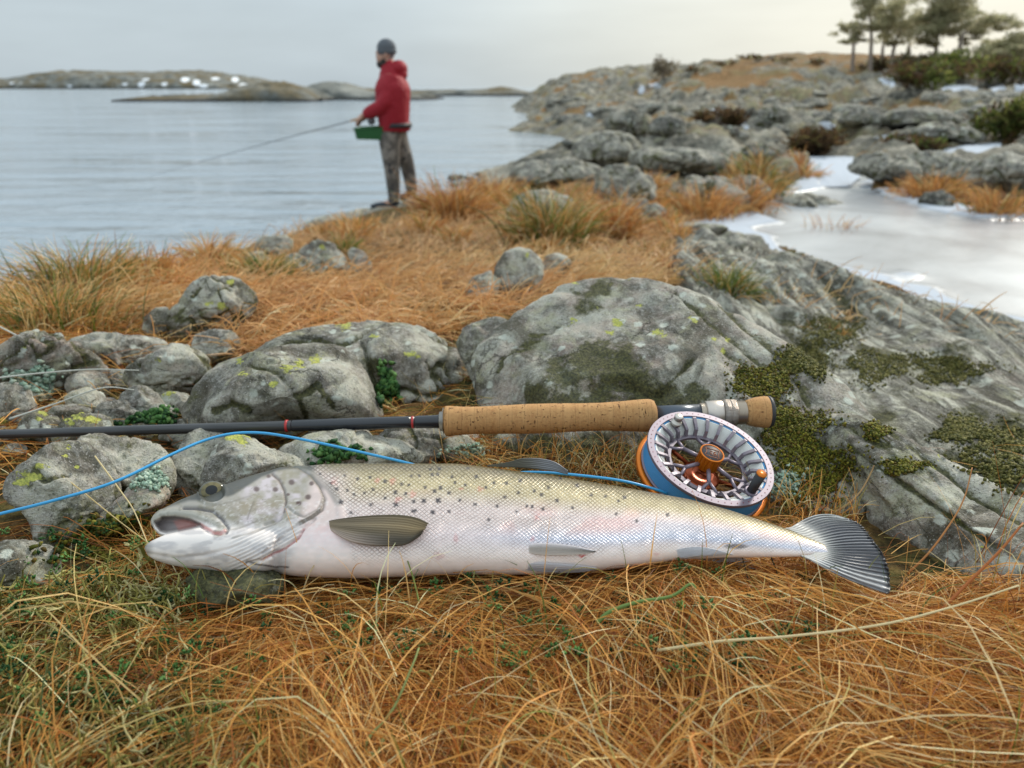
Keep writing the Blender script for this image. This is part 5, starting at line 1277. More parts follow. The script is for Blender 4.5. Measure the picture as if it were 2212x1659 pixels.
# hub knob with flutes
m = 120; th = np.linspace(0, 2 * math.pi, m, endpoint=False)
pr = [(.165, -.21), (.185, -.19), (.185, .03), (.19, .04), (.19, .062), (.172, .068), (.165, .058)]
V = []
for i, (r_, z) in enumerate(pr):
    fl = .012 * (np.sin(th * 20) > 0.1) if i in (1, 2) else 0
    V.append(np.stack([(r_ - fl) * np.cos(th), (r_ - fl) * np.sin(th), z + 0 * th], -1))
v = np.concatenate(V); f = [tuple(q) for q in grid_faces(len(pr), m, True)]
knob = obj('hub_knob', L(v), f, mo, reel, smooth=False)
mk = mat('black_cap', (0.05, 0.042, 0.045), .42)
v, f = lathe([(.05, .168), (.0605, .168), (.061, .0001)], (0, 0, 0), (0, 0, 1), 64); obj('hub_cap', L(v), f, mk, knob)
def zl(x, y):                                   # mark on the cap, measured from its centre
    dx, dy = x - 1110, y - 840
    return ((dx * math.cos(ang) + dy * math.sin(ang)) / 742, (dx * math.sin(ang) - dy * math.cos(ang)) / 461, .063)
mlg = mat('cap_mark', (0.34, 0.10, 0.035), .5)
logo = [[(1030, 783), (1080, 797), (1130, 803), (1185, 815), (1178, 850), (1190, 902), (1172, 903), (1160, 890), (1140, 893), (1120, 884), (1096, 888), (1076, 872), (1056, 874), (1030, 852), (1048, 838), (1044, 812), (1030, 783)],
        [(1080, 818), (1112, 826), (1150, 830), (1120, 842), (1150, 852), (1166, 872), (1120, 866), (1088, 852), (1106, 842), (1076, 838)], [(1128, 846), (1142, 862)]]
lst = [tube(np.array([L(zl(*q)) for q in ln]), .00034, 5) for ln in logo]
v, f = cat_meshes(lst); obj('emblem', v, f, mlg, knob)
def post(name, a, r_, prof, m_, z0=0.0, capm=None, capprof=None):
    c0 = np.array([r_ * math.cos(a), r_ * math.sin(a), z0])
    v, f = lathe(prof, c0, c0 + [0, 0, 1], 32); o = obj(name, L(v), f, m_, reel)
    if capprof:
        v, f = lathe(capprof, c0, c0 + [0, 0, 1], 32); obj('cap', L(v), f, capm, o)
    return o
mhb = mat('handle_black', (0.022, 0.022, 0.026), .38)
a = math.radians(-22)
v, f = lathe([(-.03, .10), (.004, .10), (.006, .085)], (.80 * math.cos(a), .80 * math.sin(a), 0), (.80 * math.cos(a), .80 * math.sin(a), 1), 32); obj('handle_base', L(v), f, ml, reel)
post('handle', a, .80, [(0, .070), (.02, .072), (.03, .068), (.36, .075)], mhb, 0, mo, [(.355, .076), (.375, .076), (.378, .0001)])
post('counterweight', math.radians(153), .79, [(-.03, .085), (.02, .085), (.02, .062), (.05, .066), (.052, .058), (.075, .058), (.077, .068), (.13, .072), (.145, .06), (.147, .0001)], ms)
# reel foot under the seat
fp = [axis_pt(1420, 22, TR), axis_pt(1440, 26, TR), axis_pt(1500, 26, TR), axis_pt(1555, 25, TR)]
v, f = tube(fp, [.002, .0036, .0036, .002], 10); ft_ = obj('reel_foot', v, f, mat('dark_plum_metal', (0.09, 0.045, 0.06), .35, .6), reel)
v, f = tube([axis_pt(1485, 28, TR), L((-.30, .92, -.30))], .0045, 8); obj('foot_post', v, f, ft_.data.materials[0], ft_)

# ------------------------------------------------------------------ blue fly line
mfl = mat('fly_line_blue', (0.045, 0.34, 0.66), .35, 0, .5)
lp = [(-1300, 1500, .50), (-900, 1400, .51), (-560, 1280, .545), (-260, 1180, .575), (-60, 1124, .595), (0, 1110, .60), (120, 1080, .605), (250, 1040, .622), (370, 982, .655), (440, 952, .678), (500, 937, .69), (560, 935, .695), (620, 943, .694), (700, 959, .69), (780, 977, .690), (850, 993, .680), (930, 1012, .672), (1030, 1030, .664), (1110, 1022, .664), (1180, 1021, .664), (1280, 1030, .662), (1350, 1040, .662), (1412, 1056, .668), (1440, 1066, .674)]
pts = np.array([P(a, b_, c_) for a, b_, c_ in lp]); pts = smooth_path(pts, 200)
end = L((-.62, -.72, -.26)); 
v, f = tube(pts, .00125, 10)
tag(obj('fly_line', v, f, mfl), 'bright blue fly line looping under the rod and behind the fish to the reel', 'fishing line')
# ------------------------------------------------------------------ grass and ground cover
GM = col_mat('dry_grass', .55, .3, .22)
bpy.context.view_layer.update()
DG = bpy.context.evaluated_depsgraph_get()
def cast(px, py):
    d = ray(px, py); d = d / np.linalg.norm(d)
    ok, loc, nor, idx, ob, mtx = SC.ray_cast(DG, Vector(CAM), Vector(d))
    if not ok: return None
    nor = np.array(nor)
    if nor @ d > 0: nor = -nor
    return np.array(loc), nor, ob.name, ob
def ribbon(path, width, col0, col1, r, twist=1.0):
    """path (n, K, 3), width (n,), colours (n, 3) at root and tip"""
    n, K, _ = path.shape
    tn = np.gradient(path, axis=1); tn /= np.linalg.norm(tn, axis=2, keepdims=True) + 1e-9
    ref = r.normal(size=(n, 1, 3)); ref /= np.linalg.norm(ref, axis=2, keepdims=True)
    sd = np.cross(tn, ref); sd /= np.linalg.norm(sd, axis=2, keepdims=True) + 1e-9
    s = np.linspace(0, 1, K)
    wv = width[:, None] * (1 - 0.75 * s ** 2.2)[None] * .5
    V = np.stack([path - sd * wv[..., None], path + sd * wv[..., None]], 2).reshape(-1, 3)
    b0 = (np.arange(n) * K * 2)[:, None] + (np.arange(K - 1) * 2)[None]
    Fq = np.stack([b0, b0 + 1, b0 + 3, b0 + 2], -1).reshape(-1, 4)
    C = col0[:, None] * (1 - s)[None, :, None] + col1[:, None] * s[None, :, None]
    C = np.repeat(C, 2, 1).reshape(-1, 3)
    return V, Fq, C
def joinr(parts):
    o = 0; vs, fs, cs = [], [], []
    for v, f, c in parts:
        vs.append(v); fs.append(f + o); cs.append(c); o += len(v)
    return np.vstack(vs), np.vstack(fs), np.vstack(cs)
PAL = np.array([S(196, 136, 66), S(214, 162, 90), S(226, 188, 124), S(168, 100, 44), S(116, 66, 30), S(234, 212, 164), S(206, 148, 74), S(148, 136, 72)])
def palette(n, r, wts):
    w_ = np.array(wts, float); w_ /= w_.sum()
    c = PAL[r.choice(len(PAL), n, p=w_)]
    return np.clip(c * r.uniform(.8, 1.3, (n, 1)), 0, .85)
# footprint of the fish, so no blade pierces it
_bx = np.linspace(-.34, .36, 141)
_fk = np.clip(np.digitize(FV2[:, 0], _bx) - 1, 0, 140)
fy0 = np.full(141, 9.0); fy1 = np.full(141, -9.0); fz0 = np.full(141, 9.0)
np.minimum.at(fy0, _fk, FV2[:, 1]); np.maximum.at(fy1, _fk, FV2[:, 1]); np.minimum.at(fz0, _fk, FV2[:, 2])
def fish_clear(p):
    k = np.clip(np.digitize(p[..., 0], _bx) - 1, 0, 140)
    ins = (p[..., 1] > fy0[k] + .004) & (p[..., 1] < fy1[k] - .002)
    return ins, fz0[k]
def lowc(p, fr, seed): return fbm(np.c_[p[:, 0] * fr, p[:, 1] * fr, 0 * p[:, 0]], 3, seed)
def hay(n, xr, yr, seed, Lr=(.05, .17), wr=(.0007, .0014), hmax=.028, K=7, wts=(6, 5, 2.0, 5.5, 4, .8, 5, .4), mask=None, arch=.012, head=None, pokes=.04, stray=.05, zone=None):
    r = np.random.default_rng(seed)
    p0 = np.c_[r.uniform(*xr, n), r.uniform(*yr, n)]
    if mask is not None:
        p0 = p0[mask(p0, r)]
    n = len(p0)
    fl = fbm(np.c_[p0[:, 0] * 7, p0[:, 1] * 7, 0 * p0[:, 0]], 2, seed) * 3.4 + (0.25 if head is None else head)
    th = fl + r.normal(0, .5, n) + math.pi * (r.random(n) < .5)
    L_ = r.uniform(*Lr, n); kap = r.normal(0, 1.0, n) * 4.2; kap2 = r.normal(0, 1, n) * 28
    lk_ = r.integers(0, max(1, n // 16), n)                     # most blades belong to a lock and follow its sweep
    lead = r.integers(0, n, max(1, n // 16))[lk_]
    inl = r.random(n) < .66
    p0 = np.where(inl[:, None], p0[lead] + r.normal(0, .006, (n, 2)), p0)
    th = np.where(inl, th[lead] + r.normal(0, .16, n), th); kap = np.where(inl, kap[lead] + r.normal(0, 1.2, n), kap); kap2 = np.where(inl, kap2[lead] + r.normal(0, 9, n), kap2)
    s = np.linspace(0, 1, K)[None]
    a = th[:, None] + kap[:, None] * L_[:, None] * s + kap2[:, None] * L_[:, None] ** 2 * s ** 2
    ds = L_[:, None] / (K - 1)
    x = p0[:, :1] + np.cumsum(np.cos(a) * ds, 1) - np.cos(a[:, :1]) * ds
    y = p0[:, 1:] + np.cumsum(np.sin(a) * ds, 1) - np.sin(a[:, :1]) * ds
    h0 = r.beta(1.3, 1.5, n) * hmax; h0 = np.where(inl, np.clip(h0[lead] + r.normal(0, .003, n), 0, None), h0); am = np.abs(r.normal(0, 1, n)) * arch * (L_ / .12)
    tip = np.where(r.random(n) < pokes, r.uniform(.01, .05, n), r.uniform(-.012, .006, n))
    z = ground(x, y) + h0[:, None] + am[:, None] * np.sin(np.pi * s) + tip[:, None] * s ** 2
    hump = (lowc(np.c_[x.ravel(), y.ravel()], 6, 404).reshape(x.shape)) * .014
    g0 = ground(x, y)
    hz = np.maximum(z + hump - g0, .001)
    def viol(hz):
        q = proj(np.stack([x, y, g0 + hz], -1))
        lim = np.interp(q[0], np.r_[-400, 60, 125, 240, 300, BOT[:, 0], 1800, 1870, 1930, 1960, 2600], np.r_[1225, 1240, 1250, 1215, 1200, BOT[:, 1] - 5, 1230, 1262, 1290, 1180, 1150])
        return ((q[1] < lim) & (y < .53)).any(1)
    for k_ in (.45, .3):
        b_ = viol(hz); hz = np.where(b_[:, None], hz * k_, hz)
    b_ = viol(hz) & (r.random(n) > stray)
    path = np.stack([x, y, g0 + hz], -1)
    ins, zf = fish_clear(path)
    bad = (ins & (path[..., 2] > zf - .001)).any(1) | b_
    if zone is not None: bad |= zone(path)
    keep = ~bad & (path[:, :, 1].min(1) > .1)
    path, L_ = path[keep], L_[keep]; n = len(path)
    c0 = palette(n, r, wts); c1 = np.clip(c0 * r.uniform(.85, 1.25, (n, 1)), 0, .85)
    deep = (path[:, :, 2].mean(1) - ground(path[:, :, 0], path[:, :, 1]).mean(1))
    return ribbon(path, r.uniform(*wr, n) * (0.7 + 3 * L_), c0, c1, r)
def leftness(p):                                  # lichen carpet at the lower left
    q = proj(np.c_[p, np.full(len(p), 1.40)])
    return sstep(470 - q[0] + fbm(np.c_[p * 9, 0 * p[:, 0]], 3, 77) * 260 - (1300 - q[1]) * .35, -60, 200)
def gear(path):                                   # keep clear of rod, reel and line
    q = proj(path); t_ = np.interp(q[0], [-100, 300, 700, 1300, 1700, 1750], [.62, .66, .66, .64, .64, .9])
    rr = ((q[0] > 1835) & (q[1] < 1232) & (path[..., 1] > .42)).any(1) & (np.random.default_rng(3).random(len(path)) > .05)
    return rr | ((q[2] < t_ + .10) & (q[1] < np.interp(q[0], [0, 300, 950, 1350, 1450, 1700], [1140, 1010, 1000, 1010, 1105, 1110])) & (q[0] < 1720) & (q[1] > 850)).any(1)
P1 = hay(50000, (-.54, .64), (.245, .56), 21, Lr=(.035, .11), wr=(.00036, .00074), hmax=.020, mask=lambda p, r: (r.random(len(p)) > .75 * leftness(p)), zone=gear)
P2 = hay(2600, (-.48, .60), (.25, .52), 22, Lr=(.08, .19), wr=(.0005, .0010), hmax=.028, arch=.018, wts=(3, 5, 4, 2, 1, 2.5, 4, .5), mask=lambda p, r: r.random(len(p)) > .6 * leftness(p), pokes=.08, zone=gear)
P3 = hay(5200, (-.10, .75), (.50, .78), 23, Lr=(.03, .08), wr=(.0005, .0009), hmax=.010, wts=(3, 3, 2, 4, 4, 1, 3, 4), arch=.006, zone=gear)
P4 = hay(9500, (-.85, .18), (.56, 1.3), 24, Lr=(.02, .06), wr=(.0006, .0011), hmax=.012, wts=(2, 2, 1, 4, 4, .6, 2, 6), arch=.010, zone=gear)
P5 = hay(9000, (-1.3, -.48), (.25, 1.5), 25, Lr=(.05, .14), wr=(.0007, .0013), hmax=.022)
P6 = hay(5000, (.58, 1.25), (.25, .75), 26, Lr=(.05, .14), wr=(.0006, .0012), hmax=.022)
v, f, c = joinr([P1, P2, P3, P4, P5, P6])
o = obj('straw', v, f, GM, attrs={'Col': c}, smooth=True); tag(o, 'matted orange-brown dead grass covering the ground in front of the fish', 'grass', kind='stuff')

# upright thin stalks in front of and behind the fish
def blades(roots, r, Lr, wr, lean=.35, droop=1.2, K=7, wts=(3, 3, 3, 2, 1, 2, 3, 3), az=None, col=None):
    n = len(roots)
    a = r.uniform(0, 2 * math.pi, n) if az is None else az
    el = np.clip(r.normal(1.25, lean, n), .35, 1.55); L_ = r.uniform(*Lr, n)
    dr = np.abs(r.normal(droop, .5, n))
    s = np.linspace(0, 1, K)[None]
    e = el[:, None] - dr[:, None] * s ** 1.5
    a2 = a[:, None] + r.normal(0, .35, n)[:, None] * s
    ds = (L_ / (K - 1))[:, None]
    stp = np.stack([np.cos(e) * np.cos(a2) * ds, np.cos(e) * np.sin(a2) * ds, np.sin(e) * ds], -1)
    path = roots[:, None] + np.concatenate([np.zeros((n, 1, 3)), np.cumsum(stp[:, :-1], 1)], 1)
    c0 = palette(n, r, wts) if col is None else col(n, r)
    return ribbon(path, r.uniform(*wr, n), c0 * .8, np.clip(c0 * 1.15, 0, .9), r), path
r = np.random.default_rng(31)
GREEN = np.array([S(118, 134, 52), S(96, 118, 48), S(150, 150, 84), S(84, 104, 60)])
def greens(n, r): return GREEN[r.integers(0, 4, n)] * r.uniform(.6, 1.1, (n, 1))
def scatter_px(n, polys, r, ymax=60, ymin=0):
    out = []
    for poly, share in polys:
        pa = np.array(poly, float); m = int(n * share)
        px = r.uniform(pa[:, 0].min(), pa[:, 0].max(), m * 3); py = r.uniform(pa[:, 1].min(), pa[:, 1].max(), m * 3)
        k = inside(px, py, pa); px, py = px[k][:m], py[k][:m]
        t_, p_ = hit(px, py); out.append(p_)
    return np.vstack(out)
# behind the fish, round the reel and the tail
rt_ = scatter_px(520, [([(1150, 1040), (1180, 985), (1420, 985), (1430, 1050)], .5), ([(860, 1000), (880, 960), (1180, 950), (1180, 1010)], .14), ([(1600, 1110), (1640, 1080), (1850, 1120), (1850, 1180)], .30)], r)
B1, pth = blades(rt_, r, (.02, .06), (.0006, .0011), wts=(3, 3, 3, 2, 2, 3, 3, 5))
rt_ = np.c_[r.uniform(-.40, .55, 420), r.uniform(.27, .485, 420)]; rt_ = np.c_[rt_, ground(rt_[:, 0], rt_[:, 1]) + .01]
B2, _ = blades(rt_, r, (.03, .085), (.0006, .0011), lean=.5, wts=(3, 4, 5, 2, 1, 4, 3, 3))
rt_ = np.c_[r.uniform(.34, .60, 150), r.uniform(.42, .52, 150)]; rt_ = np.c_[rt_, ground(rt_[:, 0], rt_[:, 1]) + .005]
B3, _ = blades(rt_, r, (.04, .12), (.0006, .0012), lean=.5, wts=(4, 4, 4, 3, 1, 4, 4, 2))
rt_ = np.c_[r.uniform(-.30, .4, 150), r.uniform(.27, .49, 150)]; rt_ = np.c_[rt_, ground(rt_[:, 0], rt_[:, 1]) + .01]
B4, _ = blades(rt_, r, (.03, .07), (.0007, .0012), lean=.4, col=greens)
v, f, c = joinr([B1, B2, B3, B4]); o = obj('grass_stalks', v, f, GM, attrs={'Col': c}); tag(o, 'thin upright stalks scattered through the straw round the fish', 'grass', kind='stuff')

# a few single stems that stand out
def stem(label, pts, r0, col, taper=.5):
    pts = smooth_path([P(*q) for q in pts], 28)
    v, f = tube(pts, np.linspace(r0, r0 * taper, 28), 7)
    tag(obj('dry_stalk', v, f, GM, attrs={'Col': np.tile(np.array(col), (len(v), 1))}), label, 'stalk')
stem('thick curved green stem hooked at its tip on the straw right of centre', [(1290, 1345, .51), (1320, 1320, .512), (1380, 1300, .515), (1450, 1288, .518), (1490, 1262, .522), (1503, 1270, .522)], .0016, S(112, 140, 74))
stem('pale green stem curled into a loop at the lower middle', [(830, 1592, .43), (815, 1628, .425), (790, 1622, .424), (800, 1590, .425), (850, 1530, .43), (890, 1440, .44), (905, 1400, .45)], .0011, S(150, 160, 96))
stem('long bleached straw stem crossing the lower right towards the edge', [(1420, 1405, .49), (1560, 1385, .485), (1700, 1375, .48), (1900, 1350, .475), (2060, 1310, .478), (2200, 1265, .48)], .0011, S(222, 206, 160))
stem('pale straw stem leaning over the left rocks to the fish snout', [(205, 985, .66), (260, 1060, .65), (290, 1105, .64), (325, 1190, .61), (345, 1240, .59)], .0007, S(226, 206, 156))
stem('long thin pale stem slanting down across the lichen-edged block', [(60, 980, .66), (150, 1040, .65), (250, 1120, .64), (330, 1180, .61), (380, 1215, .56)], .0006, S(220, 196, 140))
stem('brown woody stem crossing the fish in front of its rear half', [(1340, 1272, .575), (1370, 1195, .585), (1395, 1150, .592), (1420, 1120, .60), (1442, 1102, .606)], .0011, S(122, 86, 52))
stem('forked brown stem rising from the straw to the rock behind the tail', [(1960, 1240, .60), (2010, 1190, .60), (2060, 1120, .61), (2085, 1070, .62), (2100, 1010, .63)], .0009, S(190, 130, 76))
stem('thick reddish stem sweeping up at the right edge', [(1900, 1420, .53), (2000, 1350, .53), (2090, 1260, .54), (2160, 1190, .55), (2210, 1130, .56)], .0015, S(176, 104, 52))
stem('brown stalk lying on the rock between the reel and the tail', [(1790, 1115, .68), (1830, 1090, .68), (1860, 1060, .685), (1882, 1020, .69), (1888, 1005, .69)], .0011, S(180, 146, 100))
stem('dark thin blade bent over the tail stem of the fish', [(1690, 1268, .57), (1660, 1190, .58), (1630, 1140, .59), (1600, 1122, .60)], .0006, S(60, 60, 34))
stem('straight dark blade standing before the tail stem of the fish', [(1620, 1268, .565), (1600, 1190, .58), (1580, 1130, .595)], .0005, S(66, 62, 38))
stem('green blade standing before the belly below the pectoral fin', [(905, 1300, .535), (893, 1250, .55), (880, 1210, .56), (862, 1160, .57)], .0007, S(122, 134, 60))
for k, (lab, pts) in enumerate([('white dead stalk bowing over the stones at the left edge', [(0, 706, 1.0), (60, 740, .98), (95, 790, .96), (110, 840, .95)]), ('white dead stalk lying level across the left stones', [(-20, 818, .85), (90, 806, .86), (200, 798, .87), (300, 800, .88)]), ('low white dead stalk reaching towards the yellow-topped stone', [(20, 905, .80), (120, 872, .82), (220, 838, .83), (290, 842, .84)])]):
    stem(lab, pts, .0011, S(206, 206, 196))

# ------------------------------------------------------------------ grass out to the shore
LAND = [([(-700, 800), (-60, 640), (-60, 900), (-700, 1100)], .06), ([(1560, 640), (1700, 700), (2900, 900), (2900, 700), (2212, 720), (1700, 560)], .03), ([(-60, 640), (60, 605), (200, 596), (350, 578), (450, 556), (560, 524), (640, 500), (860, 470), (1100, 480), (1420, 470), (1480, 560), (1500, 620), (1200, 640), (1000, 720), (800, 760), (520, 780), (380, 700), (100, 720), (-60, 720)], .56),
        ([(640, 500), (860, 440), (960, 410), (1120, 398), (1450, 380), (1560, 440), (1480, 500), (1100, 500), (860, 500)], .26),
        ([(1300, 420), (1400, 330), (1700, 290), (2212, 280), (2212, 340), (1900, 370), (1750, 350), (1640, 430), (1450, 450)], .18)]
r = np.random.default_rng(41)
rt_ = scatter_px(30000, LAND, r)
d_ = np.hypot(rt_[:, 0], rt_[:, 1])
_q = proj(rt_); ledge = sdist(_q[0], _q[1], [(620, 500), (690, 462), (860, 425), (935, 425), (940, 470), (860, 492), (700, 512)]) > 0
keep = (rt_[:, 2] > .3) & ~ledge & (rocky(rt_[:, 0], rt_[:, 1]) < r.uniform(.15, .6, len(rt_))) & (sdist(rt_[:, 0], rt_[:, 1], POND) < -.06) & (d_ < 24)
rt_ = rt_[keep]; d_ = d_[keep]; n = len(rt_)
patch = lowc(rt_, 1.3, 91) + .6 * lowc(rt_, 4.5, 92)
sc = np.clip(.065 + .014 * d_, .06, .28)
L_ = sc * r.uniform(.6, 1.2, n)
flow = lowc(rt_, .9, 93) * 4
a = flow + r.normal(0, .9, n); el = np.clip(r.normal(.5, .35, n), .05, 1.5); dr = np.abs(r.normal(1.0, .5, n))
K = 6; s = np.linspace(0, 1, K)[None]
e = el[:, None] - dr[:, None] * s; a2 = a[:, None] + r.normal(0, .7, n)[:, None] * s; ds = (L_ / (K - 1))[:, None]
stp = np.stack([np.cos(e) * np.cos(a2) * ds, np.cos(e) * np.sin(a2) * ds, np.sin(e) * ds], -1)
path = rt_[:, None] + np.concatenate([np.zeros((n, 1, 3)), np.cumsum(stp[:, :-1], 1)], 1)
path[..., 2] = np.maximum(path[..., 2], ground(path[..., 0], path[..., 1]) + .004)
c0 = palette(n, r, (6, 6, 3, 4, 1.4, 1, 6, .6))
gsel = (patch > .42); c0[gsel] = lerp(c0[gsel], greens(gsel.sum(), r), .55)
c0 = lerp(c0, S(204, 166, 124)[None], .6) * (1 + .45 * np.clip(patch, -.8, .6))[:, None]
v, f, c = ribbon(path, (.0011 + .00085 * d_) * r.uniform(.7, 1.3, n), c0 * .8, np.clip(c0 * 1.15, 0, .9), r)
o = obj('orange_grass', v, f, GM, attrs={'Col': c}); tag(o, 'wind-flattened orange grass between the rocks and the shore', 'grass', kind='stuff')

# ------------------------------------------------------------------ tussocks, each a plant of its own
def tuft(label, px, py, rx, hh, n=420, wts=(4, 4, 3, 3, 2, 2, 3, 3), green=.25, seed=0, droop=1.3, name='grass_tuft', cat='grass tuft', tint=1.0, t=None):
    r = np.random.default_rng(seed + 500)
    if t is None: t_, p_ = hit(px, py); c, tt = p_[0], t_[0]
    else: c, tt = P(px, py, t), t
    R_ = rx / F * tt; L0 = hh / F * tt
    q = r.normal(0, .30, (n, 2)) * R_
    roots = np.c_[c[0] + q[:, 0], c[1] + q[:, 1], 0 * q[:, 0]]; roots[:, 2] = ground(roots[:, 0], roots[:, 1]) if t is None else c[2]
    az = np.arctan2(q[:, 1], q[:, 0]) + r.normal(0, .7, n)
    def col(m, r):
        c_ = palette(m, r, wts); g_ = r.random(m) < green
        c_ = lerp(c_, S(196, 158, 116)[None], .25); c_[g_] = greens(g_.sum(), r); return c_ * tint
    rad = np.clip(np.hypot(q[:, 0], q[:, 1]) / (R_ * .5), 0, 1)
    (v, f, c_), _ = blades(roots, r, (.7 * L0, 1.45 * L0), (.0012 * max(1, tt * .75), .0022 * max(1, tt * .75)), lean=.42, droop=droop, az=az, col=col, K=7)
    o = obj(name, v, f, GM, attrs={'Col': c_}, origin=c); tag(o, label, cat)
for k, a in enumerate([
    ('big green-brown tussock hanging over the shore at the far left', 175, 640, 150, 105, 800, (3, 4, 4, 2, 2, 3, 3, 5), .45),
    ('straw-coloured tussock drooping over the pinkish boulder', 120, 715, 200, 100, 900, (4, 5, 5, 2, 2, 3, 4, 4), .35),
    ('small pale tussock at the left edge above the boulder', 10, 700, 70, 70, 350, (3, 5, 5, 2, 1, 4, 3, 3), .25),
    ('rusty tussock on the bank right of the big one', 320, 612, 70, 66, 420, (5, 4, 2, 5, 2, 1, 4, 1), .1),
    ('pale wispy tussock on the brink of the bank', 455, 575, 70, 62, 380, (4, 5, 4, 2, 1, 3, 5, 1), .1),
    ('olive tussock beside the lichen-spotted grass boulder', 570, 600, 95, 52, 420, (2, 3, 3, 1, 2, 2, 2, 6), .6),
    ('dark green tuft squeezed between the grass boulders', 745, 560, 30, 50, 220, (1, 2, 2, 1, 2, 1, 2, 6), .7),
    ('red-brown tussock right of the feet of the angler', 975, 486, 90, 92, 620, (5, 3, 1, 6, 4, 1, 3, 1), .05),
    ('long brown tussock behind the red-brown one', 1060, 440, 90, 55, 420, (5, 4, 2, 5, 3, 1, 3, 1), .05),
    ('tall olive-brown tussock in front of the pale weathered boulder', 1190, 538, 110, 112, 760, (4, 4, 2, 3, 3, 1, 3, 5), .4),
    ('fox-red tussock right of the pale weathered boulder', 1320, 515, 80, 84, 560, (6, 3, 1, 7, 3, 1, 4, .5), .02),
    ('bright green tuft growing on the slab', 1570, 640, 80, 62, 420, (1, 3, 3, 1, 1, 2, 2, 6), .7),
    ('straw tuft on the slab right of the green one', 1690, 672, 60, 40, 260, (4, 5, 4, 2, 1, 2, 4, 2), .15),
    ('little orange tuft low on the slab', 1790, 745, 45, 36, 220, (6, 5, 3, 3, 1, 1, 5, .5), 0),
    ('wide rusty tussock under the ribbed outcrop', 1520, 470, 105, 60, 560, (5, 4, 2, 5, 2, 1, 4, 1), .05),
    ('dark rusty tussock beside the snow', 1610, 455, 60, 70, 360, (4, 2, 1, 6, 4, .5, 3, 1), .05),
    ('yellow-green mound of grass above the ribbed outcrop', 1640, 388, 110, 46, 520, (4, 4, 2, 3, 2, 1, 3, 5), .45),
    ('brown mound of grass right of the yellow-green mound', 1730, 388, 70, 42, 380, (4, 3, 1, 5, 3, 1, 3, 1), .1),
    ('orange tussock on the spit in the frozen pond', 2010, 440, 75, 58, 460, (6, 4, 2, 5, 2, 1, 4, 1), .05),
    ('orange tussock at the tip of the spit in the frozen pond', 2150, 468, 75, 50, 460, (6, 5, 2, 5, 1, 1, 4, 1), .05),
    ('dark tussock on the pond side of the spit', 1950, 432, 40, 26, 220, (3, 2, 1, 5, 5, 1, 3, 1), .05),
    ('sparse red twiggy tuft standing in the snow of the pond', 1790, 540, 80, 62, 130, (4, 3, 1, 6, 4, 1, 3, 1), 0),
]):
    lab, px, py, rx, hh, n_, wts, gr_ = a
    tuft(lab, px, py, rx, hh, int(n_ * 1.0), wts, gr_, seed=k)
r = np.random.default_rng(77)
for k in range(26):
    px = r.uniform(250, 900) if k < 12 else r.uniform(900, 1500)
    py = np.interp(px, [250, 450, 640, 860, 1200, 1500], [600, 560, 505, 470, 520, 470]) + r.uniform(8, 60) if k < 12 else r.uniform(400, 560)
    tuft('short orange grass tuft in the meadow towards the shore', px, py, r.uniform(35, 65), r.uniform(28, 50), 150, (5, 5, 2, 4, 2, 1, 5, 1), .1, seed=100 + k)
    COL.objects[-1]['group'] = 'short orange grass tufts in the shore meadow'
# ------------------------------------------------------------------ mosses, lichens, little succulents
MM = col_mat('moss_leaf', .7, .25, .15)
def lobes(px, py, rx, ry, n, size, cols, r, up=.4, jit=.0022, keepfn=None, spread=.6):
    """little curled scales on whatever surface lies under the patch"""
    V, Fq, C = [], [], []; b = 0
    cols = np.array(cols)
    for _ in range(n):
        a = r.uniform(0, 2 * math.pi); q = math.sqrt(r.random()) * (1.02 if r.random() < .82 else 1.45) * (1 + .25 * math.sin(3 * a + px) + .18 * math.sin(5 * a + py))
        h = cast(px + rx * q * math.cos(a), py + ry * q * math.sin(a))
        if h is None: continue
        p, nr, nm, _o = h
        if not nm.startswith(('rock', 'ground', 'stone')): continue
        if np.linalg.norm(p - CAM) > 3.5: continue
        ax = nr * up + r.normal(0, 1, 3) * .55; ax /= np.linalg.norm(ax)
        u = np.cross(ax, r.normal(0, 1, 3)); u /= np.linalg.norm(u); w_ = np.cross(ax, u)
        s = size * r.uniform(.6, 1.4)
        c0 = p + nr * r.uniform(0, jit)
        th = np.linspace(0, 2 * math.pi, 6, endpoint=False)
        ring = c0 + ax * s * .55 * spread + (np.cos(th)[:, None] * u + np.sin(th)[:, None] * w_) * s * .6 * (1 + .25 * r.normal(size=(6, 1))) + ax * (r.normal(size=(6, 1)) * s * .2)
        V.append(np.vstack([c0[None], ring, (c0 + ax * s * .9)[None]]))
        Fq += [(b, b + 1 + j, b + 1 + (j + 1) % 6) for j in range(6)] + [(b + 7, b + 1 + (j + 1) % 6, b + 1 + j) for j in range(6)]
        C.append(np.tile(cols[r.integers(len(cols))] * r.uniform(.6, 1.25), (8, 1))); b += 8
    if not V: return None
    return np.vstack(V), np.array(Fq), np.vstack(C)
MOSS = [S(96, 98, 30), S(122, 118, 40), S(70, 76, 26), S(142, 132, 52), S(104, 86, 34)]
MOSS2 = [S(112, 106, 52), S(92, 92, 42), S(130, 122, 66), S(76, 78, 36)]
GRN = [S(52, 92, 44), S(74, 116, 58), S(40, 74, 40), S(96, 132, 72)]
LIC = [S(168, 192, 170), S(142, 170, 150), S(190, 206, 186)]
def pad(name, label, cat, spots, n, size, cols, seed, **k):
    r = np.random.default_rng(seed); got = [lobes(*s_, int(n * s_[2] * s_[3] / sum(q[2] * q[3] for q in spots)) + 1, size, cols, r, **k) for s_ in spots]
    got = [g_ for g_ in got if g_ is not None]
    if not got: return
    v, f, c = joinr(got); o = obj(name, v, f, MM, attrs={'Col': np.clip(c, 0, 1)}); tag(o, label, cat, kind='stuff' if cat == 'lichen' else None)
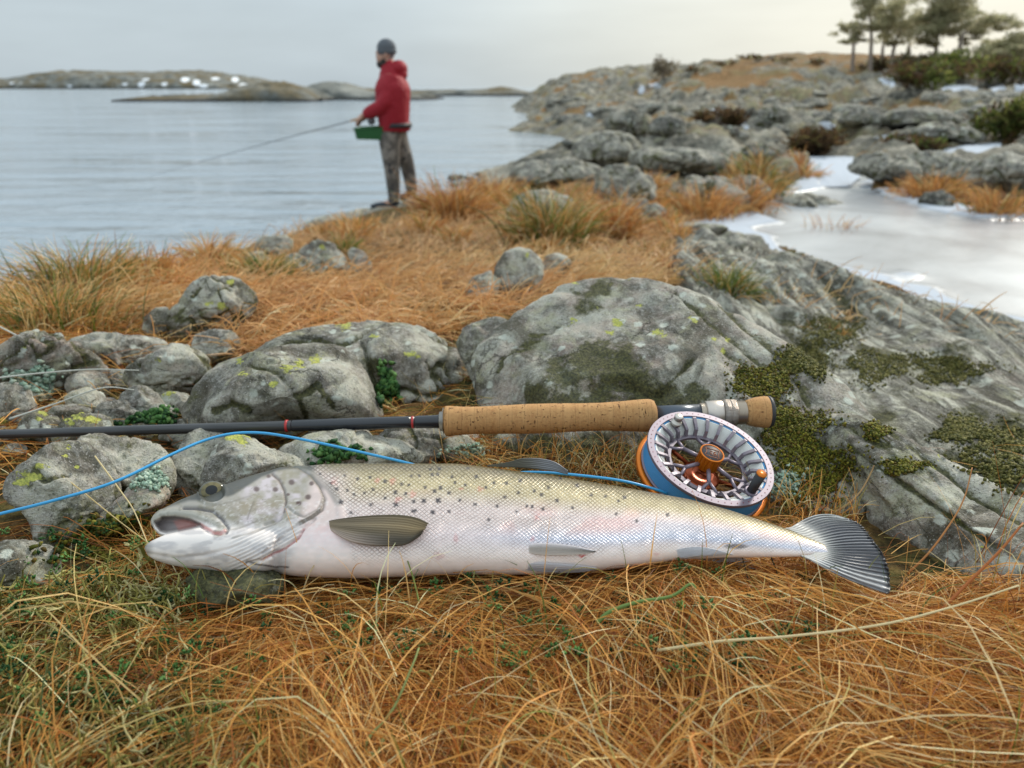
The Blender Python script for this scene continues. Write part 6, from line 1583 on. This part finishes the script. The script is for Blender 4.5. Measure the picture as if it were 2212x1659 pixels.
pad('moss_cushion', 'dark curly moss cushion above the cork butt of the rod', 'moss', [(1650, 830, 58, 42)], 2300, .0021, MOSS, 1)
pad('moss_cushion', 'olive moss running down the rock beside the cork butt', 'moss', [(1705, 920, 66, 40)], 2200, .0021, MOSS, 2)
pad('moss_cushion', 'bright olive moss cushion right of the reel handle', 'moss', [(1755, 1015, 72, 66)], 3200, .0021, MOSS + [S(140, 134, 44)], 3)
pad('moss_cushion', 'small round moss cushion in a hollow of the right-hand rock', 'moss', [(1893, 932, 22, 15)], 900, .002, MOSS, 4)
pad('moss_cushion', 'yellowish moss shelf on top of the lower right rock', 'moss', [(1950, 1008, 44, 14)], 700, .002, MOSS + [S(140, 134, 60)], 5)
for k, (px, py, rx, ry, lab) in enumerate([(1800, 715, 60, 30, 'dark moss strip beside the orange tuft on the slab'), (1900, 790, 70, 30, 'dark moss strip in the middle of the slab'), (2050, 800, 70, 28, 'long moss streak on the upper slab'), (2160, 985, 60, 60, 'big moss cushion on the slab at the right edge'), (1740, 775, 50, 34, 'moss in the cleft between the huge rock and the slab'), (2080, 930, 50, 24, 'moss patch on the slab above the lower right rock')]):
    pad('moss_cushion', lab, 'moss', [(px, py, rx, ry)], 1700, .0030, MOSS2, 10 + k, jit=.0015)
pad('lichen_tuft', 'mint-green leafy lichen on the stone above the fish eye', 'lichen', [(326, 1038, 32, 24)], 240, .0032, LIC, 20)
pad('lichen_tuft', 'mint-green leafy lichen on the rock right of the reel', 'lichen', [(1694, 1046, 38, 26)], 300, .0032, LIC, 21)
pad('lichen_tuft', 'pale lichen flecks near the grass under the cork grip', 'lichen', [(1010, 975, 46, 13)], 160, .003, LIC, 22)
pad('lichen_tuft', 'white-green lichen on the small stones at the left edge', 'lichen', [(80, 820, 40, 28)], 260, .005, LIC, 23)
pad('succulent', 'small green succulent in the cleft of the whaleback rock', 'plant', [(836, 842, 20, 40)], 340, .006, GRN, 24, up=.9)
pad('succulent', 'green succulent sprigs on the stones just above the rod', 'plant', [(332, 905, 44, 16)], 260, .005, GRN, 25, up=.9)
pad('succulent', 'green sprigs behind the fish shoulder', 'plant', [(730, 978, 50, 15)], 200, .0045, GRN, 26, up=.9)
pad('moss_cushion', 'dark moss between the left stones and the fish snout', 'moss', [(250, 1175, 100, 54)], 1300, .0036, MOSS + GRN[:1], 27, up=.9)
# carpet of reindeer lichen at the lower left: forked pale tubes
r = np.random.default_rng(55)
lst_v, lst_f, lst_c, off = [], [], [], 0
LC = [S(164, 156, 86), S(138, 132, 66), S(188, 178, 112), S(112, 106, 50), S(202, 192, 138)]
cnt = 0
while cnt < 1900:
    p2 = np.array([[r.uniform(-.50, -.02), r.uniform(.25, .56)]])
    if r.random() > leftness(p2)[0] ** 1.6 * .95 + .006: continue
    z0 = ground(p2[0, 0], p2[0, 1])
    ins, zf = fish_clear(np.array([[p2[0, 0], p2[0, 1], z0]]))
    _lq = proj(np.array([[p2[0, 0], p2[0, 1], z0 + .02]]))
    if ins[0] or (_lq[0][0] < 300 and _lq[1][0] < np.interp(_lq[0][0], [-100, 125, 300], [1235, 1250, 1205])): continue
    cnt += 1
    b0 = np.array([p2[0, 0], p2[0, 1], z0 + r.uniform(0, .018)])
    c_ = LC[r.integers(5)] * r.uniform(.7, 1.15)
    stack = [(b0, r.normal(0, 1, 3) * np.array([1, 1, .6]) + [0, 0, .5], r.uniform(.0010, .0018), 2)]
    while stack:
        p_, d_, rad_, lv = stack.pop(); d_ = d_ / np.linalg.norm(d_)
        pts = [p_]
        for _ in range(3):
            d_ = d_ + r.normal(0, .35, 3); d_ /= np.linalg.norm(d_); pts.append(pts[-1] + d_ * r.uniform(.0026, .0046))
        v, f = tube(pts, np.linspace(rad_, rad_ * .65, 4), 4, False)
        lst_v.append(v); lst_f.append(np.array(f) + off); off += len(v); lst_c.append(np.tile(c_, (len(v), 1)))
        if lv > 0:
            for _ in range(2 if r.random() < .7 else 1): stack.append((pts[-1], d_ + r.normal(0, .6, 3), rad_ * .68, lv - 1))
o = obj('reindeer_lichen', np.vstack(lst_v), np.vstack(lst_f), MM, attrs={'Col': np.vstack(lst_c)}); tag(o, 'pale green branching lichen carpet in the lower left corner', 'lichen', kind='stuff')
# green sprigs dotted through the straw
r = np.random.default_rng(56); V, Fq, C, off = [], [], [], 0
for k in range(240):
    px, py = (r.uniform(0, 620), r.uniform(1180, 1659)) if k < 130 else (r.uniform(700, 1800), r.uniform(1240, 1500))
    p = hit(px, py)[1][0]
    ins, zf = fish_clear(p[None])
    if ins[0]: continue
    base_ = p + [0, 0, r.uniform(.012, .03)]
    cc = np.array(GRN[r.integers(4)]) * r.uniform(.8, 1.5)
    for j in range(16):
        dv = r.normal(0, 1, 3); dv[2] = abs(dv[2]); dv /= np.linalg.norm(dv); s = r.uniform(.0016, .0034)
        u = np.cross(dv, r.normal(0, 1, 3)); u /= np.linalg.norm(u); w_ = np.cross(dv, u); c0 = base_ + dv * r.uniform(.001, .006)
        V.append(np.array([c0, c0 + u * s * .5 + dv * s * .5, c0 + dv * s * 1.4, c0 - u * s * .5 + dv * s * .5, c0 + w_ * s * .4 + dv * s * .6]))
        Fq += [(off, off + 1, off + 4), (off + 1, off + 2, off + 4), (off + 2, off + 3, off + 4), (off + 3, off, off + 4), (off, off + 3, off + 2), (off, off + 2, off + 1)]; off += 5
        C.append(np.tile(cc * r.uniform(.7, 1.2), (5, 1)))
o = obj('green_sprigs', np.vstack(V), np.array(Fq), MM, attrs={'Col': np.clip(np.vstack(C), 0, 1)}); tag(o, 'tiny green moss sprigs showing between the straw', 'moss', kind='stuff')
# ------------------------------------------------------------------ the angler
YP = 9.2
def PW(zx, zy, dy=0.0):
    return at_y(693.4 + zx * .24696, 63 + zy * .24696, YP) + np.array([0, dy, 0])
def remesh(name, parts, mat_, parent, voxel, smooth=4, cols=None):
    v, f = cat_meshes(parts)
    tmp = bpy.data.objects.new('tmp', mesh('tmp', v, f)); COL.objects.link(tmp)
    m_ = tmp.modifiers.new('r', 'REMESH'); m_.mode = 'VOXEL'; m_.voxel_size = voxel
    m2 = tmp.modifiers.new('s', 'SMOOTH'); m2.iterations = smooth; m2.factor = .5
    me = eval_mesh(tmp); bpy.data.objects.remove(tmp)
    V = np_verts(me); fa = np.empty(len(me.loops), np.int32); me.loops.foreach_get('vertex_index', fa)
    at = {'Col': cols(V)} if cols else None
    return obj(name, V, fa.reshape(-1, 4), mat_, parent, attrs=at)
def ball(c, rx, ry=None, rz=None, m=16):
    ry = ry or rx; rz = rz or rx
    th = np.linspace(0, math.pi, 10); prof = [(-math.cos(a), max(math.sin(a), 1e-4)) for a in th]
    v, f = lathe(prof, (0, 0, 0), (0, 0, 1), m)
    return v * np.array([rx, ry, rz]) + np.asarray(c), f
def limb(pts, rad, m=12):
    n = max(12, 6 * len(pts)); p = smooth_path(pts, n)
    return tube(p, np.interp(np.linspace(0, 1, n), np.linspace(0, 1, len(rad)), rad), m)
foot = PW(600, 1545)
person = empty('person', (float(PW(660, 900)[0]), YP, float(PW(640, 1530)[2])))
tag(person, 'person in a red hooded jacket, grey beanie and camouflage waders fishing from the ledge', 'person')
skin = mat('skin', (0.52, 0.30, 0.22), .55)
hd = PW(568, 205); k = 1.0
parts = [ball(hd + [.005, 0, .02], .098, .078, .115), ball(PW(530, 250), .06, .058, .07), limb([PW(585, 260), PW(610, 345)], [.058, .062]),
         ball(PW(492, 240), .018, .016, .022), ball(PW(500, 205), .03, .05, .022), ball(PW(575, 225, -.078), .02, .012, .032), ball(PW(575, 225, .078), .02, .012, .032),
         ball(PW(500, 275), .02, .03, .010), ball(PW(503, 290), .02, .028, .010),
         # torso and limbs under the clothes
         limb([PW(625, 900, -.06), PW(640, 700, -.07), PW(635, 480, -.07), PW(610, 360, -.03)], [.10, .10, .105, .05]), limb([PW(625, 900, .06), PW(640, 700, .07), PW(635, 480, .07), PW(610, 360, .03)], [.10, .10, .105, .05]),
         limb([PW(625, 400, -.15), PW(570, 640, -.20), PW(430, 725, -.16), PW(385, 752, -.13)], [.045, .047, .032, .026]), limb([PW(610, 400, .15), PW(545, 650, .19), PW(420, 735, .06), PW(395, 758, .02)], [.045, .047, .032, .026]),
         limb([PW(610, 900, -.09), PW(632, 1200, -.11), PW(645, 1480, -.11)], [.105, .066, .045]), limb([PW(655, 900, .09), PW(738, 1190, .13), PW(782, 1450, .14)], [.105, .066, .045]),
         limb([PW(650, 1490, -.11), PW(600, 1515, -.12), PW(500, 1530, -.13)], [.045, .042, .03]), limb([PW(785, 1455, .14), PW(750, 1470, .15), PW(690, 1485, .16)], [.045, .042, .03])]
def hand(w0, d_, side):
    w0 = np.asarray(w0); d_ = d_ / np.linalg.norm(d_); up = np.array([0, 0, 1.0]); ac = np.cross(d_, up); ac /= np.linalg.norm(ac)
    out = [limb([w0, w0 + d_ * .05, w0 + d_ * .085], [.028, .036, .032])]
    for j, (o_, l_) in enumerate(((-.027, .062), (-.009, .074), (.009, .070), (.027, .054))):
        b_ = w0 + d_ * .085 + ac * o_
        out.append(limb([b_ - d_ * .02, b_ + d_ * l_ * .45, b_ + d_ * l_ * .6 - up * l_ * .45, b_ + d_ * l_ * .25 - up * l_ * .72], [.0105, .0095, .009, .008], 8))
    out.append(limb([w0 + d_ * .03 + ac * side * .025, w0 + d_ * .07 + ac * side * .045 - up * .01, w0 + d_ * .10 + ac * side * .03 - up * .03], [.013, .011, .009], 8))
    return out
parts += hand(PW(398, 745, -.13), np.array([-.75, .15, -.62]), -1) + hand(PW(402, 752, .02), np.array([-.8, -.1, -.55]), 1)
remesh('body', parts, skin, person, .0065, 5)
red = mat('red_shell', (0.33, 0.014, 0.025), .65, spec=.3); t = red.node_tree
bump(t, bsdf(red), noise_tex(t, pos(t), 9, 4, .6, .6), .7, .03)
jk = [limb([PW(640, 880, -.065), PW(632, 700, -.08), PW(628, 520, -.09), PW(625, 420, -.07)], [.158, .178, .188, .13], 18), limb([PW(640, 880, .065), PW(632, 700, .08), PW(628, 520, .09), PW(625, 420, .07)], [.158, .178, .188, .13], 18),
      limb([PW(618, 420), PW(600, 330), PW(592, 300)], [.15, .10, .088], 16),
      limb([PW(640, 420, -.14), PW(585, 640, -.215), PW(450, 722, -.17), PW(405, 742, -.14)], [.098, .088, .068, .05], 14), limb([PW(615, 420, .14), PW(555, 650, .20), PW(440, 730, .08), PW(412, 748, .03)], [.098, .085, .065, .05], 14),
      ball(PW(680, 345), .10, .125, .09), limb([PW(640, 330), PW(600, 345)], [.10, .10]), ball(PW(715, 395), .055, .10, .06), limb([PW(700, 900, -.06), PW(690, 830, -.06)], [.10, .12]), limb([PW(700, 900, .06), PW(690, 830, .06)], [.10, .12])]
def cutz(z): pass
jac = remesh('jacket', jk, red, person, .010, 4)
cam_ = mat('camouflage_cloth', rough=.75); t = cam_.node_tree; p = pos(t); b = bsdf(cam_)
c = mixc(t, mapr(t, noise_tex(t, p, 7, 3, .6), .46, .54), (0.105, 0.088, 0.075), (0.24, 0.205, 0.175)); c = mixc(t, mapr(t, noise_tex(t, p, 12, 3), .56, .62), c, (0.05, 0.045, 0.045))
lk(t, c, b.inputs['Base Color']); bump(t, b, noise_tex(t, p, 14, 3), .6, .02)
tr = [limb([PW(640, 830, -.05), PW(612, 960, -.09), PW(632, 1200, -.11), PW(648, 1400, -.11), PW(648, 1490, -.11)], [.13, .125, .092, .075, .062], 16), limb([PW(650, 830, .05), PW(662, 960, .09), PW(738, 1190, .13), PW(775, 1380, .14), PW(785, 1455, .14)], [.13, .12, .088, .072, .060], 16)]
remesh('waders', tr, cam_, person, .010, 3)
bm_ = mat('boot_rubber', (0.02, 0.028, 0.04), .5)
remesh('boot', [limb([PW(652, 1470, -.11), PW(645, 1515, -.11)], [.07, .066]), limb([PW(660, 1525, -.11), PW(580, 1530, -.12), PW(490, 1535, -.14)], [.056, .052, .040]), ball(PW(485, 1535, -.14), .05, .045, .032)], bm_, person, .008)
remesh('boot', [limb([PW(786, 1440, .14), PW(780, 1470, .14)], [.068, .064]), limb([PW(790, 1475, .14), PW(740, 1482, .15), PW(680, 1490, .16)], [.055, .05, .040])], bm_, person, .008)
bn = mat('grey_knit', (0.115, 0.125, 0.14), .85); t = bn.node_tree; bump(t, bsdf(bn), noise_tex(t, pos(t), 90, 2), .8, .006)
remesh('beanie', [ball(PW(572, 168), .108, .098, .102), limb([PW(575, 205, -.05), PW(575, 205, .05)], [.085, .085]), ball(PW(575, 195), .112, .100, .05)], bn, person, .008, 3)
bd = mat('dark_beard', (0.035, 0.027, 0.022), .8)
remesh('beard', [ball(PW(530, 306), .058, .052, .040), ball(PW(552, 292, -.045), .036, .022, .042), ball(PW(552, 292, .045), .036, .022, .042), ball(PW(518, 322), .033, .04, .026)], bd, person, .007, 3)
v, f = lathe([(-.025, .19), (-.025, .20), (.025, .20), (.025, .19)], PW(655, 838), PW(655, 838) + [0, 0, 1], 40, True)
v = PW(655, 838) + (v - PW(655, 838)) * np.array([.9, 1.18, 1]); obj('belt', v, f, mat('dark_belt', (0.03, 0.025, 0.03), .6), person)
# stripping basket: an open green tray
gb = mat('green_plastic', (0.02, 0.11, 0.03), .6)
c0, c1, c2_, c3 = PW(315, 865), PW(335, 955), PW(600, 965), PW(615, 850)
def tray(q, th=.006):
    x0, x1 = c0[0], c3[0]; z0, z1 = c1[2], c0[2]; y0, y1 = YP - .19, YP + .19; V = []; 
    prs = [(.0, z1), (.0, z0)]
    out_t = [(x0, y0, c0[2]), (x1, y0, c3[2]), (x1, y1, c3[2]), (x0, y1, c0[2])]
    out_b = [(c1[0], y0 + .02, z0), (c2_[0], y0 + .02, c2_[2]), (c2_[0], y1 - .02, c2_[2]), (c1[0], y1 - .02, z0)]
    def sh(L_, dxy, dz):
        a = np.array(L_); m = a.mean(0); return [(m[0] + (p[0] - m[0]) * (1 - dxy), m[1] + (p[1] - m[1]) * (1 - dxy), p[2] + dz) for p in L_]
    V = out_t + out_b + sh(out_t, .05, 0) + sh(out_b, .05, .01)
    f = [(0, 1, 5, 4), (1, 2, 6, 5), (2, 3, 7, 6), (3, 0, 4, 7), (7, 4, 5, 6)]
    f += [(9, 8, 12, 13), (10, 9, 13, 14), (11, 10, 14, 15), (8, 11, 15, 12), (12, 15, 14, 13)]
    f += [(0, 8, 9, 1), (1, 9, 10, 2), (2, 10, 11, 3), (3, 11, 8, 0)]
    return np.array(V), f
bk = empty('stripping_basket', (float((c0[0] + c3[0]) / 2), YP, float(c1[2])))
tag(bk, 'green plastic stripping basket strapped to the waist of the angler', 'basket')
v, f = tray(None); obj('tray', v, f, gb, bk, smooth=False)
rm2 = cat_meshes([tube(np.array([(c0[0], YP - .19, c0[2]), (c3[0], YP - .19, c3[2])]), .009, 8), tube(np.array([(c0[0], YP + .19, c0[2]), (c3[0], YP + .19, c3[2])]), .009, 8), tube(np.array([(c0[0], YP - .19, c0[2]), (c0[0], YP + .19, c0[2])]), .009, 8)])
obj('rim', *rm2, gb, bk)
# his rod
h_ = PW(362, 778, -.12); tipd = at_y(430, 345, YP + .55) - h_
fr = empty('fishing_rod', h_); tag(fr, 'long thin grey fly rod held by the angler and pointing down at the water', 'fishing rod')
gm_ = mat('grey_blank', (0.10, 0.10, 0.11), .4)
q0 = h_ - tipd * .06
v, f = tube(np.linspace(h_, h_ + tipd * 1.35, 20) + np.array([0, 0, -1]) * (np.linspace(0, 1, 20) ** 2)[:, None] * .05, np.linspace(.0065, .0015, 20), 8); obj('blank', v, f, gm_, fr)
v, f = tube(np.linspace(q0 - tipd * .06, h_ + tipd * .06, 8), [.012, .014, .013, .012, .012, .013, .013, .008], 10); obj('cork_grip', v, f, mc, fr)
v, f = lathe([(-.02, .001), (-.02, .042), (.02, .042), (.02, .001)], q0 + [0, -.0, -.055], q0 + [0, 1, -.055], 24); obj('reel', v, f, gm_, fr)

# ------------------------------------------------------------------ pines, shrubs and heather on the ridge
bark = mat('pine_bark', (0.34, 0.28, 0.24), .9); t = bark.node_tree; bump(t, bsdf(bark), noise_tex(t, pos(t), 14, 4), .8, .03)  # bark lightened as well, with the haze put into its colour
need = col_mat('pine_needles', .7, .2, .6)
def ZP(x, y): return (1701.9 + x * .2306, y * .2306)
def clump(c, rx, ry, rz, n, size, cols, r, hang=0.0):
    q = r.normal(0, .48, (n, 3)); q /= np.maximum(1, np.linalg.norm(q, axis=1) / 1.15)[:, None]
    p = np.asarray(c) + q * np.array([rx, ry, rz])
    d_ = r.normal(0, 1, (n, 3)); d_[:, 2] = np.abs(d_[:, 2]) * .6 + .1 - hang; d_ /= np.linalg.norm(d_, axis=1, keepdims=True)
    u = np.cross(d_, r.normal(0, 1, (n, 3))); u /= np.linalg.norm(u, axis=1, keepdims=True)
    s = size * r.uniform(.6, 1.4, n)[:, None]
    V = np.stack([p - u * s * .16, p + u * s * .16, p + d_ * s + u * s * .10, p + d_ * s - u * s * .10], 1).reshape(-1, 3)
    Fq = np.arange(n * 4).reshape(-1, 4)
    C = np.array(cols)[r.integers(len(cols), size=n)] * r.uniform(.6, 1.3, (n, 1))
    return V, Fq, np.repeat(C, 4, 0)
PN = [S(172, 170, 134), S(186, 180, 146), S(152, 150, 116), S(192, 182, 150)]  # pale tones: backlight and haze are put into the needle colour
def pine(label, bx_, by_, dist, trunk, pads, seed, dens=1.0):
    r = np.random.default_rng(seed)
    base_ = at_y(*ZP(bx_, by_), dist); base_[2] = min(base_[2], float(ground(base_[0], base_[1])) + .02)
    T_ = np.array([at_y(*ZP(*q), dist) for q in trunk]); T_[0] = base_ - [0, 0, .1]
    tree = empty('pine_tree', base_); tag(tree, label, 'pine tree')
    n = 24; sp = smooth_path(T_, n); rad = np.linspace(.125, .035, n)
    v, f = tube(sp, rad, 9); obj('trunk', v, f, bark, tree)
    gs = []
    for (x_, y_, rx, ry) in pads:
        dd = r.uniform(-1.1, 1.1)
        c = at_y(*ZP(x_, y_), dist + dd); k_ = dist / F * .2306
        j = int(np.argmin(np.linalg.norm(sp - c, axis=1) + np.maximum(0, sp[:, 2] - c[2] + .15) * 1.5)); j = max(j, 7)
        m_ = (sp[j] + c) / 2 + [0, 0, -.08]
        v, f = tube(smooth_path([sp[j], m_, c], 7), np.linspace(.04, .012, 7), 6); obj('limb', v, f, bark, tree)
        sub = max(4, int(rx * ry / 620))
        for _ in range(sub):
            o_ = r.normal(0, .62, 3) * np.array([rx * k_, rx * k_, ry * k_ * 1.25])
            gs.append(clump(c + o_, rx * k_ * .7, rx * k_ * .7, ry * k_ * .72, int(130 * dens), .15, PN, r))
    v, f, c = joinr(gs); obj('crown', v, f, need, tree, attrs={'Col': np.clip(c, 0, 1)})
pine('slender pine, leftmost of the stand on the ridge, with a thin ragged crown', 610, 640, 47, [(610, 640), (612, 500), (618, 380), (625, 250)], [(520, 265, 60, 28), (600, 225, 60, 30), (570, 390, 50, 18), (680, 380, 60, 16), (650, 290, 60, 30)], 1, .55)
pine('straight-trunked pine with a bushy left crown, second on the ridge', 780, 640, 46, [(780, 640), (778, 480), (782, 320), (770, 150), (765, 10)], [(720, 90, 90, 60), (800, 20, 110, 60), (690, 160, 60, 30), (860, 110, 110, 60), (760, 240, 90, 40), (900, 250, 110, 40), (850, -80, 130, 60)], 2, .8)
pine('thin bare-stemmed pine between the second and the largest pine', 890, 640, 49, [(890, 640), (886, 500), (900, 390), (930, 300)], [(930, 380, 70, 30), (880, 350, 60, 20)], 3, .5)
pine('crooked pine with dark lower foliage left of the largest pine', 985, 640, 46.5, [(985, 640), (980, 520), (1010, 400), (1060, 250), (1080, 60)], [(1010, 250, 130, 45), (1130, 250, 120, 60), (950, 130, 90, 50), (1100, 50, 100, 60), (960, 400, 70, 24)], 4, .8)
pine('pale slim pine hidden behind the largest pine', 1130, 620, 50, [(1130, 620), (1135, 500), (1140, 380), (1150, 200)], [(1130, 320, 80, 30), (1180, 130, 80, 50)], 5, .6)
pine('largest pine of the ridge with a dense dark brown crown', 1370, 620, 45, [(1370, 620), (1385, 480), (1400, 330), (1400, 150), (1410, -60)], [(1400, 60, 130, 70), (1500, 170, 130, 60), (1320, 280, 120, 46), (1420, 250, 130, 50), (1620, 60, 110, 50), (1280, 400, 80, 30), (1560, 260, 110, 36), (1330, 170, 80, 40), (1480, -60, 150, 60), (1700, 130, 60, 24)], 6, 1.0)
pine('pine leaning out to the right of the largest pine', 1600, 560, 44, [(1600, 560), (1612, 450), (1640, 330), (1720, 250), (1820, 190)], [(1750, 220, 100, 40), (1870, 190, 110, 46), (2030, 190, 80, 50), (1780, 330, 110, 24), (1950, 250, 100, 28), (1680, 380, 60, 20)], 7, .8)
pine('low spreading pine at the right edge of the ridge', 2000, 680, 42, [(2000, 680), (2020, 600), (2060, 520), (2110, 420)], [(2150, 360, 90, 40), (2080, 450, 110, 40), (1930, 500, 110, 40), (2200, 470, 90, 60), (2030, 560, 130, 40), (2180, 580, 90, 50), (1900, 600, 80, 34)], 8, .9)
pine('small broken pine behind the right-hand pines', 1860, 640, 48, [(1860, 640), (1850, 520), (1880, 430)], [(1900, 420, 70, 24), (1830, 470, 60, 24)], 9, .6)
def bush(name, label, cat, px, py, rx, ry, cols, seed, n=900, size=.14, t=None, twig=True):
    r = np.random.default_rng(seed + 900)
    t_, p_ = hit(px, py); c = p_[0]; tt = t_[0]; k_ = tt / F
    root = empty(name, c); tag(root, label, cat)
    if twig:
        tw = []
        for _ in range(9):
            a = r.uniform(0, 2 * math.pi); e = c + np.array([math.cos(a) * rx * k_ * .6, math.sin(a) * rx * k_ * .6, ry * k_ * r.uniform(.6, 1.1)])
            tw.append(tube(smooth_path([c - [0, 0, .05], (c + e) / 2 + r.normal(0, .05, 3), e], 6), np.linspace(.018, .005, 6), 5))
        v, f = cat_meshes(tw); o = obj('branches', v, f, bark, root); o['kind'] = 'stuff'
    g_ = [clump(c + np.array([r.normal(0, .45) * rx * k_, r.normal(0, .45) * rx * k_, ry * k_ * r.uniform(.3, .75)]), rx * k_ * .42, rx * k_ * .42, ry * k_ * .40, n // 8, size, cols, r) for _ in range(8)]
    v, f, c_ = joinr(g_); obj('foliage', v, f, need, root, attrs={'Col': np.clip(c_, 0, 1)})
JU = [S(92, 104, 54), S(114, 122, 60), S(76, 86, 46), S(130, 130, 72)]
HE = [S(88, 68, 50), S(108, 84, 58), S(70, 56, 42), S(98, 88, 54)]
bush('juniper_bush', 'dark juniper under the second pine', 'bush', 1960, 190, 70, 46, HE + JU[:1], 1, 800, .2)
bush('juniper_bush', 'green juniper in front of the ridge snow', 'bush', 2015, 195, 50, 56, JU, 2, 900, .18)
bush('juniper_bush', 'broad green juniper on the skyline under the largest pine', 'bush', 2040, 158, 70, 44, JU, 3, 900, .22)
bush('juniper_bush', 'brown-green thicket right of the broad juniper', 'bush', 2120, 178, 80, 44, HE + JU[:2], 4, 900, .22)
bush('juniper_bush', 'dark thicket at the right edge under the low pine', 'bush', 2200, 185, 70, 60, HE + JU[:2], 5, 900, .22)
bush('juniper_bush', 'sunlit green juniper at the right edge above the snow strip', 'bush', 2185, 300, 70, 70, JU + HE[:1], 6, 1400, .10)
bush('heather_bush', 'dark brown heather mound beside the snow in the middle of the hillside', 'heather', 1760, 330, 80, 42, HE, 7, 1400, .10)
bush('heather_bush', 'dark heather streak among the outcrops left of the snow', 'heather', 1560, 268, 60, 26, HE, 8, 900, .12)
bush('heather_bush', 'dark heather behind the flat rock above the pond', 'heather', 1990, 322, 60, 24, HE + JU[:1], 9, 700, .09)
bush('bare_shrub', 'bare wispy shrub alone on the skyline left of the high ridge', 'shrub', 1432, 172, 34, 44, [S(110, 100, 84), S(130, 120, 100)], 10, 260, .3)
bush('heather_bush', 'brown scrub between the trunks of the left pines', 'heather', 1905, 152, 44, 22, HE + PN[:1], 41, 500, .25)
bush('heather_bush', 'pale scrub right of the crooked pine', 'heather', 1965, 150, 40, 30, HE + PN[:2], 42, 500, .25)
bush('juniper_bush', 'tall ragged juniper behind the low spreading pine', 'bush', 2165, 150, 50, 60, JU[:2] + PN[:2], 43, 700, .25)
for k, (px, py) in enumerate([(1560, 140), (1610, 124), (1640, 126), (1700, 130), (1500, 152), (1770, 134)]):
    bush('heather_bush', ['low scrub at the left end of the high ridge', 'round dark scrub on the highest point of the ridge', 'small scrub just right of the highest point', 'tiny scrub along the ridge line towards the pines', 'scrub where the ridge drops to the bare shrub', 'tiny scrub on the skyline nearest the pines'][k], 'heather', px, py + 4, 24, 8, HE + PN[:1], 20 + k, 110, .22, twig=False)

# ------------------------------------------------------------------ snow patches
snm = mat('snow', (0.52, 0.55, 0.60), .9, spec=.0); t = snm.node_tree; bump(t, bsdf(snm), noise_tex(t, pos(t), 3, 5, .6), .4, .05)
def hit_smooth(px, py, off):
    d = ray(px, py); d = d / d[:, 1:2]
    ys = np.exp(np.linspace(math.log(4), math.log(60), 160)); Z_ = np.stack([H + d[:, 2] * q - terr0(d[:, 0] * q, np.full(len(d), q)) - off for q in ys], 1)
    k = np.maximum(np.where((Z_ < 0).any(1), (Z_ < 0).argmax(1), 159), 1); i = np.arange(len(d))
    a, b_ = Z_[i, k - 1], Z_[i, k]; y = lerp(ys[k - 1], ys[k], np.clip(a / (a - b_ + 1e-9), 0, 1))
    pt = CAM + d * y[:, None]; return proj(pt)[2], pt
def snow(label, poly, thick=.03, nx=44, ny=30, fill=None):
    poly = np.array(poly, float)
    X, Y = np.meshgrid(np.linspace(poly[:, 0].min() - 3, poly[:, 0].max() + 3, nx), np.linspace(poly[:, 1].min() - 3, poly[:, 1].max() + 3, ny))
    tt, pt = hit(X.ravel(), Y.ravel()) if fill is None else hit_smooth(X.ravel(), Y.ravel(), fill); s_ = sdist(X.ravel(), Y.ravel(), poly)
    s_ = s_ + fbm(np.c_[X.ravel() / 9, Y.ravel() / 5, 0 * X.ravel()], 3, 5) * 4 + fbm(np.c_[X.ravel() / 3.5, Y.ravel() / 2.2, 0 * X.ravel()], 2, 15) * 1.6
    h = max(1.0, (poly[:, 1].max() - poly[:, 1].min()) * .3)
    z = pt[:, 2] + thick * (1.5 * sstep(s_, -.25 * h, h) - .35) * np.clip(tt / 14, .5, 1.5)
    f = grid_faces(ny, nx); k = (s_[f] > -h * .5).any(1) & (np.ptp(tt[f], axis=1) < tt[f].mean(1) * .22)
    o = obj('snow_patch', np.c_[pt[:, :2], z], f[k][:, ::-1], snm); tag(o, label, 'snow patch')
snow('white snow filling the hollow above the pond inlet', [(1757, 372), (1762, 344), (1800, 340), (1860, 346), (1852, 372), (1830, 390), (1780, 398)], thick=.05, fill=.10)
snow('long snow strip winding below the dark outcrops', [(1815, 272), (1850, 266), (1930, 266), (1968, 272), (1990, 292), (2050, 308), (2160, 314), (2155, 326), (2050, 322), (1975, 312), (1920, 296), (1880, 284), (1830, 280)], thick=.05, nx=90, fill=.16)
snow('little bright snow patch on the rocks left of the heather', [(1450, 298), (1470, 292), (1512, 306), (1510, 320), (1475, 320), (1455, 312)], fill=.15)
snow('snow spot beside the left end of the long strip', [(1768, 266), (1790, 263), (1802, 272), (1790, 278), (1772, 276)])
snow('snow patch under the ridge pines', [(1895, 172), (1915, 166), (1940, 178), (1935, 188), (1905, 186)])
snow('largest snow patch on the ridge under the junipers', [(2035, 196), (2060, 182), (2085, 184), (2110, 192), (2100, 206), (2070, 204), (2045, 208)], fill=.25)
snow('snow patch towards the right end of the ridge', [(2140, 190), (2165, 178), (2175, 190), (2160, 200), (2145, 200)])
snow('snow patch at the right edge of the ridge', [(2188, 184), (2205, 176), (2225, 180), (2220, 196), (2195, 196)])
snow('upper of two snow spots on the slope left of the bare shrub', [(1405, 182), (1420, 176), (1430, 186), (1415, 192)])
snow('lower of two snow spots on the slope left of the bare shrub', [(1375, 192), (1392, 185), (1398, 200), (1380, 202)])
snow('snow spot on the rocky point by the water', [(1258, 244), (1272, 240), (1285, 247), (1270, 253)])
snow('small snow spot in the middle of the hillside', [(1522, 240), (1545, 234), (1558, 242), (1540, 250)])
snow('small snow spot right of the hillside middle', [(1600, 272), (1612, 266), (1622, 276), (1612, 284)])
snow('snow shelf at the right edge above the juniper', [(2145, 240), (2175, 236), (2205, 240), (2200, 248), (2160, 248)])
